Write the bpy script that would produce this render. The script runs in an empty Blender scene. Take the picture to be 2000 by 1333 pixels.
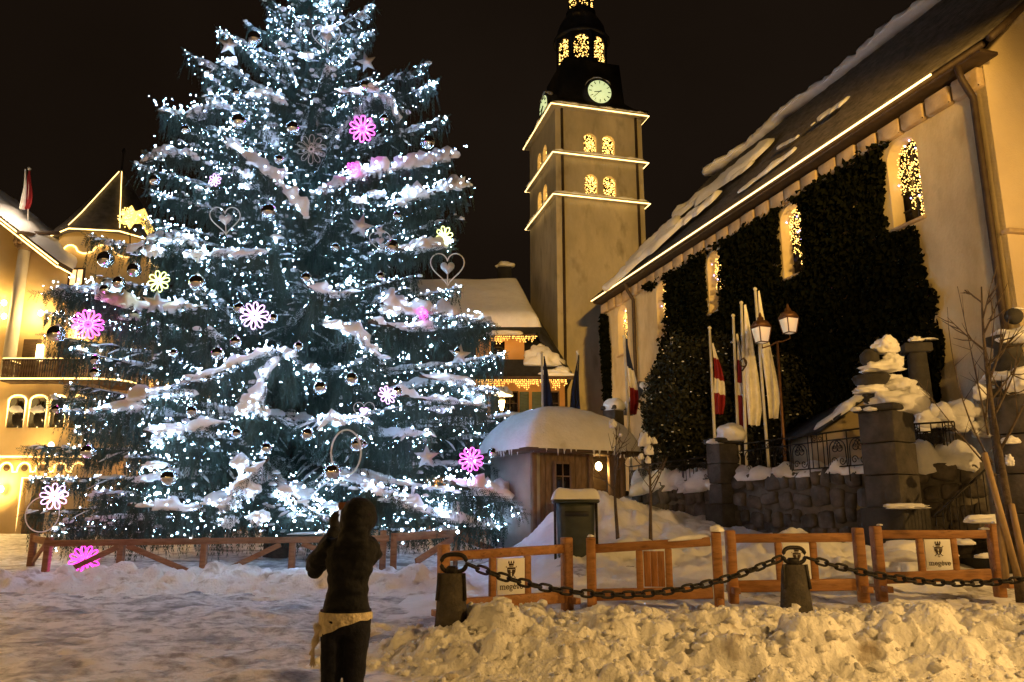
import bpy, math, random
import numpy as np
from mathutils import Vector, Matrix
random.seed(7); np.random.seed(7)
D = bpy.data
SC = bpy.context.scene
COL = SC.collection

# ---------------------------------------------------------------- camera, sky, exposure
F, CX, CY, PITCH, CAMZ = 1550.0, 1000.0, 666.5, math.radians(12.5), 1.55
cam_d = D.cameras.new('camera'); cam = D.objects.new('camera', cam_d); COL.objects.link(cam)
cam_d.sensor_width = 36; cam_d.lens = F / 2000 * 36; cam_d.clip_start = 0.05; cam_d.clip_end = 2000
cam.location = (0, 0, CAMZ); cam.rotation_euler = (math.radians(90) + PITCH, 0, 0)
SC.camera = cam
world = D.worlds.new('World'); SC.world = world; world.use_nodes = True
_bg = world.node_tree.nodes['Background']
_bg.inputs['Strength'].default_value = 0.0072   # overcast night sky, lit from below by the town
_wn, _wl = world.node_tree.nodes, world.node_tree.links
_tc = _wn.new('ShaderNodeTexCoord'); _nz = _wn.new('ShaderNodeTexNoise'); _nz.inputs['Scale'].default_value = 1.7; _nz.inputs['Detail'].default_value = 5
_cr = _wn.new('ShaderNodeValToRGB'); _cr.color_ramp.elements[0].color = (0.55, 0.30, 0.16, 1); _cr.color_ramp.elements[1].color = (1.35, 0.84, 0.52, 1); _cr.color_ramp.elements[0].position = .3; _cr.color_ramp.elements[1].position = .72
_wl.new(_tc.outputs['Generated'], _nz.inputs['Vector']); _wl.new(_nz.outputs['Fac'], _cr.inputs['Fac']); _wl.new(_cr.outputs['Color'], _bg.inputs['Color'])
SC.view_settings.view_transform = 'Standard'; SC.view_settings.look = 'None'
SC.view_settings.exposure = 0.2; SC.view_settings.gamma = 1.0
SC.render.engine = 'CYCLES'
cy = SC.cycles
cy.use_denoising = True; cy.max_bounces = 6; cy.diffuse_bounces = 3; cy.glossy_bounces = 3
cy.transmission_bounces = 4; cy.transparent_max_bounces = 8; cy.sample_clamp_indirect = 4.0
cy.caustics_reflective = False; cy.caustics_refractive = False
cy.use_light_tree = True

# lamps of the place, standing on the square behind and beside the photographer (posts are built further down)
SODIUM = (1.0, 0.55, 0.115)
LAMP_GOLD = (1.0, 0.565, 0.165)
LAMPS = [  # x, y, z, watts
    (6.6, 3.4, 4.8, 1450),
    (-12.0, 6.5, 4.2, 1150),
    (15.0, 7.5, 6.4, 3300),
    (-21.5, 24.0, 6.6, 2200),
]
FLOODS = [  # position, target, watts, cone degrees: floodlights on the masts of the square
    ((6.0, -14.0, 9.0), (5.6, 47.0, 17.0), 50000, 24),
    ((5.0, -13.0, 8.6), (8.2, 34.0, 10.5), 16000, 25),
]
def point_lamp(loc, watts, color, radius=0.12, parent=None):
    l = D.lights.new('bulb_light', 'POINT'); l.energy = watts; l.color = color; l.shadow_soft_size = radius
    o = D.objects.new('bulb_light', l); COL.objects.link(o); o.location = loc
    if parent: o.parent = parent; o.location = Vector(loc) - parent.location
    return o

# ---------------------------------------------------------------- picture <-> place
_c, _s = math.cos(PITCH), math.sin(PITCH)
def ray(px, py):
    x = (px - CX) / F; y = (CY - py) / F
    return np.array((x, _c - y * _s, _s + y * _c))
def at(px, py, Y):
    r = ray(px, py); return np.array((0, 0, CAMZ)) + r * (Y / r[1])
def at_z(px, py, z):
    r = ray(px, py); return np.array((0, 0, CAMZ)) + r * ((z - CAMZ) / r[2])
def on_plane(px, py, P0, N):
    r = ray(px, py); o = np.array((0, 0, CAMZ))
    return o + r * (np.dot(np.array(P0) - o, N) / np.dot(r, N))

# ---------------------------------------------------------------- noise
def _hash(ix, iy, iz, seed):
    h = (ix.astype(np.int64) * 374761393 + iy.astype(np.int64) * 668265263 + iz.astype(np.int64) * 1440662683 + seed * 1274126177) & 0xffffffff
    h = ((h ^ (h >> 13)) * 1274126177) & 0xffffffff
    h = ((h ^ (h >> 15)) * 2246822519) & 0xffffffff
    return ((h ^ (h >> 16)) & 0xffffff) / float(0xffffff)
def vn(P, seed=0):
    P = np.asarray(P, float); i = np.floor(P).astype(np.int64); f = P - i; f = f * f * (3 - 2 * f)
    r = 0
    for dx in (0, 1):
        for dy in (0, 1):
            for dz in (0, 1):
                w = (f[..., 0] if dx else 1 - f[..., 0]) * (f[..., 1] if dy else 1 - f[..., 1]) * (f[..., 2] if dz else 1 - f[..., 2])
                r = r + w * _hash(i[..., 0] + dx, i[..., 1] + dy, i[..., 2] + dz, seed)
    return r * 2 - 1
def fbm(P, octaves=4, seed=0):
    P = np.asarray(P, float); a, r = 1.0, 0
    for o in range(octaves):
        r = r + a * vn(P, seed + o * 17); P = P * 2.03 + 5.1; a *= 0.5
    return r
def sstep(a, b, x):
    t = np.clip((np.asarray(x, float) - a) / (b - a), 0, 1); return t * t * (3 - 2 * t)

# ---------------------------------------------------------------- materials
def mat(name, c1, c2=None, scale=6.0, rough=0.7, metal=0.0, bump=0.0, bscale=None, emit=None, es=0.0, detail=6.0, stretch=(1, 1, 1), spec=0.4, lo=0.35, hi=0.65, sss=0.0, dirt=None):
    m = D.materials.new(name); m.use_nodes = True; nt = m.node_tree; N = nt.nodes; L = nt.links
    b = N['Principled BSDF']
    b.inputs['Base Color'].default_value = (*c1, 1); b.inputs['Roughness'].default_value = rough
    b.inputs['Metallic'].default_value = metal; b.inputs['Specular IOR Level'].default_value = spec
    if sss:
        b.inputs['Subsurface Weight'].default_value = sss; b.inputs['Subsurface Radius'].default_value = (0.05, 0.06, 0.08); b.inputs['Subsurface Scale'].default_value = 0.6
    if c2 or bump:
        tc = N.new('ShaderNodeTexCoord'); mp = N.new('ShaderNodeMapping'); mp.inputs['Scale'].default_value = stretch
        L.new(tc.outputs['Object'], mp.inputs['Vector'])
    if c2:
        n = N.new('ShaderNodeTexNoise'); n.inputs['Scale'].default_value = scale; n.inputs['Detail'].default_value = detail; n.inputs['Roughness'].default_value = 0.62
        L.new(mp.outputs[0], n.inputs['Vector'])
        r = N.new('ShaderNodeValToRGB'); r.color_ramp.elements[0].position = lo; r.color_ramp.elements[1].position = hi
        r.color_ramp.elements[0].color = (*c1, 1); r.color_ramp.elements[1].color = (*c2, 1)
        L.new(n.outputs['Fac'], r.inputs['Fac']); out = r.outputs['Color']
        if dirt:   # (colour, scale, low, high): patches of another colour
            n2 = N.new('ShaderNodeTexNoise'); n2.inputs['Scale'].default_value = dirt[1]; n2.inputs['Detail'].default_value = 8
            L.new(mp.outputs[0], n2.inputs['Vector'])
            mr = N.new('ShaderNodeMapRange'); mr.inputs['From Min'].default_value = dirt[2]; mr.inputs['From Max'].default_value = dirt[3]
            L.new(n2.outputs['Fac'], mr.inputs['Value'])
            mx = N.new('ShaderNodeMix'); mx.data_type = 'RGBA'; mx.inputs[7].default_value = (*dirt[0], 1)
            L.new(mr.outputs[0], mx.inputs[0]); L.new(out, mx.inputs[6]); out = mx.outputs[2]
        L.new(out, b.inputs['Base Color'])
    if bump:
        n3 = N.new('ShaderNodeTexNoise'); n3.inputs['Scale'].default_value = bscale or scale * 3; n3.inputs['Detail'].default_value = 8
        L.new(mp.outputs[0], n3.inputs['Vector'])
        bp = N.new('ShaderNodeBump'); bp.inputs['Strength'].default_value = min(1, bump); bp.inputs['Distance'].default_value = 0.03 * max(1, bump)
        L.new(n3.outputs['Fac'], bp.inputs['Height']); L.new(bp.outputs[0], b.inputs['Normal'])
    if emit:
        b.inputs['Emission Color'].default_value = (*emit, 1); b.inputs['Emission Strength'].default_value = es
    return m
M = {}
M['snow'] = mat('snow', (0.80, 0.80, 0.82), (0.88, 0.88, 0.90), 3, 0.65, bump=0.5, bscale=14)
M['snow_bank'] = mat('snow_bank', (0.78, 0.77, 0.77), (0.90, 0.90, 0.90), 2.2, 0.7, bump=1.2, bscale=22, dirt=((0.34, 0.28, 0.22), 2.6, 0.56, 0.74))
M['ground'] = mat('trodden_snow', (0.26, 0.24, 0.24), (0.74, 0.72, 0.72), 4.5, 0.55, bump=1.0, bscale=14, stretch=(1, 1, 1), lo=0.36, hi=0.56, dirt=((0.09, 0.08, 0.08), 0.9, 0.53, 0.68))
M['plaster'] = mat('church_plaster', (0.44, 0.36, 0.22), (0.64, 0.55, 0.37), 0.8, 0.9, bump=0.5, bscale=18, detail=12, stretch=(1, 1, .5), dirt=((0.30, 0.24, 0.15), 1.2, .56, .8))
M['gable_plaster'] = mat('gable_plaster', (0.60, 0.48, 0.30), (0.70, 0.57, 0.36), 0.5, 0.9, bump=0.3, bscale=25, detail=9)
M['tower_plaster'] = mat('tower_plaster', (0.36, 0.32, 0.22), (0.64, 0.57, 0.41), 0.5, 0.9, bump=0.5, bscale=9, detail=12, stretch=(1, 1, .45), lo=.3, hi=.7, dirt=((0.26, 0.22, 0.14), 1.4, .56, .8))
M['stone'] = mat('frieze_stone', (0.36, 0.27, 0.17), (0.55, 0.42, 0.27), 2.0, 0.9, bump=0.6, bscale=12)
M['slate'] = mat('slate', (0.045, 0.038, 0.032), (0.11, 0.094, 0.078), 2.5, 0.8, bump=0.3)
M['dark_roof'] = mat('dark_roof', (0.018, 0.018, 0.020), (0.04, 0.04, 0.045), 2.0, 0.6)
M['iron'] = mat('iron', (0.015, 0.014, 0.013), (0.04, 0.034, 0.03), 20, 0.55, 0.6)
M['pipe'] = mat('drain_pipe', (0.035, 0.022, 0.014), (0.06, 0.04, 0.025), 5, 0.6, 0.3)
M['pane'] = mat('dark_glass', (0.012, 0.010, 0.008), rough=0.15)
M['rope'] = mat('rope_light', (1, 0.8, 0.5), emit=(1.0, 0.66, 0.24), es=4.2)
M['rope_soft'] = mat('rope_light_dim', (1, 0.8, 0.5), emit=(1.0, 0.64, 0.20), es=4.0)
M['gold_led'] = mat('gold_led', (1, 0.8, 0.4), emit=(1.0, 0.56, 0.13), es=4.4)
M['warm_led'] = mat('icicle_led', (1, 0.7, 0.3), emit=(1.0, 0.50, 0.10), es=4.0)
M['violet_led'] = mat('violet_led', (0.6, 0.5, 1), emit=(0.55, 0.45, 1.0), es=8.0)
M['led'] = mat('cool_led', (0.8, 0.9, 1), emit=(0.42, 0.66, 1.0), es=108.0)
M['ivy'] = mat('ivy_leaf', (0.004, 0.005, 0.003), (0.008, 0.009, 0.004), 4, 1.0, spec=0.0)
M['clock'] = mat('clock_dial', (0.8, 0.85, 0.6), emit=(0.80, 0.90, 0.42), es=0.75)
M['black'] = mat('black_paint', (0.01, 0.01, 0.01), rough=0.5)

# ---------------------------------------------------------------- mesh builder
class MB:
    def __init__(s): s.v = []; s.f = []; s.n = 0
    def add(s, V, Fc):
        V = np.asarray(V, float).reshape(-1, 3); s.v.append(V)
        s.f.append((np.asarray(Fc, np.int64) + s.n) if isinstance(Fc, np.ndarray) else [tuple(i + s.n for i in f) for f in Fc]); s.n += len(V); return s
    def hexa(s, P):  # 8 points: bottom ring, top ring
        return s.add(P, [(3, 2, 1, 0), (4, 5, 6, 7), (0, 1, 5, 4), (1, 2, 6, 5), (2, 3, 7, 6), (3, 0, 4, 7)])
    def box(s, c, d, R=None, taper=1.0):
        h = np.array(d) / 2
        P = np.array([(-1, -1, -1), (1, -1, -1), (1, 1, -1), (-1, 1, -1), (-1, -1, 1), (1, -1, 1), (1, 1, 1), (-1, 1, 1)], float)
        P[4:, :2] *= taper; P = P * h
        if R is not None: P = P @ np.asarray(R).T
        return s.hexa(P + np.array(c))
    def bbox(s, c, d, R=None, b=0.01):  # box with chamfered edges
        h = np.array(d) / 2; b = min(b, h.min() * 0.6); V = []
        for sz in (-1, 1):
            for (sx, sy) in ((-1, -1), (1, -1), (1, 1), (-1, 1)):
                V += [(sx * (h[0] - b), sy * (h[1] - b), sz * h[2]), (sx * h[0], sy * (h[1] - b), sz * (h[2] - b)), (sx * (h[0] - b), sy * h[1], sz * (h[2] - b))]
        V = np.array(V); q = lambda z, k, t: (z * 4 + k) * 3 + t
        Fc = [tuple(q(0, k, 0) for k in (3, 2, 1, 0)), tuple(q(1, k, 0) for k in range(4))]
        for (k, l, t) in ((0, 1, 2), (1, 2, 1), (2, 3, 2), (3, 0, 1)):
            Fc += [(q(0, k, t), q(0, l, t), q(1, l, t), q(1, k, t)), (q(0, k, 0), q(0, l, 0), q(0, l, t), q(0, k, t)), (q(1, k, t), q(1, l, t), q(1, l, 0), q(1, k, 0))]
        for k in range(4):
            t1, t2 = (1, 2) if k in (0, 2) else (2, 1)
            Fc += [(q(0, k, t1), q(0, k, t2), q(1, k, t2), q(1, k, t1)), (q(0, k, 0), q(0, k, 2), q(0, k, 1)), (q(1, k, 0), q(1, k, 1), q(1, k, 2))]
        if R is not None: V = V @ np.asarray(R).T
        return s.add(V + np.array(c), Fc)
    def tube(s, path, rad, n=6, cap=True, closed=False):
        P = np.asarray(path, float); k = len(P)
        rad = np.full(k, rad, float) if np.isscalar(rad) else np.asarray(rad, float)
        T = np.roll(P, -1, 0) - np.roll(P, 1, 0) if closed else np.gradient(P, axis=0)
        T /= np.maximum(np.linalg.norm(T, axis=1), 1e-9)[:, None]
        ref = np.array((0, 0, 1.0)) if abs(T[:, 2]).mean() < 0.8 else np.array((0, 1.0, 0))
        A = np.cross(T, ref); A /= np.maximum(np.linalg.norm(A, axis=1), 1e-9)[:, None]; B = np.cross(T, A)
        a = np.linspace(0, 2 * np.pi, n, endpoint=False)
        V = P[:, None] + rad[:, None, None] * (np.cos(a)[None, :, None] * A[:, None] + np.sin(a)[None, :, None] * B[:, None])
        Fc = []
        for i in range(k if closed else k - 1):
            j = (i + 1) % k
            for q in range(n): Fc.append((i * n + q, j * n + q, j * n + (q + 1) % n, i * n + (q + 1) % n))
        if cap and not closed: Fc += [tuple(range(n)), tuple((k - 1) * n + q for q in range(n - 1, -1, -1))]
        return s.add(V.reshape(-1, 3), Fc)
    def lathe(s, prof, n, c=(0, 0, 0), rot=0.0, sx=1.0, sy=1.0):
        a = np.linspace(0, 2 * np.pi, n, endpoint=False) + rot; k = len(prof)
        V = np.array([[(r * math.cos(t) * sx, r * math.sin(t) * sy, z) for t in a] for r, z in prof]).reshape(-1, 3) + np.array(c)
        Fc = [(i * n + q, i * n + (q + 1) % n, (i + 1) * n + (q + 1) % n, (i + 1) * n + q) for i in range(k - 1) for q in range(n)]
        Fc += [tuple(range(n - 1, -1, -1)), tuple((k - 1) * n + q for q in range(n))]
        return s.add(V, Fc)
    def prism(s, poly, O, U, V_, depth):  # poly in (u,v) of frame O,U,V; extruded by vector depth
        O, U, V_, depth = map(lambda q: np.asarray(q, float), (O, U, V_, depth)); n = len(poly)
        A = np.array([O + p[0] * U + p[1] * V_ for p in poly]); P = np.vstack((A, A + depth))
        Fc = [tuple(range(n)), tuple(range(2 * n - 1, n - 1, -1))] + [(i, i + n, (i + 1) % n + n, (i + 1) % n) for i in range(n)]
        return s.add(P, Fc)
    def grid(s, P, flip=False):  # P[i,j,3]
        a, b = P.shape[:2]; idx = np.arange(a * b).reshape(a, b)
        q = np.stack((idx[:-1, :-1], idx[1:, :-1], idx[1:, 1:], idx[:-1, 1:]), -1).reshape(-1, 4)
        return s.add(P.reshape(-1, 3), q[:, ::-1].copy() if flip else q)
    def soup(s, T):  # T[n,k,3]
        T = np.asarray(T, float); n, k = T.shape[:2]
        return s.add(T.reshape(-1, 3), np.arange(n * k).reshape(n, k))
    def octas(s, P, r):  # tiny bulbs
        P = np.asarray(P, float).reshape(-1, 3); n = len(P); r = np.broadcast_to(np.asarray(r, float), (n,))
        d = np.array([(1, 0, 0), (-1, 0, 0), (0, 1, 0), (0, -1, 0), (0, 0, 1), (0, 0, -1)], float)
        V = P[:, None] + d[None] * r[:, None, None]
        f = np.array([(0, 2, 4), (2, 1, 4), (1, 3, 4), (3, 0, 4), (2, 0, 5), (1, 2, 5), (3, 1, 5), (0, 3, 5)])
        return s.add(V.reshape(-1, 3), (f[None] + (np.arange(n) * 6)[:, None, None]).reshape(-1, 3))
    def mesh(s, name, off=(0, 0, 0), smooth=False):
        V = np.vstack(s.v) - np.asarray(off, float)
        me = D.meshes.new(name); me.vertices.add(len(V)); me.vertices.foreach_set('co', V.astype(np.float32).ravel())
        loops, tot = [], []
        for f in s.f:
            if isinstance(f, np.ndarray): loops.append(f.ravel()); tot.append(np.full(len(f), f.shape[1]))
            else: loops.append(np.array([i for t in f for i in t])); tot.append(np.array([len(t) for t in f]))
        loops = np.concatenate(loops).astype(np.int32); tot = np.concatenate(tot).astype(np.int32)
        me.loops.add(len(loops)); me.loops.foreach_set('vertex_index', loops)
        me.polygons.add(len(tot)); me.polygons.foreach_set('loop_start', (np.cumsum(tot) - tot).astype(np.int32))
        if smooth: me.polygons.foreach_set('use_smooth', np.ones(len(tot), bool))
        me.update(calc_edges=True); me.validate(); return me
    def build(s, name, material, parent=None, smooth=False, **k):
        V = np.vstack(s.v)
        off = np.array(parent.matrix_world.translation if parent.parent is None else WLOC[parent]) if parent else np.array((*((V.min(0) + V.max(0)) / 2)[:2], V[:, 2].min()))
        if parent: off = WLOC[parent]
        me = s.mesh(name, off, smooth); me.materials.append(M[material] if isinstance(material, str) else material)
        return link(name, me, parent, off if not parent else (0, 0, 0), **k)
WLOC = {}
def link(name, me, parent=None, loc=(0, 0, 0), label=None, cat=None, group=None, kind=None):
    o = D.objects.new(name, me); COL.objects.link(o); o.location = loc; o.parent = parent
    WLOC[o] = np.array(loc, float) + (WLOC[parent] if parent else 0)
    if label: o['label'] = label
    if cat: o['category'] = cat
    if group: o['group'] = group
    if kind: o['kind'] = kind
    return o
def thing(name, loc, label, cat, group=None, kind=None):
    return link(name, None, None, tuple(map(float, loc)), label, cat, group, kind)
def rotz(a): return np.array(((math.cos(a), -math.sin(a), 0), (math.sin(a), math.cos(a), 0), (0, 0, 1)))
def frame_R(z, x=(1, 0, 0)):
    z = np.asarray(z, float); z = z / np.linalg.norm(z); x = np.asarray(x, float); x = x - z * np.dot(x, z); x /= np.linalg.norm(x)
    return np.stack((x, np.cross(z, x), z), 1)
def beam(mb, a, b, w, h, bev=0.008, up=(0, 0, 1)):  # squared timber from a to b
    a, b = np.asarray(a, float), np.asarray(b, float); d = b - a; L = np.linalg.norm(d); x = d / L
    up = np.asarray(up, float)
    if abs(np.dot(up, x)) > 0.95: up = np.array((0, 1.0, 0))
    y = np.cross(up, x); y /= np.linalg.norm(y); z = np.cross(x, y)
    return mb.bbox((a + b) / 2, (L, w, h), np.stack((x, y, z), 1), bev)

# icosphere for snow lumps
def _ico(sub):
    t = (1 + 5 ** 0.5) / 2
    V = [(-1, t, 0), (1, t, 0), (-1, -t, 0), (1, -t, 0), (0, -1, t), (0, 1, t), (0, -1, -t), (0, 1, -t), (t, 0, -1), (t, 0, 1), (-t, 0, -1), (-t, 0, 1)]
    V = [np.array(v) / np.linalg.norm(v) for v in V]
    Fc = [(0, 11, 5), (0, 5, 1), (0, 1, 7), (0, 7, 10), (0, 10, 11), (1, 5, 9), (5, 11, 4), (11, 10, 2), (10, 7, 6), (7, 1, 8), (3, 9, 4), (3, 4, 2), (3, 2, 6), (3, 6, 8), (3, 8, 9), (4, 9, 5), (2, 4, 11), (6, 2, 10), (8, 6, 7), (9, 8, 1)]
    for _ in range(sub):
        c = {}; nf = []
        def mid(a, b):
            k = (min(a, b), max(a, b))
            if k not in c: m = V[a] + V[b]; V.append(m / np.linalg.norm(m)); c[k] = len(V) - 1
            return c[k]
        for a, b, d in Fc:
            x, y, z = mid(a, b), mid(b, d), mid(d, a); nf += [(a, x, z), (b, y, x), (d, z, y), (x, y, z)]
        Fc = nf
    return np.array(V), np.array(Fc)
ICO = {k: _ico(k) for k in (1, 2, 3, 4)}
def blob(mb, c, r, seed=0, sub=3, amp=0.25, flat=-0.25, fr=1.6, R=None):
    """a lump of snow: rounded, uneven, cut flat underneath"""
    V, Fc = ICO[sub]; V = V.copy()
    n = fbm(V * fr + seed * 3.7, 3, seed); V = V * (1 + amp * n)[:, None]
    low = V[:, 2] < flat; V[low, 2] = flat + (V[low, 2] - flat) * 0.15
    V = V * np.asarray(r, float)
    if R is not None: V = V @ np.asarray(R).T
    return mb.add(V + np.asarray(c, float), Fc)
def snow_ridge(mb, path, w, h, n=8, seed=0, amp=0.35, taper=True, fr=3.0):
    """snow lying along a rail or bough: half-round, uneven"""
    P = np.asarray(path, float); k = len(P)
    w = np.broadcast_to(np.asarray(w, float), (k,)); h = np.broadcast_to(np.asarray(h, float), (k,))
    T = np.gradient(P, axis=0); T /= np.maximum(np.linalg.norm(T, axis=1), 1e-9)[:, None]
    S = np.cross(T, (0, 0, 1.0)); S /= np.maximum(np.linalg.norm(S, axis=1), 1e-6)[:, None]; U = np.cross(S, T)
    a = np.linspace(-0.12, 1.12, n) * np.pi
    e = np.ones(k)
    if taper:
        t = np.linspace(0, 1, k); e = np.sqrt(np.clip(np.minimum(t, 1 - t) * k / 2.0, 0.08, 1))
    V = P[:, None] + (w * e)[:, None, None] * np.cos(a)[None, :, None] * S[:, None] + (h * e)[:, None, None] * np.sin(a)[None, :, None] * U[:, None]
    nz = fbm(V * fr + seed, 3, seed)
    V = P[:, None] + (V - P[:, None]) * (1 + amp * nz)[..., None]
    idx = np.arange(k * n).reshape(k, n)
    q = np.stack((idx[:-1], np.roll(idx, -1, 1)[:-1], np.roll(idx, -1, 1)[1:], idx[1:]), -1).reshape(-1, 4)
    mb.add(V.reshape(-1, 3), q)
    mb.add(np.vstack((V[0], V[-1])), [tuple(range(n)), tuple(range(2 * n - 1, n - 1, -1))])
    return mb
def snow_sheet(mb, P, N, th, seed=0, edge=3, amp=0.25, fr=1.2, mask=None, under=0.02):
    """a blanket of snow over a surface grid P[i,j,3] with normal N; rounded edges"""
    a, b = P.shape[:2]; N = np.asarray(N, float)
    i = np.minimum(np.arange(a), np.arange(a)[::-1])[:, None]; j = np.minimum(np.arange(b), np.arange(b)[::-1])[None]
    e = np.sqrt(np.clip(1 - (1 - np.clip(np.minimum(i, j) / edge, 0, 1)) ** 2, 0, 1))
    t = th * e * (1 + amp * fbm(P * fr + seed, 3, seed))
    if mask is not None: t = t * mask
    top = P + N * (t + under)[..., None]
    mb.grid(top)
    bot = P + N * (under * 0.5)
    mb.grid(bot, True)
    ring = [(0, q) for q in range(b)] + [(p, b - 1) for p in range(1, a)] + [(a - 1, q) for q in range(b - 2, -1, -1)] + [(p, 0) for p in range(a - 2, 0, -1)]
    k = len(ring); R = np.array([top[r] for r in ring] + [bot[r] for r in ring])
    mb.add(R, [(q, (q + 1) % k, (q + 1) % k + k, q + k) for q in range(k)])
    return mb
# ---------------------------------------------------------------- the ground
def g(x, y):
    x = np.asarray(x, float); y = np.asarray(y, float); r = x / np.maximum(y, 1.0)
    wr = sstep(-0.05, 0.07, r)
    zr = np.interp(y, [0, 11, 12.5, 17, 20, 24, 27, 60], [0, 0, 0.16, 0.65, 1.05, 1.75, 2.3, 2.6])
    zl = np.interp(y, [0, 18, 38, 60], [0, 0, 0.8, 1.1])
    return zl * (1 - wr) + zr * wr
def gz(x, y): return float(g(x, y))
xs = np.concatenate((np.linspace(-150, -17, 18), np.arange(-16.5, 13, 0.075), np.linspace(13.5, 150, 18)))
ys = np.concatenate((np.linspace(-80, 4, 16), np.arange(4.6, 20, 0.06), np.arange(20, 30, .2), np.linspace(30.5, 180, 22)))
X, Y = np.meshgrid(xs, ys, indexing='ij'); Pz = g(X, Y)
q3 = np.stack((X, Y, X * 0), -1)
nearm = sstep(3, 6, Y) * (1 - sstep(17, 24, Y))
Pz = Pz + nearm * (0.045 * fbm(q3 * 1.5, 3, 3) - 0.05 * np.abs(fbm(q3 * 2.6, 4, 14)) + 0.02)  + 0.05 * np.clip(fbm(q3 * 0.5, 3, 9), -1, 1) * sstep(9, 14, np.abs(Y))
MB().grid(np.stack((X, Y, Pz), -1)).build('ground', 'ground', smooth=True, kind='structure')

def lumpy(xr, yr, step, base, n, rad, seed, jag=0.5):
    """a bank of shovelled snow: height field base(x,y) with lumps of many sizes thrown on it"""
    rs = np.random.RandomState(seed)
    ax = np.arange(xr[0], xr[1], step); ay = np.arange(yr[0], yr[1], step)
    X, Y = np.meshgrid(ax, ay, indexing='ij'); B = base(X, Y)
    q = np.stack((X, Y, X * 0), -1)
    Z = B + np.clip(B, 0, 0.25) * (0.6 * fbm(q * 2.2, 4, seed) - 0.5 * np.abs(fbm(q * 5, 4, seed + 5)) + .2)
    cx = rs.uniform(xr[0], xr[1], n); cyy = rs.uniform(yr[0], yr[1], n)
    rr = rad[0] * (rad[1] / rad[0]) ** (rs.uniform(0, 1, n) ** 2.6)
    bb = base(cx, cyy); Z0 = Z.copy()
    for k in np.argsort(-rr):
        r = rr[k]
        if bb[k] < 0.03 or r > 0.16 + bb[k] * 0.9: continue
        i0, i1 = int((cx[k] - r - xr[0]) / step), int((cx[k] + r - xr[0]) / step) + 2
        j0, j1 = int((cyy[k] - r - yr[0]) / step), int((cyy[k] + r - yr[0]) / step) + 2
        i0, j0 = max(i0, 0), max(j0, 0); sx, sy = X[i0:i1, j0:j1], Y[i0:i1, j0:j1]
        if sx.size == 0: continue
        an = rs.uniform(0, np.pi); el = rs.uniform(0.6, 1.0); dx, dy = sx - cx[k], sy - cyy[k]
        d2 = ((dx * math.cos(an) + dy * math.sin(an)) ** 2 + ((-dx * math.sin(an) + dy * math.cos(an)) / el) ** 2)
        d2 = d2 * (1 + jag * vn(np.stack((sx * 2.2 / r, sy * 2.2 / r, sx * 0 + k), -1), seed))
        ci, cj = min(int((cx[k] - xr[0]) / step), Z.shape[0] - 1), min(int((cyy[k] - yr[0]) / step), Z.shape[1] - 1)
        zc_ = Z0[ci, cj]; fl = rs.uniform(.5, 1.0)
        top = zc_ - r * fl * .45 + np.sqrt(np.clip(r * r - d2, 0, None)) * fl
        Z[i0:i1, j0:j1] = np.where(d2 < r * r, np.maximum(Z[i0:i1, j0:j1], top), Z[i0:i1, j0:j1])
    for _ in range(2):
        Zp = np.pad(Z, 1, mode='edge'); Z = (Zp[:-2, 1:-1] + Zp[2:, 1:-1] + Zp[1:-1, :-2] + Zp[1:-1, 2:] + 2 * Z) / 6
    Z = Z + (0.030 * fbm(q * 6, 4, seed + 2) * np.clip(B * 5, 0, 1) + 0.016 * fbm(q * 17, 3, seed + 9) - 0.010 * np.abs(fbm(q * 31, 2, seed + 3))) * (B > 0.01)
    Z = np.where(B > -0.02, Z, -0.10) + g(X, Y)
    return np.stack((X, Y, Z), -1)
# the bank in front of the chain: crest height along x, spreads to the near road
def bank_front(x, y):
    crest = np.interp(x, [-1.9, -1.2, -0.3, 0.4, 1.2, 2.0, 2.8, 3.6, 4.6, 6, 8, 11], [0, 0.14, 0.29, 0.36, 0.40, 0.38, 0.36, 0.30, 0.40, 0.43, 0.42, 0.42])
    near = np.interp(x, [-1.9, -0.5, 2, 4, 11], [8.9, 7.9, 7.55, 7.7, 7.9])
    peak = np.interp(x, [-1.9, 0, 3, 11], [9.8, 9.3, 9.4, 9.6])
    up = sstep(0, 1, (y - near) / (peak - near)); dn = 1 - 0.9 * sstep(9.8, 11.4, y)
    return crest * up ** 0.8 * dn * sstep(-1.9, -1.0, x) - 0.04 * (y < near)
FB_ = lumpy((-2.2, 9.2), (7.0, 12.6), 0.022, bank_front, 2300, (0.05, 0.40), 11, 0.8)
MB().grid(FB_).build('snow_bank', 'snow_bank', smooth=True, kind='stuff',
    label='broad lumpy bank of shovelled snow under the iron chain', cat='snow')
# the ridge along the tree's fence
def crumbs(P, n, r, seed, zmin=0.0):
    """loose clods lying on a bank"""
    rs = np.random.RandomState(seed); mb = MB(); a, b = P.shape[:2]; V, Fc = ICO[1]
    for k in range(n):
        i, j = rs.randint(2, a - 2), rs.randint(2, b - 2); p = P[i, j]
        if p[2] - g(p[0], p[1]) < zmin: continue
        q = r[0] * (r[1] / r[0]) ** (rs.uniform() ** 2.2); W = V * (1 + .35 * rs.uniform(-1, 1, (len(V), 1))) * np.array((rs.uniform(.7, 1.3), rs.uniform(.7, 1.3), rs.uniform(.5, .9))) * q
        mb.add(W + p + V3_(0, 0, q * .3), Fc)
    return mb
def V3_(*a): return np.array(a, float)
crumbs(FB_, 3600, (.010, .08), 4, -.005).build('snow_clods', 'snow_bank', smooth=True, kind='stuff', label='loose clods of snow scattered over the bank under the chain', cat='snow')
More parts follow.
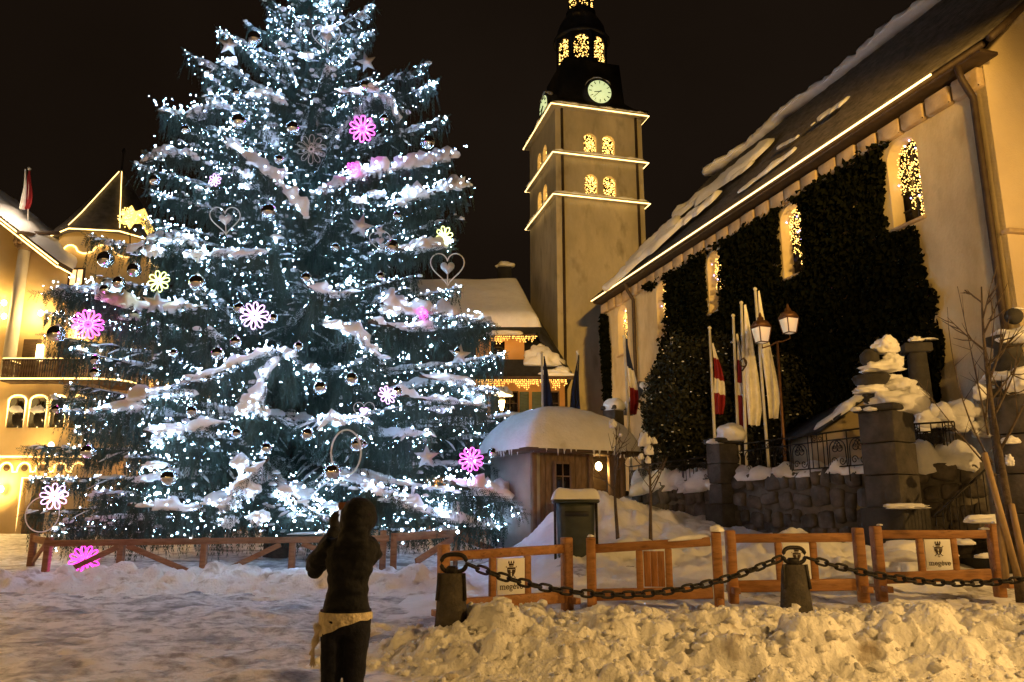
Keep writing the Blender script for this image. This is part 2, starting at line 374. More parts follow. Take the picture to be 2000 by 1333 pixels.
def bank_fence(x, y):
    crest = np.interp(x, [-14.5, -12, -10.5, -8, -5.5, -3.5, -1.8, -0.6], [0.16, 0.18, 0.22, 0.28, 0.26, 0.32, 0.28, 0.0])
    pk = np.interp(x, [-14, -2], [18.4, 18.6]); near = pk - 2.1 + 0.3 * np.sin(x * 1.7)
    return crest * sstep(0, 1, (y - near) / (pk - near)) * (1 - sstep(19.0, 20.6, y)) - 0.05 * (y < near)
MB().grid(lumpy((-17, 0), (15.6, 20.8), 0.04, bank_fence, 1500, (0.08, 0.42), 23, 0.6)).build('snow_ridge', 'snow_bank', smooth=True, kind='stuff',
    label='low ridge of shovelled snow along the fence of the tree', cat='snow')
# lumps between the barriers and the terrace wall
def bank_back(x, y):
    h = 0.06 + 0.05 * sstep(12.6, 15, y)
    h = h + 0.62 * np.exp(-(((x - 5.6) / 1.0) ** 2 + ((y - 16.2) / 1.0) ** 2)) + 0.42 * np.exp(-(((x - 7.3) / 0.6) ** 2 + ((y - 15.4) / 0.8) ** 2))
    h = h + 0.30 * np.exp(-(((x - 2.5) / 1.0) ** 2 + ((y - 17.2) / 0.8) ** 2)) + 0.15 * np.exp(-(((x - 4.2) / 0.9) ** 2 + ((y - 18) / 1.0) ** 2))
    h = h + 0.75 * np.exp(-(((x - 2.2) / 1.3) ** 2 + ((y - 21.0) / .9) ** 2)) + .5 * np.exp(-(((x - 3.6) / 1.2) ** 2 + ((y - 22.5) / 1.2) ** 2))
    return h * sstep(-2.4, -0.8, x) * (1 - sstep(8.1, 8.9, x)) * sstep(12.1, 12.8, y) * (1 - sstep(21, 24, y)) - 0.03
MB().grid(lumpy((-2.6, 9.0), (12.0, 24.2), 0.05, bank_back, 1700, (0.05, 0.24), 31)).build('snow_heap', 'snow', smooth=True, kind='stuff',
    label='pale heaped snow between the plank barriers and the terrace wall', cat='snow')

# ---------------------------------------------------------------- walls with arched openings
def wall_arch(mb, O, A, L, z0, z1, ops, inn, depth, n=10):
    """wall in the plane O + a*A + z; ops = (a0, a1, z sill, z spring): round-headed openings with reveals running along inn"""
    O, A, inn = np.asarray(O, float), np.asarray(A, float), np.asarray(inn, float)
    p = lambda a, z, d=0.0: O + a * A + np.array((0, 0, z)) + inn * d
    def quad(a, b, c, d): mb.add(np.array((a, b, c, d)), [(0, 1, 2, 3)])
    cur = 0.0
    for a0, a1, zs, zp in sorted(ops):
        if a0 > cur: quad(p(cur, z0), p(a0, z0), p(a0, z1), p(cur, z1))
        quad(p(a0, z0), p(a1, z0), p(a1, zs), p(a0, zs))
        r = (a1 - a0) / 2; m = (a0 + a1) / 2
        arc = [(m - r * math.cos(t), zp + r * math.sin(t)) for t in np.linspace(0, np.pi, n)]
        for (x0, y0), (x1, y1) in zip(arc[:-1], arc[1:]): quad(p(x0, y0), p(x1, y1), p(x1, z1), p(x0, z1))
        ring = [(a0, zs)] + arc + [(a1, zs)]
        for (x0, y0), (x1, y1) in zip(ring, ring[1:] + ring[:1]): quad(p(x0, y0), p(x0, y0, depth), p(x1, y1, depth), p(x1, y1))
        cur = a1
    if cur < L: quad(p(cur, z0), p(L, z0), p(L, z1), p(cur, z1))
def arch_panel(mb, O, A, op, inn, depth, th=0.06, n=10):
    a0, a1, zs, zp = op; r = (a1 - a0) / 2; m = (a0 + a1) / 2
    poly = [(a0, zs)] + [(m - r * math.cos(t), zp + r * math.sin(t)) for t in np.linspace(0, np.pi, n)] + [(a1, zs)]
    mb.prism(poly, np.asarray(O) + np.asarray(inn) * depth, A, (0, 0, 1), np.asarray(inn) * th)
def curtain(O, A, op, inn, depth, n, rs, ragged=0.0, slope=0.0):
    """points of a hanging curtain of lights inside an arched opening, ragged at the bottom"""
    a0, a1, zs, zp = op; r = (a1 - a0) / 2; m = (a0 + a1) / 2; out = []
    while len(out) < n:
        a = rs.uniform(a0, a1); z = rs.uniform(zs, zp + r)
        top = zp + math.sqrt(max(r * r - (a - m) ** 2, 0))
        low = zs + (top - zs) * ragged * (0.5 + 0.5 * math.sin(a * 23) * 0.6 + slope * (a - m) / r)
        if z > top or z < low: continue
        out.append(np.asarray(O) + a * np.asarray(A) + np.array((0, 0, z)) + np.asarray(inn) * (depth - rs.uniform(0.03, 0.12)))
    return np.array(out)

# ---------------------------------------------------------------- the church
AZ = math.radians(16.7)
CN = np.array((math.cos(AZ), math.sin(AZ), 0)); CU = np.array((-math.sin(AZ), math.cos(AZ), 0)); CD = 16.0
C0 = on_plane(1922, 142, CN * CD, CN); C0[2] = 0
def cuz(px, py, off=0.0):
    P = on_plane(px, py, CN * (CD - off), CN); return float(np.dot(P - C0, CU)), float(P[2])
def ch(u, w, z): return C0 + CU * u + CN * w + np.array((0, 0, z))
EAVE_U1, EAVE_Z = cuz(1163, 585, 0.5)
_, EAVE_Za = cuz(1860, 125, 0.5); EAVE_Z = (EAVE_Z + EAVE_Za) / 2
WALL_L = EAVE_U1 + 0.1
RIDGE_W, RIDGE_Z = 7.0, EAVE_Z + 8.0
church = thing('church', ch(WALL_L / 2, 5, 2.0), 'long plastered church with dark roof, arched windows and lit eaves', 'church')
u1, _ = cuz(1797, 400); u2, _ = cuz(1735, 400); _, zs = cuz(1768, 440); _, zt = cuz(1765, 266)
WW = abs(u2 - u1); WH = zt - zs
ops = []
for px, py in ((1766, 350), (1546, 462), (1397, 540), (1294, 600), (1216, 645)):
    uc, _ = cuz(px, py); ops.append((uc - WW / 2, uc + WW / 2, zs, zt - WW / 2))
DEP = 0.42
mb = MB(); wall_arch(mb, ch(0, 0, 0), CU, WALL_L, 0.5, EAVE_Z - 0.15, ops, CN, DEP)
wall_top = mb.build('side_wall', 'plaster', church)
mb = MB()
gpoly = [(0, 0.5), (2 * RIDGE_W, 0.5), (2 * RIDGE_W, EAVE_Z - 0.1), (RIDGE_W, RIDGE_Z - 0.55), (0, EAVE_Z - 0.1)]
mb.prism(gpoly, ch(-0.004, 0, 0), CN, (0, 0, 1), CU * 0.5); mb.build('gable_wall', 'gable_plaster', church)
MB().prism(gpoly, ch(WALL_L - 0.5, 0.02, 0), CN, (0, 0, 1), CU * 0.5).build('gable_wall', 'plaster', church)
MB().prism([(0, 0.5), (WALL_L, 0.5), (WALL_L, EAVE_Z), (0, EAVE_Z)], ch(0, 2 * RIDGE_W, 0), CU, (0, 0, 1), -CN * 0.5).build('side_wall', 'plaster', church)
a, b = on_plane(1962, 452, ch(-0.02, 0, 0), CU), on_plane(2040, 458, ch(-0.02, 0, 0), CU)
beam(MB(), a, b, 0.25, 0.10).build('ledge', 'stone', church)
rs = np.random.RandomState(3)
for k, op in enumerate(ops):
    mb = MB(); arch_panel(mb, ch(0, 0, 0), CU, op, CN, DEP + 0.01); w = mb.build('window', 'pane', church)
    mid = (op[0] + op[1]) / 2
    mb = MB(); mb.box(ch(mid, DEP - 0.03, (op[2] + op[3] + WW / 2) / 2), (0.05, 0.05, WH), None)
    for q in range(1, 4): mb.box(ch(mid, DEP - 0.032, op[2] + WH * q / 4.6), (WW - 0.02, 0.04, 0.04), rotz(math.pi / 2 + AZ))
    mb.build('mullion', 'iron', w)
    MB().bbox(ch(mid, 0.20, op[2] - 0.03), (WW + 0.10, 0.62, 0.09), rotz(math.pi / 2 + AZ), 0.02).build('sill', 'stone', w)
    pts = curtain(ch(0, 0, 0), CU, op, CN, DEP, 520, rs, 0.50, 0.75)
    MB().octas(pts, rs.uniform(0.012, 0.022, len(pts))).build('light_curtain', 'gold_led', w, kind='stuff')
    pv = curtain(ch(0, 0, 0), CU, op, CN, DEP - 0.1, 7, rs, 0.6, 0.6)
    MB().octas(pv, 0.028).build('violet_light_curtain', 'violet_led', w, kind='stuff')
# eaves: frieze of stones, gutter, strip of light
nb = int(WALL_L / 0.86)
for k in range(nb):
    L = WALL_L / nb; uc = (k + 0.5) * L
    z = EAVE_Z - 0.50
    MB().bbox(ch(uc, -0.07 + random.uniform(-0.03, 0.03), z), (L - random.uniform(0.05, 0.13), 0.22, 0.50 + random.uniform(-0.05, 0.05)), rotz(math.pi / 2 + AZ) , 0.035).build('frieze_stone', 'stone', church)
MB().bbox(ch(WALL_L / 2 - 0.2, -0.28, EAVE_Z - 0.16), (WALL_L + 0.5, 0.56, 0.10), rotz(math.pi / 2 + AZ), 0.02).build('soffit', 'pipe', church)
MB().tube([ch(-0.55, -0.56, EAVE_Z - 0.07), ch(WALL_L, -0.56, EAVE_Z - 0.07)], 0.075, 8).build('gutter', 'pipe', church)
MB().tube([ch(0.9, -0.68, EAVE_Z - 0.06), ch(WALL_L + 0.05, -0.68, EAVE_Z - 0.06)], 0.026, 6).build('light_strip', 'rope', church)
for (pa, pb) in (((1893, 150), (1962, 640)), ((1237, 562), (1243, 850))):
    u0, z0 = cuz(*pa, 0.15); u1_, z1_ = cuz(*pb, 0.15); u0 = (u0 + u1_) / 2
    MB().tube([ch(u0, -0.5, EAVE_Z - 0.15), ch(u0, -0.42, EAVE_Z - 0.5), ch(u0, -0.13, EAVE_Z - 0.95), ch(u0, -0.13, EAVE_Z - 1.4), ch(u0, -0.13, 1.0)], 0.085, 8).build('downpipe', 'pipe', church)
# roof: lapped courses from eaves to ridge, slightly bell-cast at the eaves
def roof_wz(t):
    w = -0.62 + (RIDGE_W + 0.62) * t
    z = EAVE_Z - 0.02 + (RIDGE_Z - EAVE_Z) * (t + 0.035 * math.sin(math.pi * t) * -1.6 * (1 - t))
    return w, z
NC = 44
for k in range(NC):
    (w0, z0), (w1, z1) = roof_wz(k / NC), roof_wz((k + 1.12) / NC)
    u0, u1 = -0.75, WALL_L + 0.15
    jj = random.uniform(-0.006, 0.006)
    P = [ch(u0, w0, z0 + 0.03), ch(u1, w0, z0 + 0.03 + jj), ch(u1, w0, z0 + 0.115 + jj), ch(u0, w0, z0 + 0.115), ch(u0, w1, z1), ch(u1, w1, z1), ch(u1, w1, z1 + 0.03), ch(u0, w1, z1 + 0.03)]
    MB().hexa(P).build('roof_course', 'slate', church)
(w0, z0), (w1, z1) = roof_wz(0), roof_wz(1)
P = [ch(-0.7, w0 + .05, z0), ch(WALL_L, w0 + .05, z0), ch(WALL_L, w1, z1 - 0.05), ch(-0.7, w1, z1 - 0.05)]
Q = [ch(-0.7, 2 * RIDGE_W + 0.6, z0), ch(WALL_L, 2 * RIDGE_W + 0.6, z0), ch(WALL_L, w1 + .02, z1 - 0.02), ch(-0.7, w1 + .02, z1 - 0.02)]
MB().hexa(Q + [p + np.array((0, 0, 0.12)) for p in Q]).build('roof_slope', 'slate', church)
MB().tube([ch(-0.75, RIDGE_W, RIDGE_Z + 0.02), ch(WALL_L + 0.1, RIDGE_W, RIDGE_Z + 0.02)], 0.11, 8).build('ridge_cap', 'slate', church)
vp = [ch(-0.78, *roof_wz(t)) for t in np.linspace(0, 1, 12)]
for p, q in zip(vp[:-1], vp[1:]): pass
MB().tube([p - np.array((0, 0, 0.06)) for p in vp], 0.10, 6).build('verge_board', 'pipe', church)
# snow left on the church roof: patches given by picture outline on the roof plane
RN = np.cross(CU, np.array((*(CN[:2] * (RIDGE_W + 0.62)), RIDGE_Z - EAVE_Z))); RN /= np.linalg.norm(RN)
if RN[2] < 0: RN = -RN
RP0 = ch(0, -0.62, EAVE_Z + 0.10)
def roof_patch(name, p0, p1, width, th, seed, label, n=60, m=9, off=0.0):
    """elongated snow patch from picture point p0 to p1 (centre line), width in metres up the slope"""
    A, B = on_plane(*p0, RP0, RN), on_plane(*p1, RP0, RN); dd = B - A; up = np.cross(RN, dd / np.linalg.norm(dd)); up = up if up[2] > 0 else -up
    t = np.linspace(0, 1, n)[:, None]; s = np.linspace(-1, 1, m)[None]
    prof = np.sqrt(np.clip(1 - np.abs(2 * t - 1) ** 6, 0.0, 1)) * (1 + 0.35 * vn(np.stack((t[:, 0] * 9, t[:, 0] * 0 + seed, t[:, 0] * 0), -1), seed))[:, None]
    P = A + dd * t[..., None] + up * (s * prof * width / 2)[..., None] + RN * off
    mb = MB(); snow_sheet(mb, P, RN, th * .55, seed, 3, 0.55, 1.6); return mb
snow = []
mb = MB()
for (p0, p1, w, th, sd) in (((1320, 422), (1505, 285), 2.3, 0.40, 1), ((1182, 568), (1345, 428), 1.9, 0.34, 2), ((1330, 440), (1405, 382), 1.3, 0.26, 3), ((1442, 378), (1556, 292), 0.55, 0.16, 4),
                           ((1520, 290), (1560, 268), 0.35, 0.10, 5), ((1602, 232), (1656, 196), 0.55, 0.14, 6), ((1585, 246), (1592, 241), 0.15, 0.06, 7), ((1225, 520), (1330, 425), 2.2, 0.35, 8), ((1400, 365), (1470, 322), .8, .2, 9)):
    m2 = roof_patch('roof_snow', p0, p1, w, th, sd, ''); mb.v += m2.v; mb.f += [(f + mb.n) if isinstance(f, np.ndarray) else [tuple(i + mb.n for i in t) for t in f] for f in m2.f]; mb.n += m2.n
ridge = [ch(u, RIDGE_W - 0.28 - 0.3 * (0.5 + 0.5 * math.sin(u * .9)), RIDGE_Z - 0.18) for u in np.linspace(-0.7, WALL_L, 90)]
snow_ridge(mb, ridge, 0.42, 0.30, 10, 5, 0.4)
mb.build('roof_snow', 'snow', smooth=True, kind='stuff', label='patches of snow sliding off the dark church roof', cat='snow')
# porch over the side door
pc = on_plane(1262, 800, ch(0, -1.2, 0), CN); pu = float(np.dot(pc - C0, CU))
zt_ = cuz(1262, 770, 1.2)[1]
porch = MB(); wall_arch(porch, ch(pu - 1.3, -1.2, 0), CU, 2.6, 1.6, zt_ - 0.6, [(0.65, 1.95, 1.7, zt_ - 2.1)], CN, 0.5)
porch.prism([(-1.3, zt_ - 0.6), (1.3, zt_ - 0.6), (0, zt_ + 0.3)], ch(pu, -1.2, 0), CU, (0, 0, 1), CN * 0.3)
porch.build('porch', 'plaster', church)
MB().box(ch(pu, -0.6, 3.0), (1.5, 0.05, 3.6), rotz(math.pi / 2 + AZ)).build('door', 'pipe', church)
for s in (-1, 1):
    MB().prism([(0, zt_ + 0.42), (s * 1.65, zt_ - 0.70), (s * 1.65, zt_ - 0.58), (0, zt_ + 0.54)][::1 if s < 0 else -1], ch(pu, -1.5, 0), CU, (0, 0, 1), CN * 1.5).build('porch_roof', 'slate', church)
mb = MB()
for s in (-1, 1): snow_ridge(mb, [ch(pu + s * 1.6 * t, -1.35, zt_ + 0.53 - 1.1 * t) for t in np.linspace(0.05, 1, 14)], 0.28, 0.16, 8, 3)
mb.build('porch_snow', 'snow', smooth=True, kind='stuff', label='thin snow on the little porch roof by the church door', cat='snow')

# ivy over the side wall
def inside(poly, x, y):
    r = np.zeros(len(x), bool); n = len(poly)
    for i in range(n):
        (x0, y0), (x1, y1) = poly[i], poly[(i + 1) % n]
        c = ((y0 > y) != (y1 > y)) & (x < (x1 - x0) * (y - y0) / (y1 - y0 + 1e-12) + x0); r ^= c
    return r
fz = EAVE_Z - 0.72
ivy_px = [(1262, 520), (1772, 205), (1772, 240), (1748, 262), (1733, 300), (1734, 350), (1736, 442), (1796, 452), (1808, 500), (1812, 545), (1832, 582), (1838, 640), (1850, 700), (1842, 760), (1845, 930), (1275, 930), (1280, 780), (1292, 690), (1298, 640), (1288, 575), (1264, 556)]
ivy_uz = [cuz(*p) for p in ivy_px]
strip_uz = [(EAVE_U1 + 0.05, 0.8), (cuz(1196, 700)[0], 0.8), (cuz(1190, 620)[0], fz - 0.5), (EAVE_U1 + 0.05, fz)]
rs = np.random.RandomState(5)
def leaves(n, poly, size):
    us = [p[0] for p in poly]; z_ = [p[1] for p in poly]
    u = rs.uniform(min(us), max(us), n); z = rs.uniform(max(0.6, min(z_)), min(fz + 0.05, max(z_)), n)
    pu_, pz_ = u + 0.18 * vn(np.stack((u * 2, z * 2, u * 0), -1), 4), z + 0.18 * vn(np.stack((u * 2, z * 2, u * 0 + 9), -1), 8)
    ok = inside(poly, pu_, pz_)
    for op in ops: ok &= ~((u > op[0] - 0.05) & (u < op[1] + 0.05) & (z > op[2] - 0.10) & (z < op[3] + np.sqrt(np.clip((WW / 2 + .06) ** 2 - (u - (op[0] + op[1]) / 2) ** 2, 0, None)) + .04))
    u, z = u[ok], z[ok]; n = len(u)
    w = -0.04 - rs.uniform(0, 1, n) ** 2 * 0.34 * (0.7 + 0.5 * vn(np.stack((u, z, u * 0), -1), 2))
    C = C0 + CU * u[:, None] + CN * w[:, None] + np.array((0, 0, 1.0)) * z[:, None]
    a = rs.normal(0, 1, (n, 3)); a += CU * rs.choice((-1, 1), n)[:, None] * 1.2; a /= np.linalg.norm(a, axis=1)[:, None]
    d = np.tile(np.array((0, 0, -1.0)), (n, 1)) * 0.9 + rs.normal(0, 0.35, (n, 3)) - CN * 0.35; d -= a * (a * d).sum(1)[:, None]; d /= np.linalg.norm(d, axis=1)[:, None]
    s = rs.uniform(0.6, 1.2, n)[:, None] * size
    return np.stack((C + d * s, C + a * s * 0.55, C - d * s * 0.45, C - a * s * 0.55), 1)
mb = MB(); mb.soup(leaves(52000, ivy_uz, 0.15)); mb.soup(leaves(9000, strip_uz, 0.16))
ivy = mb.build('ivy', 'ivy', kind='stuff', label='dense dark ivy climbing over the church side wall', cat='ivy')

# ---------------------------------------------------------------- the bell tower
TA = math.radians(14.5)
E1 = np.array((math.cos(TA), math.sin(TA), 0)); E2 = np.array((-math.sin(TA), math.cos(TA), 0)); TW = 5.9
T0 = at(1085, 300, 46.0); T0[2] = 0
def tw(a, b, z): return T0 + E1 * a + E2 * b + np.array((0, 0, z))
tower = thing('bell_tower', tw(TW / 2, TW / 2, 2.2), 'square bell tower with clock, lit cornices and glowing arched windows', 'tower')
zc = [at(1081, y, 45.7)[2] for y in (206, 299, 381)]   # top cornice, upper string course, lower string course
def face_a(px, py): P = on_plane(px, py, T0, E2); return float(np.dot(P - T0, E1)), float(P[2])
def face_b(px, py): P = on_plane(px, py, T0, E1); return float(np.dot(P - T0, E2)), float(P[2])
def tower_ops(zc0):
    o = []
    for dx in (-0.62, 0.62): o.append((TW * 0.5 + dx - 0.43, TW * 0.5 + dx + 0.43, zc0 + 0.22, zc0 + 1.35))
    return o
bands = [(2.0, zc[2], []), (zc[2], zc[1], tower_ops(zc[2])), (zc[1], zc[0], tower_ops(zc[1]))]
rs = np.random.RandomState(9)
for fi, (O, A, inn) in enumerate(((tw(0, 0, 0), E1, E2), (tw(0, 0, 0), E2, E1), (tw(TW, 0, 0), E2, -E1), (tw(0, TW, 0), E1, -E2))):
    mb = MB()
    for z0, z1, o in bands: wall_arch(mb, O, A, TW, z0, z1, o if fi < 2 else [], inn, 0.35)
    wl = mb.build('wall', 'tower_plaster', tower)
    if fi < 2:
        for z0, z1, o in bands[1:]:
            for op in o:
                m2 = MB(); arch_panel(m2, O, A, op, inn, 0.36); w = m2.build('window', 'pane', tower)
                pts = curtain(O, A, op, inn, 0.34, 170, rs, 0.04)
                MB().octas(pts, rs.uniform(0.024, 0.042, len(pts))).build('light_curtain', 'gold_led', w, kind='stuff')
Tc = tw(TW / 2, TW / 2, 0)
for k, z in enumerate(zc):
    ov = 0.34 if k == 0 else 0.24
    MB().bbox(Tc + np.array((0, 0, z + 0.12)), (TW + 2 * ov, TW + 2 * ov, 0.24 if k else 0.34), rotz(TA), 0.05).build('cornice', 'tower_plaster', tower)
    c = [tw(-ov, -ov, z + 0.06), tw(TW + ov, -ov, z + 0.06), tw(TW + ov, TW + ov, z + 0.06), tw(-ov, TW + ov, z + 0.06)]
    off = [-E1 - E2, E1 - E2, E1 + E2, -E1 + E2]
    MB().tube([p + o * 0.04 for p, o in zip(c, off)], 0.032, 6, closed=True).build('light_strip', 'rope', tower)
    mb = MB()
    for s, (p, q) in enumerate(((c[0], c[1]), (c[0], c[3]))):
        pp = [p + (q - p) * t + np.array((0, 0, 0.22)) + (E2 if s == 0 else E1) * 0.10 for t in np.linspace(0.02, 0.98, 30)]
        snow_ridge(mb, pp, 0.13, 0.09, 6, k * 3 + s, 0.7)
    mb.build('cornice_snow', 'snow', tower, smooth=True, kind='stuff')
for a_, zb in ((0.42, 3.0), (TW - 0.45, 3.0)):
    MB().tube([tw(a_, -0.10, zb), tw(a_, -0.10, zc[0] + 0.1)], 0.085, 8).build('downpipe', 'pipe', tower)
# belfry roof, drum, dome and lantern
Yc = Tc[1]
zy = lambda y: at(1143, y, Yc)[2]
zt0 = zc[0] + 0.30
def sq_ring(h, z): return [tw(TW / 2 - h, TW / 2 - h, z), tw(TW / 2 + h, TW / 2 - h, z), tw(TW / 2 + h, TW / 2 + h, z), tw(TW / 2 - h, TW / 2 + h, z)]
zdr0, zdr1 = zy(150), zy(88)
prof = [(3.34, zt0), (3.30, zt0 + 0.12), (2.6, zt0 + 0.55), (2.15, zt0 + 1.1), (1.95, zdr0)]
mb = MB(); V = np.array([p for h, z in prof for p in sq_ring(h, z)])
mb.add(V, [(i * 4 + q, i * 4 + (q + 1) % 4, i * 4 + 4 + (q + 1) % 4, i * 4 + 4 + q) for i in range(len(prof) - 1) for q in range(4)] + [(16, 17, 18, 19)])
mb.build('skirt_roof', 'dark_roof', tower)
R8 = 1.72; th0 = math.radians(-96)
mb = MB(); hs = R8 * math.tan(math.pi / 8); gl = []
for k in range(8):
    a_ = th0 + k * math.pi / 4; nrm = np.array((math.cos(a_), math.sin(a_), 0)); tan = np.array((-math.sin(a_), math.cos(a_), 0))
    O = Tc + nrm * R8 - tan * hs
    op = (hs * 0.30, hs * 1.70, zdr0 + 0.25, zdr1 - hs * 0.70 - 0.25)
    wall_arch(mb, O, tan, 2 * hs, zdr0, zdr1, [op], -nrm, 0.18)
    gl.append((O, tan, op, -nrm))
drum = mb.build('belfry_drum', 'dark_roof', tower)
for O, tan, op, inn in gl:
    m2 = MB(); arch_panel(m2, O, tan, op, inn, 0.19, 0.04); w = m2.build('belfry_window', 'pane', tower)
    pts = curtain(O, tan, op, inn, 0.16, 110, rs, 0.22)
    MB().octas(pts, rs.uniform(0.028, 0.05, len(pts))).build('light_curtain', 'gold_led', w, kind='stuff')
z30 = zy(28)
MB().lathe([(1.95, zdr1), (2.0, zdr1 + 0.12), (1.8, zdr1 + 0.28), (1.72, zdr1 + 0.6), (1.62, zdr1 + 1.1), (1.35, zdr1 + 1.6), (1.0, z30 - 0.25), (0.95, z30 - 0.1), (1.05, z30)], 16, Tc).build('dome', 'dark_roof', tower, smooth=True)
zl1 = z30 + 1.9
lan = MB(); gl = []
for k in range(6):
    a_ = th0 + 0.3 + k * math.pi / 3; nrm = np.array((math.cos(a_), math.sin(a_), 0)); tan = np.array((-math.sin(a_), math.cos(a_), 0)); h6 = 0.8 * math.tan(math.pi / 6)
    O = Tc + nrm * 0.8 - tan * h6; op = (h6 * 0.3, h6 * 1.7, z30 + 0.12, zl1 - 0.5); wall_arch(lan, O, tan, 2 * h6, z30, zl1, [op], -nrm, 0.1); gl.append((O, tan, op, -nrm))
lan.build('lantern', 'dark_roof', tower)
for O, tan, op, inn in gl:
    m2 = MB(); arch_panel(m2, O, tan, op, inn, 0.10, 0.03); w = m2.build('lantern_window', 'pane', tower)
    pts = curtain(O, tan, op, inn, 0.08, 45, rs, 0.0); MB().octas(pts, 0.035).build('light_curtain', 'gold_led', w, kind='stuff')
MB().lathe([(1.0, zl1), (0.9, zl1 + 0.2), (0.5, zl1 + 0.7), (0.25, zl1 + 1.6), (0.03, zl1 + 3.0)], 12, Tc).build('spire_cap', 'dark_roof', tower, smooth=True)
# clocks with dormer hoods on the two seen faces
def clock(nrm, tan, ctr, R=0.80):
    up = np.array((0, 0, 1.0)); fr = np.stack((tan, up, nrm), 1)
    ring = lambda r0, d0: [ctr + (tan * math.cos(t) + up * math.sin(t)) * r0 + nrm * d0 for t in np.linspace(0, 2 * np.pi, 36, endpoint=False)]
    mb = MB(); poly = [(math.cos(t) * (R + 0.2), math.sin(t) * (R + 0.2)) for t in np.linspace(0, 2 * np.pi, 36, endpoint=False)]
    mb.prism(poly, ctr - nrm * 1.6, tan, up, nrm * 1.6); housing = mb.build('clock_housing', 'dark_roof', tower)
    mb = MB(); mb.prism([(x / (R + 0.2) * R, y / (R + 0.2) * R) for x, y in poly], ctr + nrm * 0.012, tan, up, nrm * 0.03); mb.build('clock_dial', 'clock', housing)
    for h in range(12):
        t = math.pi / 6 * h; d = tan * math.sin(t) + up * math.cos(t); mb = MB(); beam(mb, ctr + nrm * 0.06 + d * R * 0.70, ctr + nrm * 0.06 + d * R * 0.93, 0.03, 0.09, 0.004, nrm); mb.build('hour_mark', 'iron', housing)
    for ang, ln in ((8.62 / 12 * 2 * math.pi, 0.5), (37.5 / 60 * 2 * math.pi, 0.8)):
        d = tan * math.sin(ang) + up * math.cos(ang); mb = MB(); beam(mb, ctr + nrm * 0.08 - d * 0.12, ctr + nrm * 0.08 + d * R * ln, 0.03, 0.07, 0.004, nrm); mb.build('clock_hand', 'black', housing)
    mb = MB(); snow_ridge(mb, [ctr + (tan * math.cos(t) + up * math.sin(t)) * (R + 0.22) - nrm * 0.2 for t in np.linspace(0.5, 2.64, 14)], 0.25, 0.08, 6, 2); mb.build('hood_snow', 'snow', housing, smooth=True, kind='stuff')
clock(-E2, E1, on_plane(1171, 180, tw(0, 0.1, 0), E2))
ca = on_plane(1171, 180, tw(0, 0.1, 0), E2); la = float(np.dot(ca - T0, E1))
clock(-E1, -E2, tw(0.1, la * 0.9, ca[2] - 0.1))
# ---------------------------------------------------------------- more materials
M['orange_wall'] = mat('orange_render', (0.66, 0.36, 0.13), (0.74, 0.42, 0.17), 0.8, 0.9, bump=0.2, bscale=20)
M['yellow_wall'] = mat('yellow_render', (0.66, 0.48, 0.22), (0.74, 0.55, 0.27), 0.7, 0.9, bump=0.2, bscale=20)
M['cream_wall'] = mat('cream_render', (0.55, 0.50, 0.40), (0.66, 0.60, 0.48), 0.9, 0.9, bump=0.3, bscale=18)
M['shutter'] = mat('green_shutter', (0.055, 0.075, 0.045), (0.08, 0.10, 0.06), 8, 0.7, stretch=(1, 1, 6))
M['wood_dark'] = mat('dark_wood', (0.05, 0.028, 0.014), (0.10, 0.06, 0.03), 3, 0.7, stretch=(1, 1, 8), bump=0.3)
M['wood_hut'] = mat('hut_boards', (0.13, 0.085, 0.05), (0.24, 0.16, 0.095), 3, 0.75, stretch=(6, 6, 1), bump=0.4)
M['lamp_glass'] = mat('lamp_glass', (1, 0.8, 0.5), emit=(1.0, 0.72, 0.30), es=14.0)
M['white_wall'] = mat('hut_render', (0.36, 0.34, 0.31), (0.48, 0.45, 0.41), 1.2, 0.9, bump=0.3)
M['grey_stone'] = mat('grey_stone', (0.045, 0.042, 0.038), (0.105, 0.092, 0.08), 2.5, 0.9, bump=0.7, bscale=14)
M['wall_stone'] = mat('wall_stone', (0.05, 0.044, 0.037), (0.16, 0.135, 0.11), 2.2, 0.9, bump=0.8, bscale=11)
M['mortar'] = mat('mortar', (0.10, 0.09, 0.075), (0.17, 0.15, 0.12), 4, 0.95, bump=0.5)
M['dark_stone'] = mat('dark_stone', (0.03, 0.028, 0.025), (0.06, 0.055, 0.05), 3, 0.9, bump=0.5)
M['bark'] = mat('bark', (0.06, 0.042, 0.028), (0.13, 0.095, 0.06), 9, 0.9, bump=0.6)
M['stake'] = mat('stake_wood', (0.30, 0.20, 0.10), (0.42, 0.29, 0.15), 5, 0.8, stretch=(4, 4, 1))
M['lit_pane'] = mat('lit_pane', (0.9, 0.7, 0.4), emit=(1.0, 0.66, 0.26), es=1.6)
Z = lambda px, py, Y: float(at(px, py, Y)[2])
XX = lambda px, py, Y: float(at(px, py, Y)[0])
def V3(*a): return np.array(a, float)

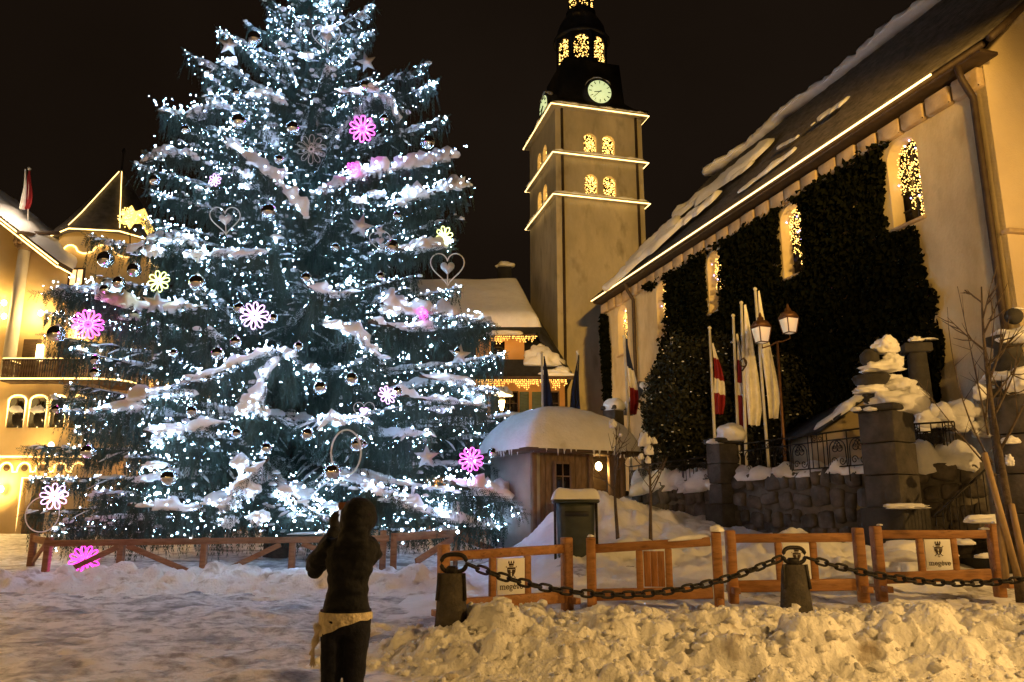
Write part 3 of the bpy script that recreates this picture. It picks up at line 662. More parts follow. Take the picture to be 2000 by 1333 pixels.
def icicles(x0, x1, y, z, rs, step=0.11, lmin=0.15, lmax=0.6):
    P = []
    for x in np.arange(min(x0, x1), max(x0, x1), step):
        n = rs.uniform(lmin, lmax) * (0.5 + 0.5 * abs(math.sin(x * 2.1)))
        for d in np.arange(0.0, n, 0.10): P.append((x + rs.uniform(-.03, .03), y + rs.uniform(-.03, .03), z - d))
    return np.array(P)
def sash(parent, x0, x1, z0, z1, y, frame='wood_dark', glass='pane', bars=1):
    """a window in a wall facing the square: recessed pane, frame and glazing bar"""
    w = MB().box(((x0 + x1) / 2, y - 0.015, (z0 + z1) / 2), (x1 - x0, 0.05, z1 - z0)).build('window', glass, parent)
    mb = MB(); t = 0.07
    for zz in (z0, z1): mb.bbox(((x0 + x1) / 2, y - 0.05, zz), (x1 - x0 + t, 0.08, t))
    for xx in (x0, x1): mb.bbox((xx, y - 0.052, (z0 + z1) / 2), (t, 0.078, z1 - z0 - t))
    for k in range(bars): mb.bbox((x0 + (x1 - x0) * (k + 1) / (bars + 1), y - 0.045, (z0 + z1) / 2), (0.05, 0.05, z1 - z0 - t))
    mb.bbox(((x0 + x1) / 2, y - 0.046, z0 + (z1 - z0) * 0.62), (x1 - x0 - t, 0.04, 0.04))
    mb.build('frame', frame, w)
    return w

# ---------------------------------------------------------------- the orange house behind the tree
HY = 42.0
hx0, hx1 = XX(225, 760, HY), XX(1103, 760, HY); zA = Z(1000, 742, HY)
house = thing('chalet', ((hx0 + hx1) / 2, HY + 4, 1.2), 'orange rendered house with deep snowy roof and icicle lights behind the tree', 'house')
MB().box(((hx0 + hx1) / 2, HY + 4.5, zA / 2), (hx1 - hx0, 9.0, zA)).build('wall', 'orange_wall', house)
zB = Z(1000, 650, HY + 1.8)
P = [V3(hx0 - .5, HY - 0.75, zA - .05), V3(hx1 + .35, HY - 0.75, zA - .05), V3(hx1 + .35, HY + 9, zA - .05), V3(hx0 - .5, HY + 9, zA - .05),
     V3(hx0 + .4, HY + 1.9, zB), V3(XX(1052, 650, HY + 1.8), HY + 1.9, zB), V3(XX(1052, 650, HY + 1.8), HY + 8, zB), V3(hx0 + .4, HY + 8, zB)]
MB().hexa(P).build('lower_roof', 'dark_roof', house)
MB().bbox(((hx0 + hx1) / 2, HY - 0.70, zA - 0.02), (hx1 - hx0 + 0.9, 0.10, 0.18)).build('eaves_board', 'wood_dark', house)
zE, yE, zR, yR = Z(1000, 640, HY - 0.6), HY - 0.6, Z(930, 556, HY + 6.5), HY + 6.5
ux0, ux1, rx1 = hx0 + 0.3, XX(1056, 640, yE), XX(1012, 560, yR)
P = [V3(ux0, yE, zE - .12), V3(ux1, yE, zE - .12), V3(ux1, yR + 4, zE - .12), V3(ux0, yR + 4, zE - .12), V3(ux0, yR, zR), V3(rx1, yR, zR), V3(rx1, yR + .3, zR), V3(ux0, yR + .3, zR)]
MB().hexa(P).build('upper_roof', 'dark_roof', house)
t = np.linspace(0, 1, 40)[:, None, None]; s = np.linspace(0, 1, 100)[None, :, None]
E0, E1_, R0, R1 = V3(-12, yE - .05, zE), V3(ux1 + .05, yE - .05, zE), V3(-12, yR, zR), V3(rx1, yR, zR)
Pg = (E0 * (1 - s) + E1_ * s) * (1 - t) + (R0 * (1 - s) + R1 * s) * t
nn = np.array((0, -(zR - zE), yR - yE)); nn /= np.linalg.norm(nn)
mb = MB(); snow_sheet(mb, Pg, nn, 0.55, 4, 4, 0.12, 0.5)
mb.build('house_roof_snow', 'snow', smooth=True, kind='stuff', label='thick smooth snow blanket on the roof of the orange house', cat='snow')
a, b = at(835, 586, yE + 3.4), at(1000, 601, yE + 3.4)
beam(MB(), a, b, 0.10, 0.16).build('snow_guard', 'wood_dark', house)
# right flank of the roof falling away towards the tower
P = [V3(ux1 - .2, yE + 0.6, zE - .1), V3(hx1 + .4, HY - 0.2, zA + .1), V3(hx1 + .4, HY + 8, zA + .1), V3(ux1, yR + 3, zE), V3(rx1, yR, zR - .05), V3(hx1 + .5, HY + .2, zA + .3), V3(hx1 + .5, HY + 8, zA + .3), V3(rx1 + .2, yR + .2, zR - .05)]
MB().hexa(P).build('hip_roof', 'dark_roof', house)
rs = np.random.RandomState(4)
# dormer with its own lights
dx0, dx1, dz0, dz1, dY = XX(930, 680, HY + .3), XX(1024, 680, HY + .3), Z(1000, 704, HY + .3), Z(1000, 660, HY + .3), HY + 0.3
dm = MB().box(((dx0 + dx1) / 2, dY + 0.9, (dz0 + dz1) / 2), (dx1 - dx0, 1.8, dz1 - dz0)).build('dormer', 'orange_wall', house)
w = MB().box(((dx0 * .55 + dx1 * .45), dY - .02, (dz0 + dz1) / 2 - .05), (0.75, 0.05, 0.9)).build('dormer_window', 'pane', dm)
MB().bbox(((dx0 + dx1) / 2 + .1, dY - .15, dz1 + 0.06), (dx1 - dx0 + 1.0, 0.6, 0.12)).build('dormer_eaves', 'wood_dark', dm)
P = icicles(dx0 - .3, dx1 + .75, dY - 0.42, dz1 - 0.02, rs, 0.09, .1, .42); MB().octas(P, 0.030).build('icicle_lights', 'warm_led', house, kind='stuff')
P = icicles(hx0 - .3, hx1 + .1, HY - 0.72, zA - 0.14, rs, 0.10, .15, .62); MB().octas(P, 0.032).build('icicle_lights', 'warm_led', house, kind='stuff')
mb = MB()
for k, (px, py, Yq, r) in enumerate(((1062, 708, HY + .2, (1.0, .6, .75)), (1085, 735, HY - .4, (0.9, .35, .35)), (1050, 690, HY + .5, (.6, .5, .4)), (1098, 726, HY - .3, (.5, .4, .3)), (985, 652, HY - .2, (.9, .3, .16)))):
    blob(mb, at(px, py, Yq), r, k + 3, 3, 0.35, -0.3)
mb.build('eaves_snow', 'snow', smooth=True, kind='stuff', label='clumps of snow sliding over the lower eaves beside the dormer', cat='snow')
wz0, wz1 = Z(1000, 803, HY), Z(1000, 766, HY)
for px in (330, 450, 560, 640, 720, 800, 880, 996, 1076):
    xc = XX(px, 785, HY); sash(house, xc - .42, xc + .42, wz0 - .6, wz1, HY)
    for s in (-1, 1):
        if px > 1050 and s > 0: continue
        sh = MB(); sh.bbox((xc + s * 0.76, HY - .05, (wz0 - .6 + wz1) / 2), (0.50, 0.06, wz1 - wz0 + .6))
        for q in range(9): sh.box((xc + s * 0.76, HY - .085, wz0 - .5 + q * (wz1 - wz0 + .45) / 9), (0.42, 0.02, 0.05))
        sh.build('shutter', 'shutter', house)
for px in (420, 600, 760, 900):   # ground floor doors
    xc = XX(px, 900, HY); MB().bbox((xc, HY - .03, 2.1), (1.3, 0.10, 2.4)).build('door', 'wood_dark', house)
    mb = MB(); mb.bbox((xc - 1.2, HY - .14, 3.0), (0.18, 0.2, 0.30)); sc = mb.build('wall_lamp', 'lamp_glass', house)  # lamps added beside the doors to light the house front
    point_lamp((xc - 1.2, HY - 0.7, 3.0), 190, (1.0, 0.55, 0.17), 0.1)
MB().box((XX(985, 515, 52), 54, Z(1000, 530, 54) - 1.6), (1.0, 0.8, 3.6)).build('chimney', 'dark_roof', house)
mb = MB(); blob(mb, (XX(985, 515, 52), 54, Z(1000, 521, 54)), (0.62, .5, .32), 2); mb.build('chimney_snow', 'snow', house, smooth=True, kind='stuff')
# street lantern in front of it
lp = at(980, 792, 38.0)
lan = thing('street_lantern', (lp[0], lp[1], 1.5), 'lit lantern with a snow cap in front of the orange house', 'lantern')
MB().tube([(lp[0], lp[1], 1.5), (lp[0], lp[1], lp[2] - .25)], [0.07, 0.04], 8).build('post', 'iron', lan)
MB().lathe([(0.10, -.25), (0.20, .2), (0.20, .22)], 4, lp, math.pi / 4).build('glass', 'lamp_glass', lan)
MB().lathe([(0.26, .22), (0.10, .42), (0.02, .5)], 4, lp, math.pi / 4).build('cap', 'iron', lan)
mb = MB(); blob(mb, lp + V3(.08, 0, .55), (.42, .38, .36), 8); mb.build('cap_snow', 'snow', lan, smooth=True, kind='stuff')
point_lamp(lp + V3(0, -.45, 0), 330, (1.0, 0.58, 0.2), 0.12)

# ---------------------------------------------------------------- the hotel on the left
WY = 38.0
hotel = thing('hotel', (XX(0, 900, WY), WY + 4, 0.7), 'yellow hotel wing outlined with light strips, balcony and snowy gable', 'hotel')
wx0, wx1 = XX(-320, 700, WY), XX(116, 600, WY)
zEv, zPk = Z(133, 528, WY), Z(-160, 300, WY)
xEv, xPk = XX(133, 528, WY), XX(-160, 300, WY)
zFl = Z(50, 748, WY)      # balcony floor level
# upper storey wall with gable
sl = (zPk - zEv) / (xEv - xPk)
zr = lambda x: zEv + (xEv - x) * sl
MB().prism([(wx0, zFl), (wx1, zFl), (wx1, zr(wx1) - .25), (xPk, zPk - .25), (wx0, zPk - 1.0)], (0, WY, 0), (1, 0, 0), (0, 0, 1), (0, 7, 0)).build('upper_wall', 'yellow_wall', hotel)
lx1 = XX(172, 850, WY - .5)
MB().box(((wx0 + lx1) / 2, WY + 3, zFl / 2), (lx1 - wx0, 7.0, zFl)).build('lower_wall', 'yellow_wall', hotel)
for dy, nm in ((-0.9, 'verge'),):
    MB().prism([(xPk, zPk - .1), (xEv, zEv - .1), (xEv, zEv + .14), (xPk, zPk + .14)], (0, WY + dy, 0), (1, 0, 0), (0, 0, 1), (0, 8.5, 0)).build('roof_slope', 'wood_dark', hotel)
for dz in (-0.16, 0.02):
    MB().tube([V3(xPk, WY - .95, zr(xPk) + dz), V3(xEv + .02, WY - .95, zEv + dz)], 0.035, 6).build('light_strip', 'rope_soft', hotel)
MB().tube([V3(xEv, WY - .95, zEv - .10), V3(xEv, WY + 3, zEv - .10)], 0.035, 6).build('light_strip', 'rope_soft', hotel)
mb = MB()
t = np.linspace(0, 1, 60)[:, None, None]; s = np.linspace(0, 1, 20)[None, :, None]
A0, A1, B0, B1 = V3(xPk, WY - .85, zPk + .14), V3(xEv + .05, WY - .85, zEv + .14), V3(xPk, WY + 7, zPk + .14), V3(xEv + .05, WY + 7, zEv + .14)
Pg = (A0 * (1 - t) + A1 * t) * (1 - s) + (B0 * (1 - t) + B1 * t) * s
nn = np.array((sl, 0, 1.0)); nn /= np.linalg.norm(nn)
snow_sheet(mb, Pg[:, ::-1], nn, 0.55, 6, 3, 0.35, 0.9); mb.build('hotel_roof_snow', 'snow', smooth=True, kind='stuff', label='snow lying on the gable roof of the yellow hotel', cat='snow')
# column with carved capital, brackets
cx_ = XX(32, 600, WY - .45); zcap = Z(32, 470, WY - .45)
col = MB().lathe([(0.34, zFl + .05), (0.30, zFl + .3), (0.26, zcap - .6), (0.25, zcap - .55)], 14, (cx_, WY - .45, 0)).build('column', 'cream_wall', hotel, smooth=True)
mb = MB(); mb.lathe([(0.26, zcap - .55), (0.34, zcap - .45), (0.30, zcap - .3), (0.48, zcap + .1), (0.56, zcap + .12), (0.56, zcap + .3)], 14, (cx_, WY - .45, 0))
for k in range(8):
    a = k * math.pi / 4; blob(mb, (cx_ + math.cos(a) * .40, WY - .45 + math.sin(a) * .40, zcap - .1), (.13, .13, .2), k, 2, .3, -2)
mb.build('capital', 'wood_hut', hotel)
beam(MB(), (cx_, WY - .45, zcap + .38), (xEv - .4, WY - .45, zcap + .38), .16, .16).build('tie_beam', 'wood_dark', hotel)
# balcony
bx0, bx1, bY = XX(4, 720, WY - 1.3), XX(186, 720, WY - 1.3), WY - 1.3
zb0, zb1 = Z(80, 735, bY), Z(80, 703, bY)
arc = [V3(bx1 + 1.35 * math.sin(t), bY + 1.35 * (1 - math.cos(t)), 0) for t in np.linspace(0, math.pi / 2, 8)]
pts = [V3(bx0, WY, 0), V3(bx0, bY, 0)] + [V3(x, bY, 0) for x in np.linspace(bx0 + .1, bx1 - .1, 30)] + arc
pts = np.array(pts)
fl = [(p[0], p[1]) for p in pts] + [(arc[-1][0], WY + 1.5), (bx0, WY + 1.5)]
MB().prism(fl, (0, 0, zb0 - .25), (1, 0, 0), (0, 1, 0), (0, 0, 0.22)).build('balcony_floor', 'wood_dark', hotel)
MB().tube(pts + V3(0, 0, zb1), 0.05, 6).build('balcony_rail', 'wood_dark', hotel)
MB().tube(pts + V3(0, 0, zb1 + .06), 0.03, 6).build('light_strip', 'rope_soft', hotel)
MB().tube(pts + V3(0, -.03, zb0 - .12), 0.04, 6).build('light_strip', 'rope_soft', hotel)
cum = np.concatenate(([0], np.cumsum(np.linalg.norm(np.diff(pts, axis=0), axis=1))))
mb = MB()
for q in np.arange(0.1, cum[-1], 0.115):
    p = V3(*[np.interp(q, cum, pts[:, k]) for k in range(3)])
    hb = zb1 - zb0
    mb.lathe([(0.035, zb0 - .02), (0.025, zb0 + hb * .15), (0.048, zb0 + hb * .35), (0.02, zb0 + hb * .6), (0.045, zb0 + hb * .8), (0.03, zb1)], 6, p)
mb.build('balustrade', 'wood_hut', hotel, kind='stuff')
for px in (62, 132):   # balcony doors
    xc = XX(px, 690, WY); MB().bbox((xc, WY - .03, zFl + 1.1), (0.85, .10, 2.1)).build('balcony_door', 'wood_dark', hotel)
sx = XX(80, 690, WY); MB().bbox((sx, WY - .10, Z(80, 690, WY)), (0.28, 0.16, 0.8)).build('lit_sconce', 'lamp_glass', hotel)
# storey below: four round-headed windows with light outlines
LY = WY - 0.5
for (a, b) in ((16, 50), (58, 92), (99, 129), (137, 168)):
    x0, x1, z0, z1 = XX(a, 805, LY), XX(b, 805, LY), Z(50, 836, LY), Z(50, 778, LY)
    w = MB().box(((x0 + x1) / 2, LY - .02, (z0 + z1) / 2), (x1 - x0 - .1, .06, z1 - z0)).build('window', 'pane', hotel)
    MB().bbox(((x0 + x1) / 2, LY - .05, z0 + (z1 - z0) * .52), (x1 - x0 - .1, .06, .07)).build('transom', 'wood_dark', w)
    MB().bbox(((x0 + x1) / 2, LY - .04, z0 + (z1 - z0) * .76), (0.06, .05, (z1 - z0) * .48 - .1)).build('mullion', 'wood_dark', w)
    m2 = MB(); blob(m2, ((x0 + x1) / 2, LY - .08, z0 + (z1 - z0) * .56), ((x1 - x0) * .4, .10, .24), a, 2); m2.build('ledge_snow', 'snow', w, smooth=True, kind='stuff')
    rr = (x1 - x0) / 2; xm = (x0 + x1) / 2
    path = [V3(x0, LY - .06, z0), V3(x0, LY - .06, z1 - .15)] + [V3(xm - rr * math.cos(t), LY - .06, z1 - .15 + .28 * math.sin(t)) for t in np.linspace(.1, math.pi - .1, 10)] + [V3(x1, LY - .06, z1 - .15), V3(x1, LY - .06, z0)]
    MB().tube(path, 0.045, 6).build('window_light_strip', 'rope_soft', w)
zl = Z(50, 893, LY)
MB().bbox(((wx0 + lx1) / 2, LY - .10, zl + .02), (lx1 - wx0, .2, .16)).build('cornice', 'yellow_wall', hotel)
MB().tube([V3(wx0, LY - .24, zl), V3(lx1, LY - .24, zl)], .045, 6).build('light_strip', 'rope_soft', hotel)
path = []
for k in range(-6, 7):
    xa, xb = XX(14 + k * 35 - 13, 910, LY), XX(14 + k * 35 + 13, 910, LY); xm, rr = (xa + xb) / 2, (xb - xa) / 2; zz = Z(20, 922, LY)
    path += [V3(xa, LY - .06, zz)] + [V3(xm - rr * math.cos(t), LY - .06, zz + .08 + rr * 1.1 * math.sin(t)) for t in np.linspace(0, math.pi, 9)] + [V3(xb, LY - .06, zz)]
    if xm < lx1 - .3: MB().prism([(math.cos(t) * rr * .5, math.sin(t) * rr * .5) for t in np.linspace(0, 2 * math.pi, 10, endpoint=False)], V3(xm, LY - .005, zz + .18), (1, 0, 0), (0, 0, 1), (0, -.03, 0)).build('roundel', 'wood_dark', hotel)
path = [p for p in path if p[0] < lx1]
MB().tube(path, .04, 6).build('scalloped_light_strip', 'rope_soft', hotel)
x0, x1, z0, z1 = XX(44, 980, LY), XX(84, 980, LY), 0.75, Z(50, 938, LY)
d = MB().bbox(((x0 + x1) / 2 + .15, LY - .03, (z0 + z1) / 2), (x1 - x0, .10, z1 - z0)).build('door', 'wood_dark', hotel)
MB().tube([V3(x0 - .1, LY - .08, z0 + .1), V3(x0 - .1, LY - .08, z1 + .1), V3(x1 + .5, LY - .08, z1 + .1)], .045, 6).build('door_light_strip', 'rope_soft', d)
for (px, py, Yq, wts) in ((8, 592, WY - .35, 90), (8, 618, WY - .35, 90), (80, 612, WY - .35, 240), (2, 956, LY - .35, 260), (152, 640, WY + .2, 220), (-60, 800, LY - .5, 200), (100, 870, LY - .9, 200)):
    p = at(px, py, Yq); m2 = MB(); blob(m2, p, (.12, .12, .15), 3, 2, 0, -2); m2.build('wall_lamp', 'lamp_glass', hotel, smooth=True)
    point_lamp(p + V3(0, -.3, 0), wts, (1.0, 0.64, 0.22), .1)
# round corner tower
RYc = 41.0
rc = at(237, 338, RYc); Rr = 2.6
ht = thing('corner_turret', (rc[0], RYc, 0.8), 'yellow corner turret with dark pointed roof and light strips along its ribs', 'turret')
zte, zta = Z(228, 458, RYc - 2), Z(235, 338, RYc)
MB().lathe([(Rr, 0.6), (Rr, zte)], 24, (rc[0], RYc, 0)).build('wall', 'yellow_wall', ht, smooth=True)
mb = MB(); mb.lathe([(Rr + .55, zte - .05), (Rr + .55, zte + .08), (Rr - .2, zte + 1.0), (0.14, zta)], 8, (rc[0], RYc, 0), math.pi / 8 + .16); roof = mb.build('roof', 'slate', ht)
MB().lathe([(0.18, zta - .3), (0.2, zta - .1), (0.06, zta + .2), (0.05, zta + 1.1), (0.12, zta + 1.25), (0.02, zta + 1.5)], 8, (rc[0], RYc, 0)).build('finial', 'iron', roof)
for k in range(8):
    a = math.pi / 8 + .16 + k * math.pi / 4; d_ = V3(math.cos(a), math.sin(a), 0)
    if d_[1] < -0.6:
        MB().tube([V3(rc[0], RYc, 0) + d_ * (Rr + .58) + V3(0, 0, zte + .1), V3(rc[0], RYc, 0) + d_ * (Rr - .15) + V3(0, 0, zte + 1.05), V3(rc[0], RYc, 0) + d_ * .18 + V3(0, 0, zta)], .024, 6).build('light_strip', 'rope_soft', roof)
ring = [V3(rc[0], RYc, zte - .08) + V3(math.cos(a), math.sin(a), 0) * (Rr + .55) for a in math.pi / 8 + .16 + np.arange(9) * math.pi / 4]
MB().tube(ring, .032, 6).build('light_strip', 'rope_soft', roof)
zc0, zc1 = Z(150, 497, RYc - 2.5), Z(150, 479, RYc - 2.5)
path = [V3(rc[0] + math.cos(a) * (Rr + .05), RYc + math.sin(a) * (Rr + .05), zc0 + (zc1 - zc0) * (0.5 + 0.5 * math.copysign(abs(math.sin(a * 9)) ** .6, math.sin(a * 9)))) for a in np.linspace(math.pi * 1.0, math.pi * 2.0, 150)]
MB().tube(path, .04, 6).build('scalloped_light_strip', 'rope_soft', ht)
wp = at(156, 545, RYc - 2.35); nrm = wp - V3(rc[0], RYc, wp[2]); nrm /= np.linalg.norm(nrm); ang = math.atan2(nrm[1], nrm[0]) + math.pi / 2
wc = V3(rc[0], RYc, wp[2]) + nrm * (Rr - .02)
w = MB().box(wc, (0.72, .1, 0.8), rotz(ang)).build('window', 'lit_pane', ht)
mb = MB(); R_ = rotz(ang)
for q in (-1, 1): mb.bbox(wc + R_ @ V3(q * .38, -.06, 0), (.09, .1, .9), R_); mb.bbox(wc + R_ @ V3(0, -.061, q * .44), (.76, .1, .09), R_)
mb.bbox(wc + R_ @ V3(0, -.05, 0), (.06, .08, .8), R_); mb.build('frame', 'wood_dark', w)
sh = MB().bbox(wc + R_ @ V3(-.72, -.05, 0), (.5, .06, .9), R_).build('shutter', 'wood_hut', ht)
mb = MB(); blob(mb, at(170, 425, RYc - 1.9), (.5, .3, .35), 5); mb.build('roof_snow', 'snow', roof, smooth=True, kind='stuff')

# ---------------------------------------------------------------- the hut with the snow dome
HG = 1.2
k0, k1, k2 = at(1043, 960, 22.0), at(1216, 960, 23.2), at(958, 960, 24.0)
k0[2] = k1[2] = k2[2] = 0; k3 = k1 + k2 - k0
zH = Z(1043, 884, 22.0)
hut = thing('snow_hut', ((k0[0] + k3[0]) / 2, (k0[1] + k3[1]) / 2, HG), 'low timber hut under a thick dome of snow behind the litter bin', 'hut')
wd = k1 - k0; wl_ = np.linalg.norm(wd); wu = wd / wl_; wn = np.array((wu[1], -wu[0], 0))
ld = k2 - k0; ll = np.linalg.norm(ld); lu = ld / ll; ln_ = np.array((-lu[1], lu[0], 0)); ln_ = ln_ if ln_[1] < 0 else -ln_
MB().prism([(0, HG - .5), (ll, HG - .5), (ll, zH), (0, zH)], k0, lu, (0, 0, 1), -ln_ * .2).build('rendered_wall', 'white_wall', hut)
nb = 15
for k in range(nb):   # boards of the timber front
    a = wl_ * k / nb; b = wl_ * (k + 1) / nb
    if 0.64 * wl_ < (a + b) / 2 < 0.86 * wl_: continue
    c = k0 + wu * (a + b) / 2 + V3(0, 0, (HG - .5 + zH) / 2) - wn * random.uniform(.08, .095)
    MB().bbox(c, (b - a - .012, .06, zH - HG + .5), np.stack((wu, -wn, (0, 0, 1)), 1), .006).build('wall_board', 'wood_hut', hut)
Rw = np.stack((wu, -wn, (0, 0, 1)), 1)
MB().bbox(k0 + wu * wl_ * .5 - wn * .9 + V3(0, 0, (HG + zH) / 2), (wl_, .1, zH - HG), Rw).build('inner_wall', 'wood_dark', hut)
for f in (0.0, .63, .87, 1.0): MB().bbox(k0 + wu * wl_ * f + V3(0, 0, (HG - .5 + zH) / 2) - wn * .02, (.14, .14, zH - HG + .5), Rw, .01).build('post', 'wood_hut', hut)
wz = Z(1097, 935, 22.6)
w = MB().box(k0 + wu * wl_ * .31 + wn * .0 + V3(0, 0, wz), (.46, .06, .78), Rw).build('window', 'pane', hut)
mb = MB()
for q in (-1, 1): mb.bbox(k0 + wu * (wl_ * .31 + q * .25) + wn * .03 + V3(0, 0, wz), (.07, .08, .92), Rw); mb.bbox(k0 + wu * wl_ * .31 + wn * .032 + V3(0, 0, wz + q * .42), (.44, .08, .07), Rw)
mb.bbox(k0 + wu * wl_ * .31 + wn * .03 + V3(0, 0, wz), (.035, .04, .78), Rw); mb.bbox(k0 + wu * wl_ * .31 + wn * .032 + V3(0, 0, wz + .05), (.44, .03, .035), Rw)
mb.build('frame', 'wood_hut', w)
lp = k0 + wu * wl_ * .80 - wn * .35 + V3(0, 0, Z(1183, 910, 23.0))
m2 = MB(); blob(m2, lp, (.10, .10, .13), 3, 2, 0, -2); m2.build('lamp', 'lamp_glass', hut, smooth=True); point_lamp(lp + wn * .2 - V3(0, 0, .1), 26, (1.0, .62, .18), .06)
ctr = (k0 + k3) / 2; rim = [k0 + (wn + ln_) * .45, k1 + (wn - ln_) * .45 + wu * .35, k3 - (wn + ln_) * .4, k2 + (ln_ - wn) * .4]
MB().prism([(p[0], p[1]) for p in rim], (0, 0, zH), (1, 0, 0), (0, 1, 0), (0, 0, .10)).build('roof_deck', 'wood_dark', hut)
# snow dome over the hut
na, nr = 120, 26
def rim_r(a):
    d = np.array((math.cos(a), math.sin(a))); best = 9
    for i in range(4):
        p, q = rim[i][:2] - ctr[:2], rim[(i + 1) % 4][:2] - ctr[:2]; e = q - p
        den = d[0] * e[1] - d[1] * e[0]
        if abs(den) < 1e-9: continue
        t_ = (p[0] * e[1] - p[1] * e[0]) / den; u_ = (p[0] * d[1] - p[1] * d[0]) / den
        if t_ > 0 and -1e-6 <= u_ <= 1 + 1e-6: best = min(best, t_)
    return best
Hd = Z(1075, 803, 24.3) - zH - .1
A_ = np.linspace(0, 2 * np.pi, na); rr = np.array([rim_r(a) for a in A_]); rr = rr * 0.55 + 0.45 * np.minimum(rr, np.percentile(rr, 55))
rho = np.sin(np.linspace(0, 1, nr) * np.pi / 2)
Pd = np.zeros((na, nr, 3))
for j, r_ in enumerate(rho):
    wob = 1 + .03 * vn(np.stack((np.cos(A_) * 3, np.sin(A_) * 3, A_ * 0 + j * .1), -1), 5)
    Pd[:, j, 0] = ctr[0] + np.cos(A_) * rr * r_ * 1.04 * wob; Pd[:, j, 1] = ctr[1] + np.sin(A_) * rr * r_ * 1.04 * wob
    Pd[:, j, 2] = zH + .08 + .38 * math.sqrt(max(0, 1 - r_ ** 10)) + (Hd - .38) * (1 - r_ ** 2.7)
Pd[:, :, 2] += .04 * fbm(Pd * 1.3, 3, 6) * (1 - rho ** 8); Pd[-1] = Pd[0]
mb = MB(); mb.grid(Pd)
for k in range(46):   # fringe of icicles and dripping lumps
    a = random.uniform(math.pi * 1.05, math.pi * 2.05); r_ = np.interp(a, A_, rr) * 1.0
    p = V3(ctr[0] + math.cos(a) * r_, ctr[1] + math.sin(a) * r_, zH + .1); L = random.uniform(.05, .22); mb.tube([p, p - V3(0, 0, L)], [.035, .004], 5)
mb.build('dome_snow', 'snow', smooth=True, kind='stuff', label='thick rounded dome of snow on the timber hut', cat='snow')

# ---------------------------------------------------------------- terrace walls, pillars, railings
def stone_wall(name, a, b, z0, z1, label, seed, rows=4, th=.5, cat='wall'):
    a, b = np.asarray(a, float), np.asarray(b, float); a[2] = b[2] = 0; d = b - a; L = np.linalg.norm(d); u = d / L; n = np.array((u[1], -u[0], 0)); n = n if n[1] < 0 else -n
    t_ = thing(name, ((a + b) / 2 + V3(0, 0, z0)), label, cat)
    MB().prism([(0, z0), (L, z0), (L, z1), (0, z1)], a - n * .03, u, (0, 0, 1), -n * th).build('core', 'mortar', t_)
    rs = np.random.RandomState(seed); R = np.stack((u, -n, (0, 0, 1)), 1); hz = (z1 - z0) / rows
    for r in range(rows):
        x = -rs.uniform(0, .2)
        while x < L:
            w = rs.uniform(.22, .6); x0_, x1_ = max(x, 0), min(x + w, L); x += w
            if x1_ - x0_ < .1: continue
            m = MB(); V, Fc = ICO[1]; V = np.sign(V) * np.abs(V) ** .45
            V = V * (1 + .10 * rs.uniform(-1, 1, (len(V), 1))) * np.array(((x1_ - x0_) / 2 - .015, .10, hz / 2 * rs.uniform(.82, 1.0) - .012))
            V = V * np.array((rs.uniform(.9, 1.1), 1, rs.uniform(.75, 1.35))); ar = rs.uniform(-.22, .22); V = V @ np.array(((math.cos(ar), 0, -math.sin(ar)), (0, 1, 0), (math.sin(ar), 0, math.cos(ar)))).T
            V = V @ R.T + a + u * (x0_ + x1_) / 2 + V3(0, 0, min(z0 + (r + .5 + rs.uniform(-.18, .18)) * hz, z1 - hz * .4)) - n * rs.uniform(.0, .08)
            m.add(V, Fc); m.build('stone', 'wall_stone', t_)
    return t_
P1, P2, P3, W2e = at(1738, 900, 17.0), at(1412, 900, 21.5), at(1992, 900, 15.6), at(1232, 930, 26.0)
zW1 = Z(1560, 922, 19.0); zW2 = Z(1310, 948, 24.0); zW3 = Z(1865, 906, 17.3)
stone_wall('terrace_wall', P2, P1, 0.9, zW1, 'rough stone terrace wall between the urn pillar and the domed pillar', 2, 4)
stone_wall('terrace_wall', W2e, P2, 1.4, zW2, 'low dark terrace wall behind the two young bare trees', 3, 2)
stone_wall('terrace_wall', P1 + V3(.4, .6, 0), P3 + V3(0, 1.2, 0), 0.3, zW3, 'dark stone wall behind the stair handrail', 4, 6)
def snow_on_wall(a, b, z, w, h, seed, label, off=0.25):
    a, b = np.asarray(a, float).copy(), np.asarray(b, float).copy(); a[2] = b[2] = z; d = b - a; n = np.array((-d[1], d[0], 0)); n /= np.linalg.norm(n); n = n if n[1] > 0 else -n
    k = int(np.linalg.norm(d) / .09) + 4; mb = MB(); snow_ridge(mb, [a + d * t + n * off for t in np.linspace(.02, .98, k)], w, h, 12, seed, .75, True, 2.6)
    mb.build('wall_snow', 'snow', smooth=True, kind='stuff', label=label, cat='snow')
snow_on_wall(P2, P1, zW1 - .02, .34, .24, 3, 'snow along the terrace wall with the scrolled railing')
snow_on_wall(W2e, P2, zW2 - .02, .5, .45, 4, 'snow along the low terrace wall behind the young trees')
snow_on_wall(P1 + V3(.4, .6, 0), P3 + V3(0, 1.2, 0), zW3 - .02, .36, .42, 5, 'snow on the wall behind the stair handrail')
def spiral(c, u, r, turns, start, sgn):
    return [np.asarray(c) + np.asarray(u) * math.cos(start + sgn * t) * r * (1 - t / (turns * 2 * math.pi) * .85) + V3(0, 0, 1) * math.sin(start + sgn * t) * r * (1 - t / (turns * 2 * math.pi) * .85) for t in np.linspace(0, turns * 2 * math.pi, 20)]
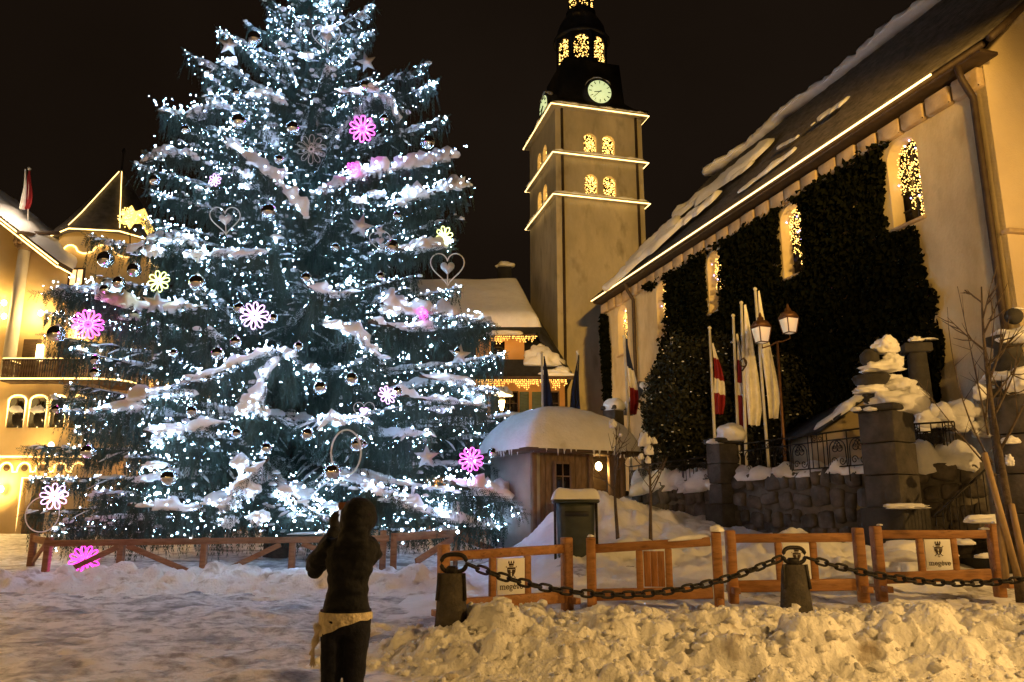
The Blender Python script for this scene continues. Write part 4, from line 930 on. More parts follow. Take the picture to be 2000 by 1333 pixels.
def railing(a, b, z0, z1, label, bays):
    a, b = np.asarray(a, float).copy(), np.asarray(b, float).copy(); a[2] = b[2] = 0; d = b - a; L = np.linalg.norm(d); u = d / L; up = V3(0, 0, 1)
    t_ = thing('iron_railing', (a + b) / 2 + up * z0, label, 'railing')
    h = z1 - z0
    for z in (z0 + .04, z0 + h * .78, z1): MB().tube([a + up * z, b + up * z], .016 if z < z1 else .022, 6).build('rail', 'iron', t_)
    bw = L / bays
    for k in range(bays):
        c = a + u * bw * (k + .5); mb = MB()
        if k % 3 != 2:
            for s in (-1, 1):
                top = [c + u * s * (bw * .30 * math.cos(t) + bw * .10) * 1 + up * (z0 + h * .5 + h * .26 * math.sin(t)) for t in np.linspace(math.pi * .95, -.1, 12)]
                mb.tube(top + [c + u * s * bw * .42 + up * (z0 + .05)], .013, 5)
                mb.tube(spiral(c + u * s * bw * .14 + up * (z0 + h * .56), u, h * .15, 1.4, math.pi / 2, s), .010, 5)
                mb.tube(spiral(c + u * s * bw * .2 + up * (z0 + h * .2), u, h * .12, 1.3, 0, -s), .010, 5)
        else:
            for s in (-.3, 0, .3): mb.tube([c + u * s * bw + up * (z0 + .04), c + u * s * bw + up * z1], .012, 5)
            for s in (-1, 1): mb.tube(spiral(c + u * s * bw * .15 + up * (z0 + h * .85), u, h * .09, 1.3, -math.pi / 2, s), .010, 5)
        mb.build('scroll', 'iron', t_)
    for k in range(bays + 1): MB().tube([a + u * bw * k + up * (z0 - .3), a + u * bw * k + up * z1], .014, 5).build('baluster', 'iron', t_)
railing(P2 + V3(.2, .15, 0), P1 + V3(-.35, .15, 0), zW1 + .02, Z(1690, 836, 17.2), 'scrolled iron railing on the terrace wall beside the urn pillar', 8)
railing(W2e + V3(0, .3, 0), P2 + V3(-.3, .3, 0), zW2 + .05, Z(1310, 903, 24), 'scrolled iron railing behind the two young bare trees', 7)
railing(P1 + V3(.45, 1.0, 0), P3 + V3(-.3, 1.6, 0), zW3 + .05, Z(1865, 828, 17.6), 'iron railing between the urn pillar and the pillar with a ball', 6)
# stair with handrail between the two pillars
stair = thing('stone_steps', (P1[0] + 1.4, 15.6, .3), 'dark stone steps and sloping handrail behind the barrier at the right', 'steps')
for k in range(6):
    MB().bbox((P1[0] + 1.0 + k * .32, 16.2, .45 + k * .17), (.36, 1.3, .20 + k * .02), None, .02).build('step', 'dark_stone', stair)
ra, rb = at(1822, 1012, 15.6), at(1938, 905, 15.6)
MB().tube([ra, rb], .022, 6).build('handrail', 'iron', stair)
for f in np.linspace(.05, .95, 9):
    p = ra + (rb - ra) * f; MB().tube([p, p - V3(0, 0, .75)], .011, 5).build('baluster', 'iron', stair)
mb = MB()
for k, (px, py, Yq, r) in enumerate(((1830, 1085, 14, .22), (1775, 1075, 14.4, .3), (1880, 1062, 15, .16), (1925, 1018, 15.3, .24), (1760, 1092, 13.8, .28), (1930, 1088, 14.0, .14))): blob(mb, at(px, py, Yq), (r * 1.5, r, r * .5), k + 40)
mb.build('step_snow', 'snow', smooth=True, kind='stuff', label='small clods of snow on the dark stone steps', cat='snow')

def pillar(p, side, zb, zs, zt, rot, label, name='gate_pillar'):
    t_ = thing(name, (p[0], p[1], zb), label, 'pillar'); R = rotz(rot)
    MB().bbox((p[0], p[1], (zb + zs) / 2), (side * 1.28, side * 1.28, zs - zb), R, .03).build('plinth', 'dark_stone', t_)
    n = 3
    for k in range(n):
        h = (zt - zs) / n; MB().bbox((p[0], p[1], zs + h * (k + .5)), (side + random.uniform(-.015, .015), side + random.uniform(-.015, .015), h - .015), R, .018).build('block', 'grey_stone', t_)
    MB().bbox((p[0], p[1], zt + .07), (side * 1.22, side * 1.22, .14), R, .03).build('cap', 'dark_stone', t_)
    return t_
R45 = math.radians(34)
p1 = at(1738, 900, 17.0)
zp_t = Z(1738, 806, 17.0); zp_s = Z(1738, 992, 17.0)
pl = pillar(p1, .78, .3, zp_s, zp_t, R45, 'stone gate pillar with a bowl urn half buried in snow')
zb = zp_t + .14
# ornament: scrolled block, bowl and knob
ux, uy = p1[0] - .22, p1[1]
urn = MB().lathe([(.14, zb), (.12, zb + .18), (.10, zb + .26), (.34, zb + .48), (.40, zb + .62), (.36, zb + .66), (.12, zb + .70), (.10, zb + .85), (.20, zb + .98), (.20, zb + 1.12), (.08, zb + 1.24)], 16, (ux, uy, 0)).build('urn', 'dark_stone', pl, smooth=True)
for s in (-1, 1):
    c = V3(p1[0] + s * .30, p1[1] - .05, zb + .16); mb = MB(); mb.tube([c + V3(math.cos(t) * .17 * (1 - t / 9), 0, math.sin(t) * .17 * (1 - t / 9)) for t in np.linspace(0, 6, 16)], .07, 6); mb.build('volute', 'dark_stone', pl)
mb = MB()
def pxblob(px, py, Y, rx, ry, rz, seed, flat=-.6, amp=.34): blob(mb, at(px, py, Y), (rx, ry, rz), seed, 3, amp, flat, 2.1)
pxblob(1755, 790, 16.9, .58, .42, .30, 1); pxblob(1750, 752, 16.9, .34, .3, .20, 2); pxblob(1700, 762, 16.95, .34, .28, .13, 3); pxblob(1785, 775, 16.9, .24, .28, .28, 4, -.8)
pxblob(1722, 720, 16.95, .44, .36, .16, 5); pxblob(1745, 706, 16.95, .20, .22, .20, 6); pxblob(1728, 678, 16.95, .26, .24, .22, 7); pxblob(1672, 800, 16.9, .10, .1, .06, 8); pxblob(1700, 800, 16.7, .12, .1, .05, 9)
pxblob(1770, 990, 16.3, .42, .18, .07, 10)
mb.build('pillar_snow', 'snow', smooth=True, kind='stuff', label='bulging snow heaped over the urn of the gate pillar', cat='snow')
p3_ = at(1996, 900, 15.6); z3t = Z(1990, 775, 15.6)
pr = pillar(p3_, .72, .2, Z(1990, 1005, 15.6), z3t, R45, 'stone gate pillar with a ball finial at the picture edge')
MB().lathe([(.30, z3t + .14), (.30, z3t + .45), (.42, z3t + .52), (.42, z3t + .62), (.28, z3t + .7), (.24, z3t + 1.0), (.40, z3t + 1.08), (.40, z3t + 1.2), (.10, z3t + 1.28), (.08, z3t + 1.36)], 14, (p3_[0] + .02, p3_[1], 0)).build('finial_stem', 'dark_stone', pr, smooth=True)
m2 = MB(); blob(m2, at(1980, 618, 15.6), (.17, .17, .17), 1, 3, .02, -2); m2.build('ball', 'dark_stone', pr, smooth=True)
mb = MB()
pxblob(1985, 662, 15.5, .46, .42, .20, 21); pxblob(1985, 735, 15.5, .52, .45, .17, 22); pxblob(1990, 750, 15.2, .26, .22, .22, 23, -.9); pxblob(1915, 768, 15.5, .13, .12, .16, 24, -.9); pxblob(1985, 605, 15.6, .10, .1, .04, 25)
pxblob(1972, 900, 15.0, .07, .07, .11, 26, -.9); pxblob(1972, 862, 15.1, .16, .12, .08, 27)
mb.build('pillar_snow', 'snow', smooth=True, kind='stuff', label='snow shelves on the pillar with the ball finial', cat='snow')
p2_ = at(1412, 900, 21.5); z2t = Z(1410, 868, 21.5)
pillar(p2_, .62, 1.0, Z(1410, 985, 21.5), z2t, math.radians(20), 'squat dark stone pillar with a round snow cap beside the low wall')
mb = MB(); pxblob(1428, 852, 21.4, .40, .40, .34, 31, -.4, .12); pxblob(1400, 864, 21.3, .22, .2, .08, 32)
mb.build('pillar_snow', 'snow', smooth=True, kind='stuff', label='round snow cap on the squat dark pillar', cat='snow')
p4_ = at(1199, 850, 27.0); z4t = Z(1199, 802, 27.0)
pillar(p4_, .52, 1.6, 2.4, z4t, math.radians(45), 'slim stone pillar with a mushroom of snow behind the hut')
mb = MB(); pxblob(1199, 795, 27.0, .38, .38, .30, 33, -.45, .08)
mb.build('pillar_snow', 'snow', smooth=True, kind='stuff', label='mushroom of snow on the slim pillar behind the hut', cat='snow')
# dark stone cross shaft
pc_ = at(1808, 850, 19.5); zct, zcb = Z(1808, 668, 19.5), 1.6
cr = thing('stone_shaft', (pc_[0], pc_[1], zcb), 'tall dark stone shaft standing behind the urn pillar', 'monument')
MB().lathe([(.52, zcb), (.50, zcb + .9), (.36, zcb + 1.2), (.27, zct - .35), (.26, zct - .3)], 4, (pc_[0], pc_[1], 0), .5).build('shaft', 'dark_stone', cr)
MB().bbox((pc_[0], pc_[1], zct - .18), (.66, .5, .24), rotz(-.2), .03).build('head', 'dark_stone', cr)
mb = MB(); pxblob(1789, 664, 19.4, .16, .14, .08, 35); pxblob(1815, 663, 19.4, .2, .12, .025, 36)
mb.build('shaft_snow', 'snow', smooth=True, kind='stuff', label='dab of snow on the dark stone shaft', cat='snow')
# small shed beyond the terrace
SY = 21.5
sq = lambda px, py: (XX(px, py, SY), Z(px, py, SY))
shed = thing('garden_shed', (XX(1760, 850, SY), SY + 1.5, 1.8), 'small ochre shed with snowy roof behind the stone shaft', 'shed')
poly = [(sq(1612, 842)[0], 1.8), (sq(1884, 800)[0], 1.8), sq(1884, 742), sq(1752, 736), sq(1612, 842)]
MB().prism(poly, (0, SY, 0), (1, 0, 0), (0, 0, 1), (0, 3, 0)).build('wall', 'gable_plaster', shed)
rt = [sq(1590, 848), sq(1752, 733), sq(1892, 739)]
rpoly = rt + [(x, z + .10) for x, z in rt[::-1]]
MB().prism(rpoly, (0, SY - .35, 0), (1, 0, 0), (0, 0, 1), (0, 3.6, 0)).build('roof', 'dark_roof', shed)
mb = MB()
for (A, B), w_ in (((rt[0], rt[1]), .14), ((rt[1], rt[2]), .12)): snow_ridge(mb, [V3(A[0] + (B[0] - A[0]) * t, SY - .1, A[1] + (B[1] - A[1]) * t + .10) for t in np.linspace(0, 1, 26)], .26, w_, 8, 4, .4)
mb.build('shed_snow', 'snow', smooth=True, kind='stuff', label='snow along the roof edge of the ochre shed', cat='snow')
mb = MB()
for k in range(26):
    blob(mb, at(random.uniform(1805, 1940), random.uniform(800, 850), 18.6), np.array((1, .8, .8)) * random.uniform(.12, .34), k + 60, 2, .3, -.6)
mb.build('snow_pile', 'snow', smooth=True, kind='stuff', label='heap of snow clods behind the railing beside the ochre shed', cat='snow')

# ---------------------------------------------------------------- shrub and young trees
M['shrub'] = mat('shrub_leaf', (0.010, 0.012, 0.006), (0.024, 0.025, 0.012), 3, 0.6, spec=0.3)
rs = np.random.RandomState(12)
def leaf_cloud(lobes, n, size):
    out = []
    tot = sum(r[0] * r[2] for c, r in lobes)
    for c, r in lobes:
        m = int(n * r[0] * r[2] / tot); d = rs.normal(0, 1, (m, 3)); d /= np.linalg.norm(d, axis=1)[:, None]
        rad = rs.uniform(.72, 1.03, m) * (1 + .16 * fbm(d * 2.2 + c, 3, 3)); C = np.asarray(c) + d * rad[:, None] * np.asarray(r)
        a = rs.normal(0, 1, (m, 3)); a /= np.linalg.norm(a, axis=1)[:, None]; b = np.cross(a, d + rs.normal(0, .5, (m, 3))); b /= np.linalg.norm(b, axis=1)[:, None]
        s = rs.uniform(.5, 1.2, m)[:, None] * size; out.append(np.stack((C + a * s, C + b * s * .45, C - a * s * .7, C - b * s * .45), 1))
    return np.concatenate(out)
SYb = 25.6
lob = [(at(1340, 790, SYb), (1.45, 1.1, 2.2)), (at(1455, 790, SYb), (1.6, 1.2, 2.2)), (at(1545, 800, SYb - .4), (1.2, 1.1, 1.9)), (at(1400, 740, SYb), (1.1, 1.0, 1.4)), (at(1310, 850, SYb), (1.0, .9, 1.5))]
shr = thing('clipped_shrub', (float(lob[1][0][0]), SYb, 2.3), 'broad dark evergreen shrub behind the row of flagpoles', 'shrub')
MB().soup(leaf_cloud(lob, 30000, .10)).build('foliage', 'shrub', shr)
mb = MB()
for k in range(9): mb.tube([(lob[1][0][0] + random.uniform(-1.8, 1.8), SYb + random.uniform(-.4, .4), 2.0), (lob[1][0][0] + random.uniform(-2, 2), SYb, 5.2)], [.05, .02], 5)
mb.build('stem', 'bark', shr, kind='stuff')
pts = []
for c, r in lob:
    d = rs.normal(0, 1, (30, 3)); d /= np.linalg.norm(d, axis=1)[:, None]; d[:, 1] = -abs(d[:, 1]); pts.append(np.asarray(c) + d * np.asarray(r))
mb = MB(); V, Fc = ICO[1]
for p in np.concatenate(pts): mb.add(V * np.array((.045, .045, .025)) * random.uniform(.4, 1.1) + p, Fc)
mb.build('shrub_snow', 'snow', smooth=True, kind='stuff', label='flecks of snow caught on the dark shrub', cat='snow')
def bare_tree(base, tip, r0, nbr, seed, label, name='young_tree', spread=.5, first=.45, snow=(), mt='bark', sub=3):
    rs = np.random.RandomState(seed); base, tip = np.asarray(base, float), np.asarray(tip, float); H = np.linalg.norm(tip - base)
    t_ = thing(name, base, label, 'tree')
    ts = np.linspace(0, 1, 12); path = base + (tip - base) * ts[:, None] + .025 * H * np.sin(ts * 5 + seed)[:, None] * V3(1, .4, 0) * ts[:, None]
    MB().tube(path, r0 * (1 - .85 * ts), 7).build('trunk', mt, t_)
    mb = MB()
    for k in range(nbr):
        f = first + (1 - first) * (k + .5) / nbr * .95; p = V3(*[np.interp(f, ts, path[:, q]) for q in range(3)]); a = rs.uniform(0, 2 * math.pi); L = H * spread * (1.15 - f) * rs.uniform(.7, 1.2)
        d = V3(math.cos(a), math.sin(a) * .7, rs.uniform(.7, 1.5)); d /= np.linalg.norm(d); s_ = np.linspace(0, 1, 7)[:, None]
        br = p + d * L * s_ + V3(0, 0, .15 * L) * s_ ** 2; mb.tube(br, r0 * .42 * (1 - f * .5) * (1 - .8 * s_[:, 0]), 5)
        for q in range(sub):
            p2 = br[rs.randint(2, 6)]; d2 = d + rs.normal(0, .5, 3); d2 /= np.linalg.norm(d2); mb.tube([p2, p2 + d2 * L * .22, p2 + d2 * L * .42 + V3(0, 0, .05 * L)], [r0 * .16, r0 * .12, r0 * .05], 4)
    mb.build('crown', mt, t_)
    if len(snow):
        m2 = MB()
        for k, (px, py, Yq, r) in enumerate(snow): blob(m2, at(px, py, Yq), np.array((r * .8, r * .8, r)), k + seed, 3, .3, -.7)
        m2.build('snow_tuft', 'snow', t_, smooth=True, kind='stuff')
    return t_
b = at(1206, 1012, 18.5); bare_tree((b[0], b[1], gz(b[0], b[1]) - .1), at(1198, 832, 18.5), .05, 9, 3, 'young bare tree with one tuft of snow in front of the hut corner', snow=((1197, 829, 18.5, .11), (1212, 850, 18.5, .05)))
b = at(1271, 1034, 17.0); bare_tree((b[0], b[1], gz(b[0], b[1]) - .1), at(1262, 850, 17.0), .05, 9, 5, 'young bare tree with clotted snow in its crown beside the squat pillar', snow=((1258, 862, 17, .16), (1268, 880, 17, .13), (1252, 893, 17, .07), (1277, 862, 17, .08), (1266, 900, 17, .08)))
b = at(1990, 1140, 11.9); tr = bare_tree((b[0], b[1], .35), at(1912, 560, 12.3), .075, 10, 8, 'bare sapling tied to pale stakes in front of the ball pillar', 'bare_sapling', .42, .42, sub=5)
for (pa, pb) in (((1990, 1135), (1922, 885)), ((2006, 1130), (1975, 985)), ((1965, 1135), (1950, 1000))):
    MB().tube([at(*pa, 11.7), at(*pb, 11.9)], [.05, .045], 7).build('stake', 'stake', tr)
for (pa, pm, pb) in (((1938, 905), (1860, 790), (1850, 600)), ((1930, 850), (1900, 700), (1870, 560)), ((1945, 930), (1880, 860), (1790, 740)), ((1925, 820), (1935, 690), (1945, 590))):
    A, Bm, C = at(*pa, 12.0), at(*pm, 12.1), at(*pb, 12.3); ts = np.linspace(0, 1, 10)[:, None]
    q_ = A * (1 - ts) ** 2 + 2 * Bm * ts * (1 - ts) + C * ts ** 2; mb = MB(); mb.tube(q_, .016 * (1 - .75 * ts[:, 0]), 5)
    for k in range(7):
        p = q_[random.randint(2, 8)]; mb.tube([p, p + V3(random.uniform(-.3, .3), 0, random.uniform(.1, .4))], [.006, .002], 4)
    mb.build('bough', 'bark', tr)
# ---------------------------------------------------------------- the great spruce
M['needle'] = mat('spruce_needle', (0.018, 0.042, 0.034), (0.045, 0.080, 0.060), 1.6, 0.55, spec=0.35)
M['trunk'] = mat('spruce_bark', (0.05, 0.036, 0.026), (0.10, 0.075, 0.055), 6, 0.9, bump=0.6)
TX, TY, TG = -7.45, 26.0, 0.15
_rz = [1.0, 2.2, 4.0, 6.0, 8.2, 10.2, 12.2, 15.0, 17.6, 19.3, 20.6, 22.6]
_rr = [7.6, 8.0, 8.0, 7.4, 6.9, 6.2, 5.7, 5.0, 4.1, 2.9, 1.9, 0.15]
def RT(z): return np.interp(z, _rz, _rr)
def on_tree(px, py, frac=0.93):
    """where the picture ray first meets the spruce's outline cone (or passes it closest)"""
    r = ray(px, py); best, bp = 1e9, None
    for Yq in np.arange(16.5, 27.5, 0.06):
        p = V3(0, 0, CAMZ) + r * (Yq / r[1]); q = math.hypot(p[0] - TX, p[1] - TY) - RT(p[2]) * frac
        if q < 0: return p
        if q < best: best, bp = q, p
    return bp
rs = np.random.RandomState(21)
branches = []     # (points[k,3], length)
def make_branch(root, tip, sag, k=22):
    t = np.linspace(0, 1, k)[:, None]; L = np.linalg.norm(tip - root)
    P = root * (1 - t) + tip * t - V3(0, 0, 1) * sag * L * np.sin(np.pi * t ** 0.9) * (1 - .25 * t)
    P = P + V3(1, 0, 0) * (0.03 * L * np.sin(t * 5 + rs.uniform(0, 6)) * t) + V3(0, 1, 0) * (0.03 * L * np.cos(t * 4 + rs.uniform(0, 6)) * t)
    branches.append((P, L)); return P
def trunk_pt(z): return V3(TX, TY, z)
# limbs whose tips show on the outline: (picture x, y, depth offset)
tips = [(842, 122, -.6), (848, 166, .3), (872, 234, 0), (876, 300, -.8), (910, 358, .2), (906, 425, -.5), (884, 470, .6), (935, 632, -.4), (962, 655, .5), (985, 690, -.8), (1040, 815, -1.6), (1012, 850, -1.2), (992, 832, -.4), (1022, 905, -1.9), (962, 705, -.6), (975, 960, -1.6), (1052, 1000, -2.6), (932, 880, -1.0), (1048, 806, -.8), (960, 760, .3), (1003, 905, -1.0), (1072, 985, -2.2), (905, 560, .5),
        (432, 65, .3), (370, 110, -.4), (310, 213, 0), (352, 238, -.9), (275, 318, -.3), (296, 372, .6), (285, 425, -.8), (182, 465, .3), (192, 540, -1.0), (112, 572, .2), (86, 608, -.4), (104, 655, -1.2), (104, 775, .2), (150, 838, -.8), (52, 872, 0), (60, 935, -.6), (66, 1000, -1.2), (112, 1035, -2),
        (525, 20, 0), (480, 45, .4), (725, 12, -.3), (732, 60, .3), (716, 85, -.6), (790, 215, .4), (560, -30, 0), (690, -25, .2)]
for px, py, dy in tips:
    tip = at(px, py, TY + dy); L = math.hypot(tip[0] - TX, tip[1] - TY)
    s = np.interp(tip[2], [1, 5, 10, 16, 21], [-0.22, -0.02, 0.12, 0.30, 0.55])
    make_branch(trunk_pt(min(max(tip[2] - s * L, 0.9), 22)), tip, 0.06)
# heavy limbs towards the camera that carry the long ribbons of snow
heavy = [(440, 268, .97), (200, 800, .98), (432, 985, 1.0), (985, 1030, 1.0), (745, 695, .97), (490, 800, .96), (895, 745, .97), (290, 470, .97), (470, 330, .95), (715, 345, .93), (600, 560, .95), (640, 1000, .99), (830, 850, .98), (330, 850, .99),
         (560, 690, .9), (790, 560, .95), (385, 640, .97), (270, 620, .97), (700, 820, .96), (540, 460, .92), (500, 190, .95), (640, 130, .9), (740, 180, .95), (250, 940, 1.0), (560, 1010, 1.0), (790, 960, 1.0), (880, 960, 1.0)]
heavy_i = []
for px, py, fr in heavy:
    tip = on_tree(px, py, fr); L = math.hypot(tip[0] - TX, tip[1] - TY)
    s = np.interp(tip[2], [1, 5, 10, 16, 21], [-0.30, -0.12, 0.10, 0.28, 0.5]); heavy_i.append(len(branches))
    make_branch(trunk_pt(min(max(tip[2] - s * L, 0.9), 22)), tip, 0.05)
# boughs whose snow reads as long ribbons, traced along the outer face of the spruce
ribbons = [[(195, 803), (300, 772), (400, 738), (480, 705), (545, 685)], [(438, 268), (490, 315), (545, 355), (600, 428)], [(885, 305), (830, 320), (760, 335), (700, 348), (615, 378)], [(905, 362), (850, 375), (800, 390), (760, 402)], [(250, 495), (300, 470), (350, 460), (385, 478)],
           [(550, 690), (520, 730), (500, 770), (488, 805)], [(640, 632), (690, 650), (720, 685), (748, 702)], [(700, 945), (760, 978), (850, 1008), (960, 1030)], [(525, 895), (490, 930), (455, 980), (430, 1010)], [(770, 768), (840, 782), (900, 790), (950, 795)], [(820, 735), (885, 745), (922, 765), (938, 805)],
           [(745, 590), (820, 615), (880, 622), (955, 632)], [(720, 628), (790, 642), (860, 645), (930, 628)], [(275, 318), (325, 300), (375, 300)], [(310, 215), (370, 225), (440, 200)], [(478, 182), (520, 186), (558, 206)], [(662, 182), (720, 178), (762, 205), (778, 242)], [(778, 487), (830, 484), (872, 480)],
           [(280, 842), (350, 840), (435, 826)], [(250, 985), (320, 990), (400, 1000)], [(378, 502), (440, 500), (525, 494)], [(188, 578), (260, 600), (330, 606), (405, 598)], [(870, 938), (930, 958), (1000, 982), (1066, 990)], [(618, 842), (650, 815), (698, 820)], [(110, 580), (165, 566), (225, 572)], [(600, 560), (650, 575), (705, 570)], [(560, 960), (610, 1000), (640, 1020)]]
ribbon_i = []
for rb_ in ribbons:
    q = np.array([on_tree(px, py, 0.97) for px, py in rb_]); tt = np.linspace(0, len(q) - 1, 22); P = np.stack([np.interp(tt, np.arange(len(q)), q[:, j]) for j in range(3)], 1)
    P[1:-1] = (P[:-2] + 2 * P[1:-1] + P[2:]) / 4; ribbon_i.append(len(branches)); branches.append((P, float(np.linalg.norm(np.diff(P, axis=0), axis=1).sum())))
# the rest of the whorls
z = 1.3; ph = 0.0
while z < 22.0:
    n = int(np.interp(z, [1, 12, 22], [8, 7, 6])); ph += 0.9
    for k in range(n):
        a = ph + 2 * math.pi * k / n + rs.uniform(-.22, .22); zz = z + rs.uniform(-.3, .3)
        L = RT(zz) * rs.uniform(.52, .88) * np.interp(zz, [14, 18, 21], [1, .84, .72]); s = np.interp(zz, [1, 5, 10, 16, 21], [-0.18, -0.04, 0.10, 0.28, 0.6]) + rs.uniform(-.06, .06)
        root = trunk_pt(min(max(zz - s * L * .9, .8), 22.3)); tip = V3(TX + math.cos(a) * L, TY + math.sin(a) * L, max(zz, .9))
        make_branch(root, tip, 0.07)
    z += np.interp(z, [1, 10, 22], [1.12, 0.98, 0.55])
# twigs, hanging sprays, snow and lights on each limb
sp_p, sp_d, sp_l, sp_w = [], [], [], []
fixed_led = []; led = []; snowm = MB(); wood = MB()
twig_n = 0
for bi, (P, L) in enumerate(branches):
    k = len(P); t = np.linspace(0, 1, k); r0 = 0.018 + 0.012 * L
    wood.tube(P, r0 * (1 - .88 * t), 5)
    T = np.gradient(P, axis=0); T /= np.linalg.norm(T, axis=1)[:, None]
    front = P[-1][1] < TY + 1.5
    lit = 1.5 if rs.uniform() < .62 else .35     # some boughs carry the string, others hardly any
    dens = 1.0 if front else 0.45
    side = np.cross(T, V3(0, 0, 1)); side /= np.linalg.norm(side, axis=1)[:, None]
    # secondary twigs
    m = int(L / 0.15 * dens)
    for q in range(m):
        f = 0.16 + 0.84 * (q + rs.uniform(0, 1)) / m; fi = f * (k - 1); i0 = min(int(fi), k - 2); w = fi - i0
        p = P[i0] * (1 - w) + P[i0 + 1] * w; tt = T[i0]; sd = side[i0] * (1 if q % 2 else -1)
        l2 = min(0.26 + 0.30 * L * (1 - f) ** .75, 1.35) * rs.uniform(.7, 1.15)
        d = tt * 0.62 + sd * 0.78 + V3(0, 0, rs.uniform(-.18, .10)); d /= np.linalg.norm(d)
        n2 = max(3, int(l2 / 0.085 * (1 if front else .7)))
        u = (np.arange(n2) + rs.uniform(0, 1, n2)) / n2
        tw_ = p + d * (l2 * u)[:, None] - V3(0, 0, 1) * (0.30 * l2 * u ** 2)[:, None]
        hang = V3(0, 0, -1) * rs.uniform(.9, 1.5) + d * .40
        dd = hang + rs.normal(0, .22, (n2, 3)); dd /= np.linalg.norm(dd, axis=1)[:, None]
        sp_p.append(tw_); sp_d.append(dd); sp_l.append(rs.uniform(.16, .38, n2) * (1.1 if L > 3 else .8)); sp_w.append(rs.uniform(.045, .080, n2))
        # the twig itself carries needles on top
        na = max(2, int(l2 / .17)); ua = (np.arange(na) + .5) / na
        ta = p + d * (l2 * ua)[:, None] - V3(0, 0, 1) * (0.30 * l2 * ua ** 2)[:, None]; da = d + rs.normal(0, .12, (na, 3)); da /= np.linalg.norm(da, axis=1)[:, None]
        sp_p.append(ta); sp_d.append(da); sp_l.append(np.full(na, .24)); sp_w.append(np.full(na, .06))
        if front or q % 2 == 0:
            pr = rs.uniform(0, 1)
            if pr < 0.42 * lit:
                e = p + d * l2 * rs.uniform(.5, 1.0) + V3(0, 0, -.25 * l2 + rs.uniform(-.05, .1)) + rs.normal(0, .04, 3); led.append(e)
            if pr < 0.16 * lit: led.append(p + d * l2 * rs.uniform(.2, .9) + V3(0, 0, -rs.uniform(.15, .6)))
        if front and bi not in ribbon_i and l2 > .24 and rs.uniform() < .34:
            uu = rs.uniform(.3, .9); blob(snowm, p + d * l2 * uu + V3(0, 0, .03 - .3 * l2 * uu ** 2), np.array((1, 1, .6)) * rs.uniform(.05, .11), twig_n % 89, 1, .4, -.4); twig_n += 1
        elif front and bi not in ribbon_i and l2 > .24 and rs.uniform() < .36:
            us = np.linspace(rs.uniform(.05, .4), rs.uniform(.6, .95), 4); ps = p + d * (l2 * us)[:, None] - V3(0, 0, 1) * (0.30 * l2 * us ** 2 - .03)[:, None]
            snow_ridge(snowm, ps, rs.uniform(.03, .075), rs.uniform(.025, .055), 5, twig_n % 97, .5, True, 5); twig_n += 1
    # hanging curtain straight under the limb
    m = int(L / 0.032 * dens); f = 0.08 + .92 * rs.uniform(0, 1, m); fi = f * (k - 1); i0 = np.minimum(fi.astype(int), k - 2); w = (fi - i0)[:, None]
    p = P[i0] * (1 - w) + P[i0 + 1] * w + rs.normal(0, .05, (m, 3)); d = V3(0, 0, -1) + rs.normal(0, .16, (m, 3)); d /= np.linalg.norm(d, axis=1)[:, None]
    ln = rs.uniform(.3, .85, m) * np.interp(L, [0, 2, 5], [.35, .6, 1.0]); sp_p.append(p); sp_d.append(d); sp_l.append(ln); sp_w.append(rs.uniform(.05, .08, m))
    sp_p.append(p + d * ln[:, None] * .7); sp_d.append(d); sp_l.append(ln * .8); sp_w.append(np.full(m, .05))
    # lights strung along the limb
    m = int(L / 0.075 * lit * (1 if front else .5)); f = .12 + .9 * rs.uniform(0, 1, m); f = np.minimum(f, 1.0); fi = f * (k - 1); i0 = np.minimum(fi.astype(int), k - 2); w = (fi - i0)[:, None]
    led += list(P[i0] * (1 - w) + P[i0 + 1] * w + rs.normal(0, .05, (m, 3)) + V3(0, 0, .04))
    if bi in ribbon_i:     # the string runs over and beside the snow
        m = int(L / .10); f = rs.uniform(0, 1, m); fi = f * (k - 1); i0 = np.minimum(fi.astype(int), k - 2)
        ex = P[i0] + side[i0] * rs.normal(0, .24, m)[:, None] + V3(0, -.06, 0) + np.stack((np.zeros(m), np.zeros(m), rs.uniform(.02, .34, m)), 1); fixed_led += list(ex)
    # ribbon of snow
    heavyb = bi in heavy_i; rib = bi in ribbon_i
    if front:
        a0 = rs.uniform(.12, .4); a1 = rs.uniform(.75, 1.0)
        if heavyb: a0, a1 = .12, 1.0
        if rib: a0, a1 = 0.0, 1.0
        kk = int(max(8, (a1 - a0) * L / .10)); tt = np.linspace(a0, a1, kk); ps = np.stack([np.interp(tt, t, P[:, q]) for q in range(3)], 1)
        msk = np.clip(.75 + 1.0 * vn(np.stack((tt * L * 1.1, tt * 0 + bi, tt * 0), -1), 3), .15, 1.4)
        if rib: msk = np.clip(1.0 + .9 * vn(np.stack((tt * L * 2.3, tt * 0 + bi, tt * 0), -1), 8), .35, 1.7)
        ww = (0.205 if rib else 0.15 if heavyb else 0.105) * (0.6 + .4 * np.sin(np.pi * np.linspace(.1, .95, kk))) * msk * np.interp(L, [1, 6], [.65, 1.15])
        snow_ridge(snowm, ps + V3(0, 0, .015), ww, ww * (.9 if rib else .75), 12 if rib else 8, bi, .85 if rib else .5, True, 4.6 if rib else 3.4)
        # small pads beside the ribbon
        for q in range(int(L * (4.5 if rib else 1.6))):
            i = rs.randint(5, k); blob(snowm, P[i] + side[i] * rs.uniform(-.5, .5) * (1 - i / k + .25) + V3(0, 0, rs.uniform(-.12, .04)), np.array((1, .9, .45)) * rs.uniform(.06, .16), q + bi, 1, .35, -.3)
sp_p, sp_d, sp_l, sp_w = map(np.concatenate, (sp_p, sp_d, sp_l, sp_w))
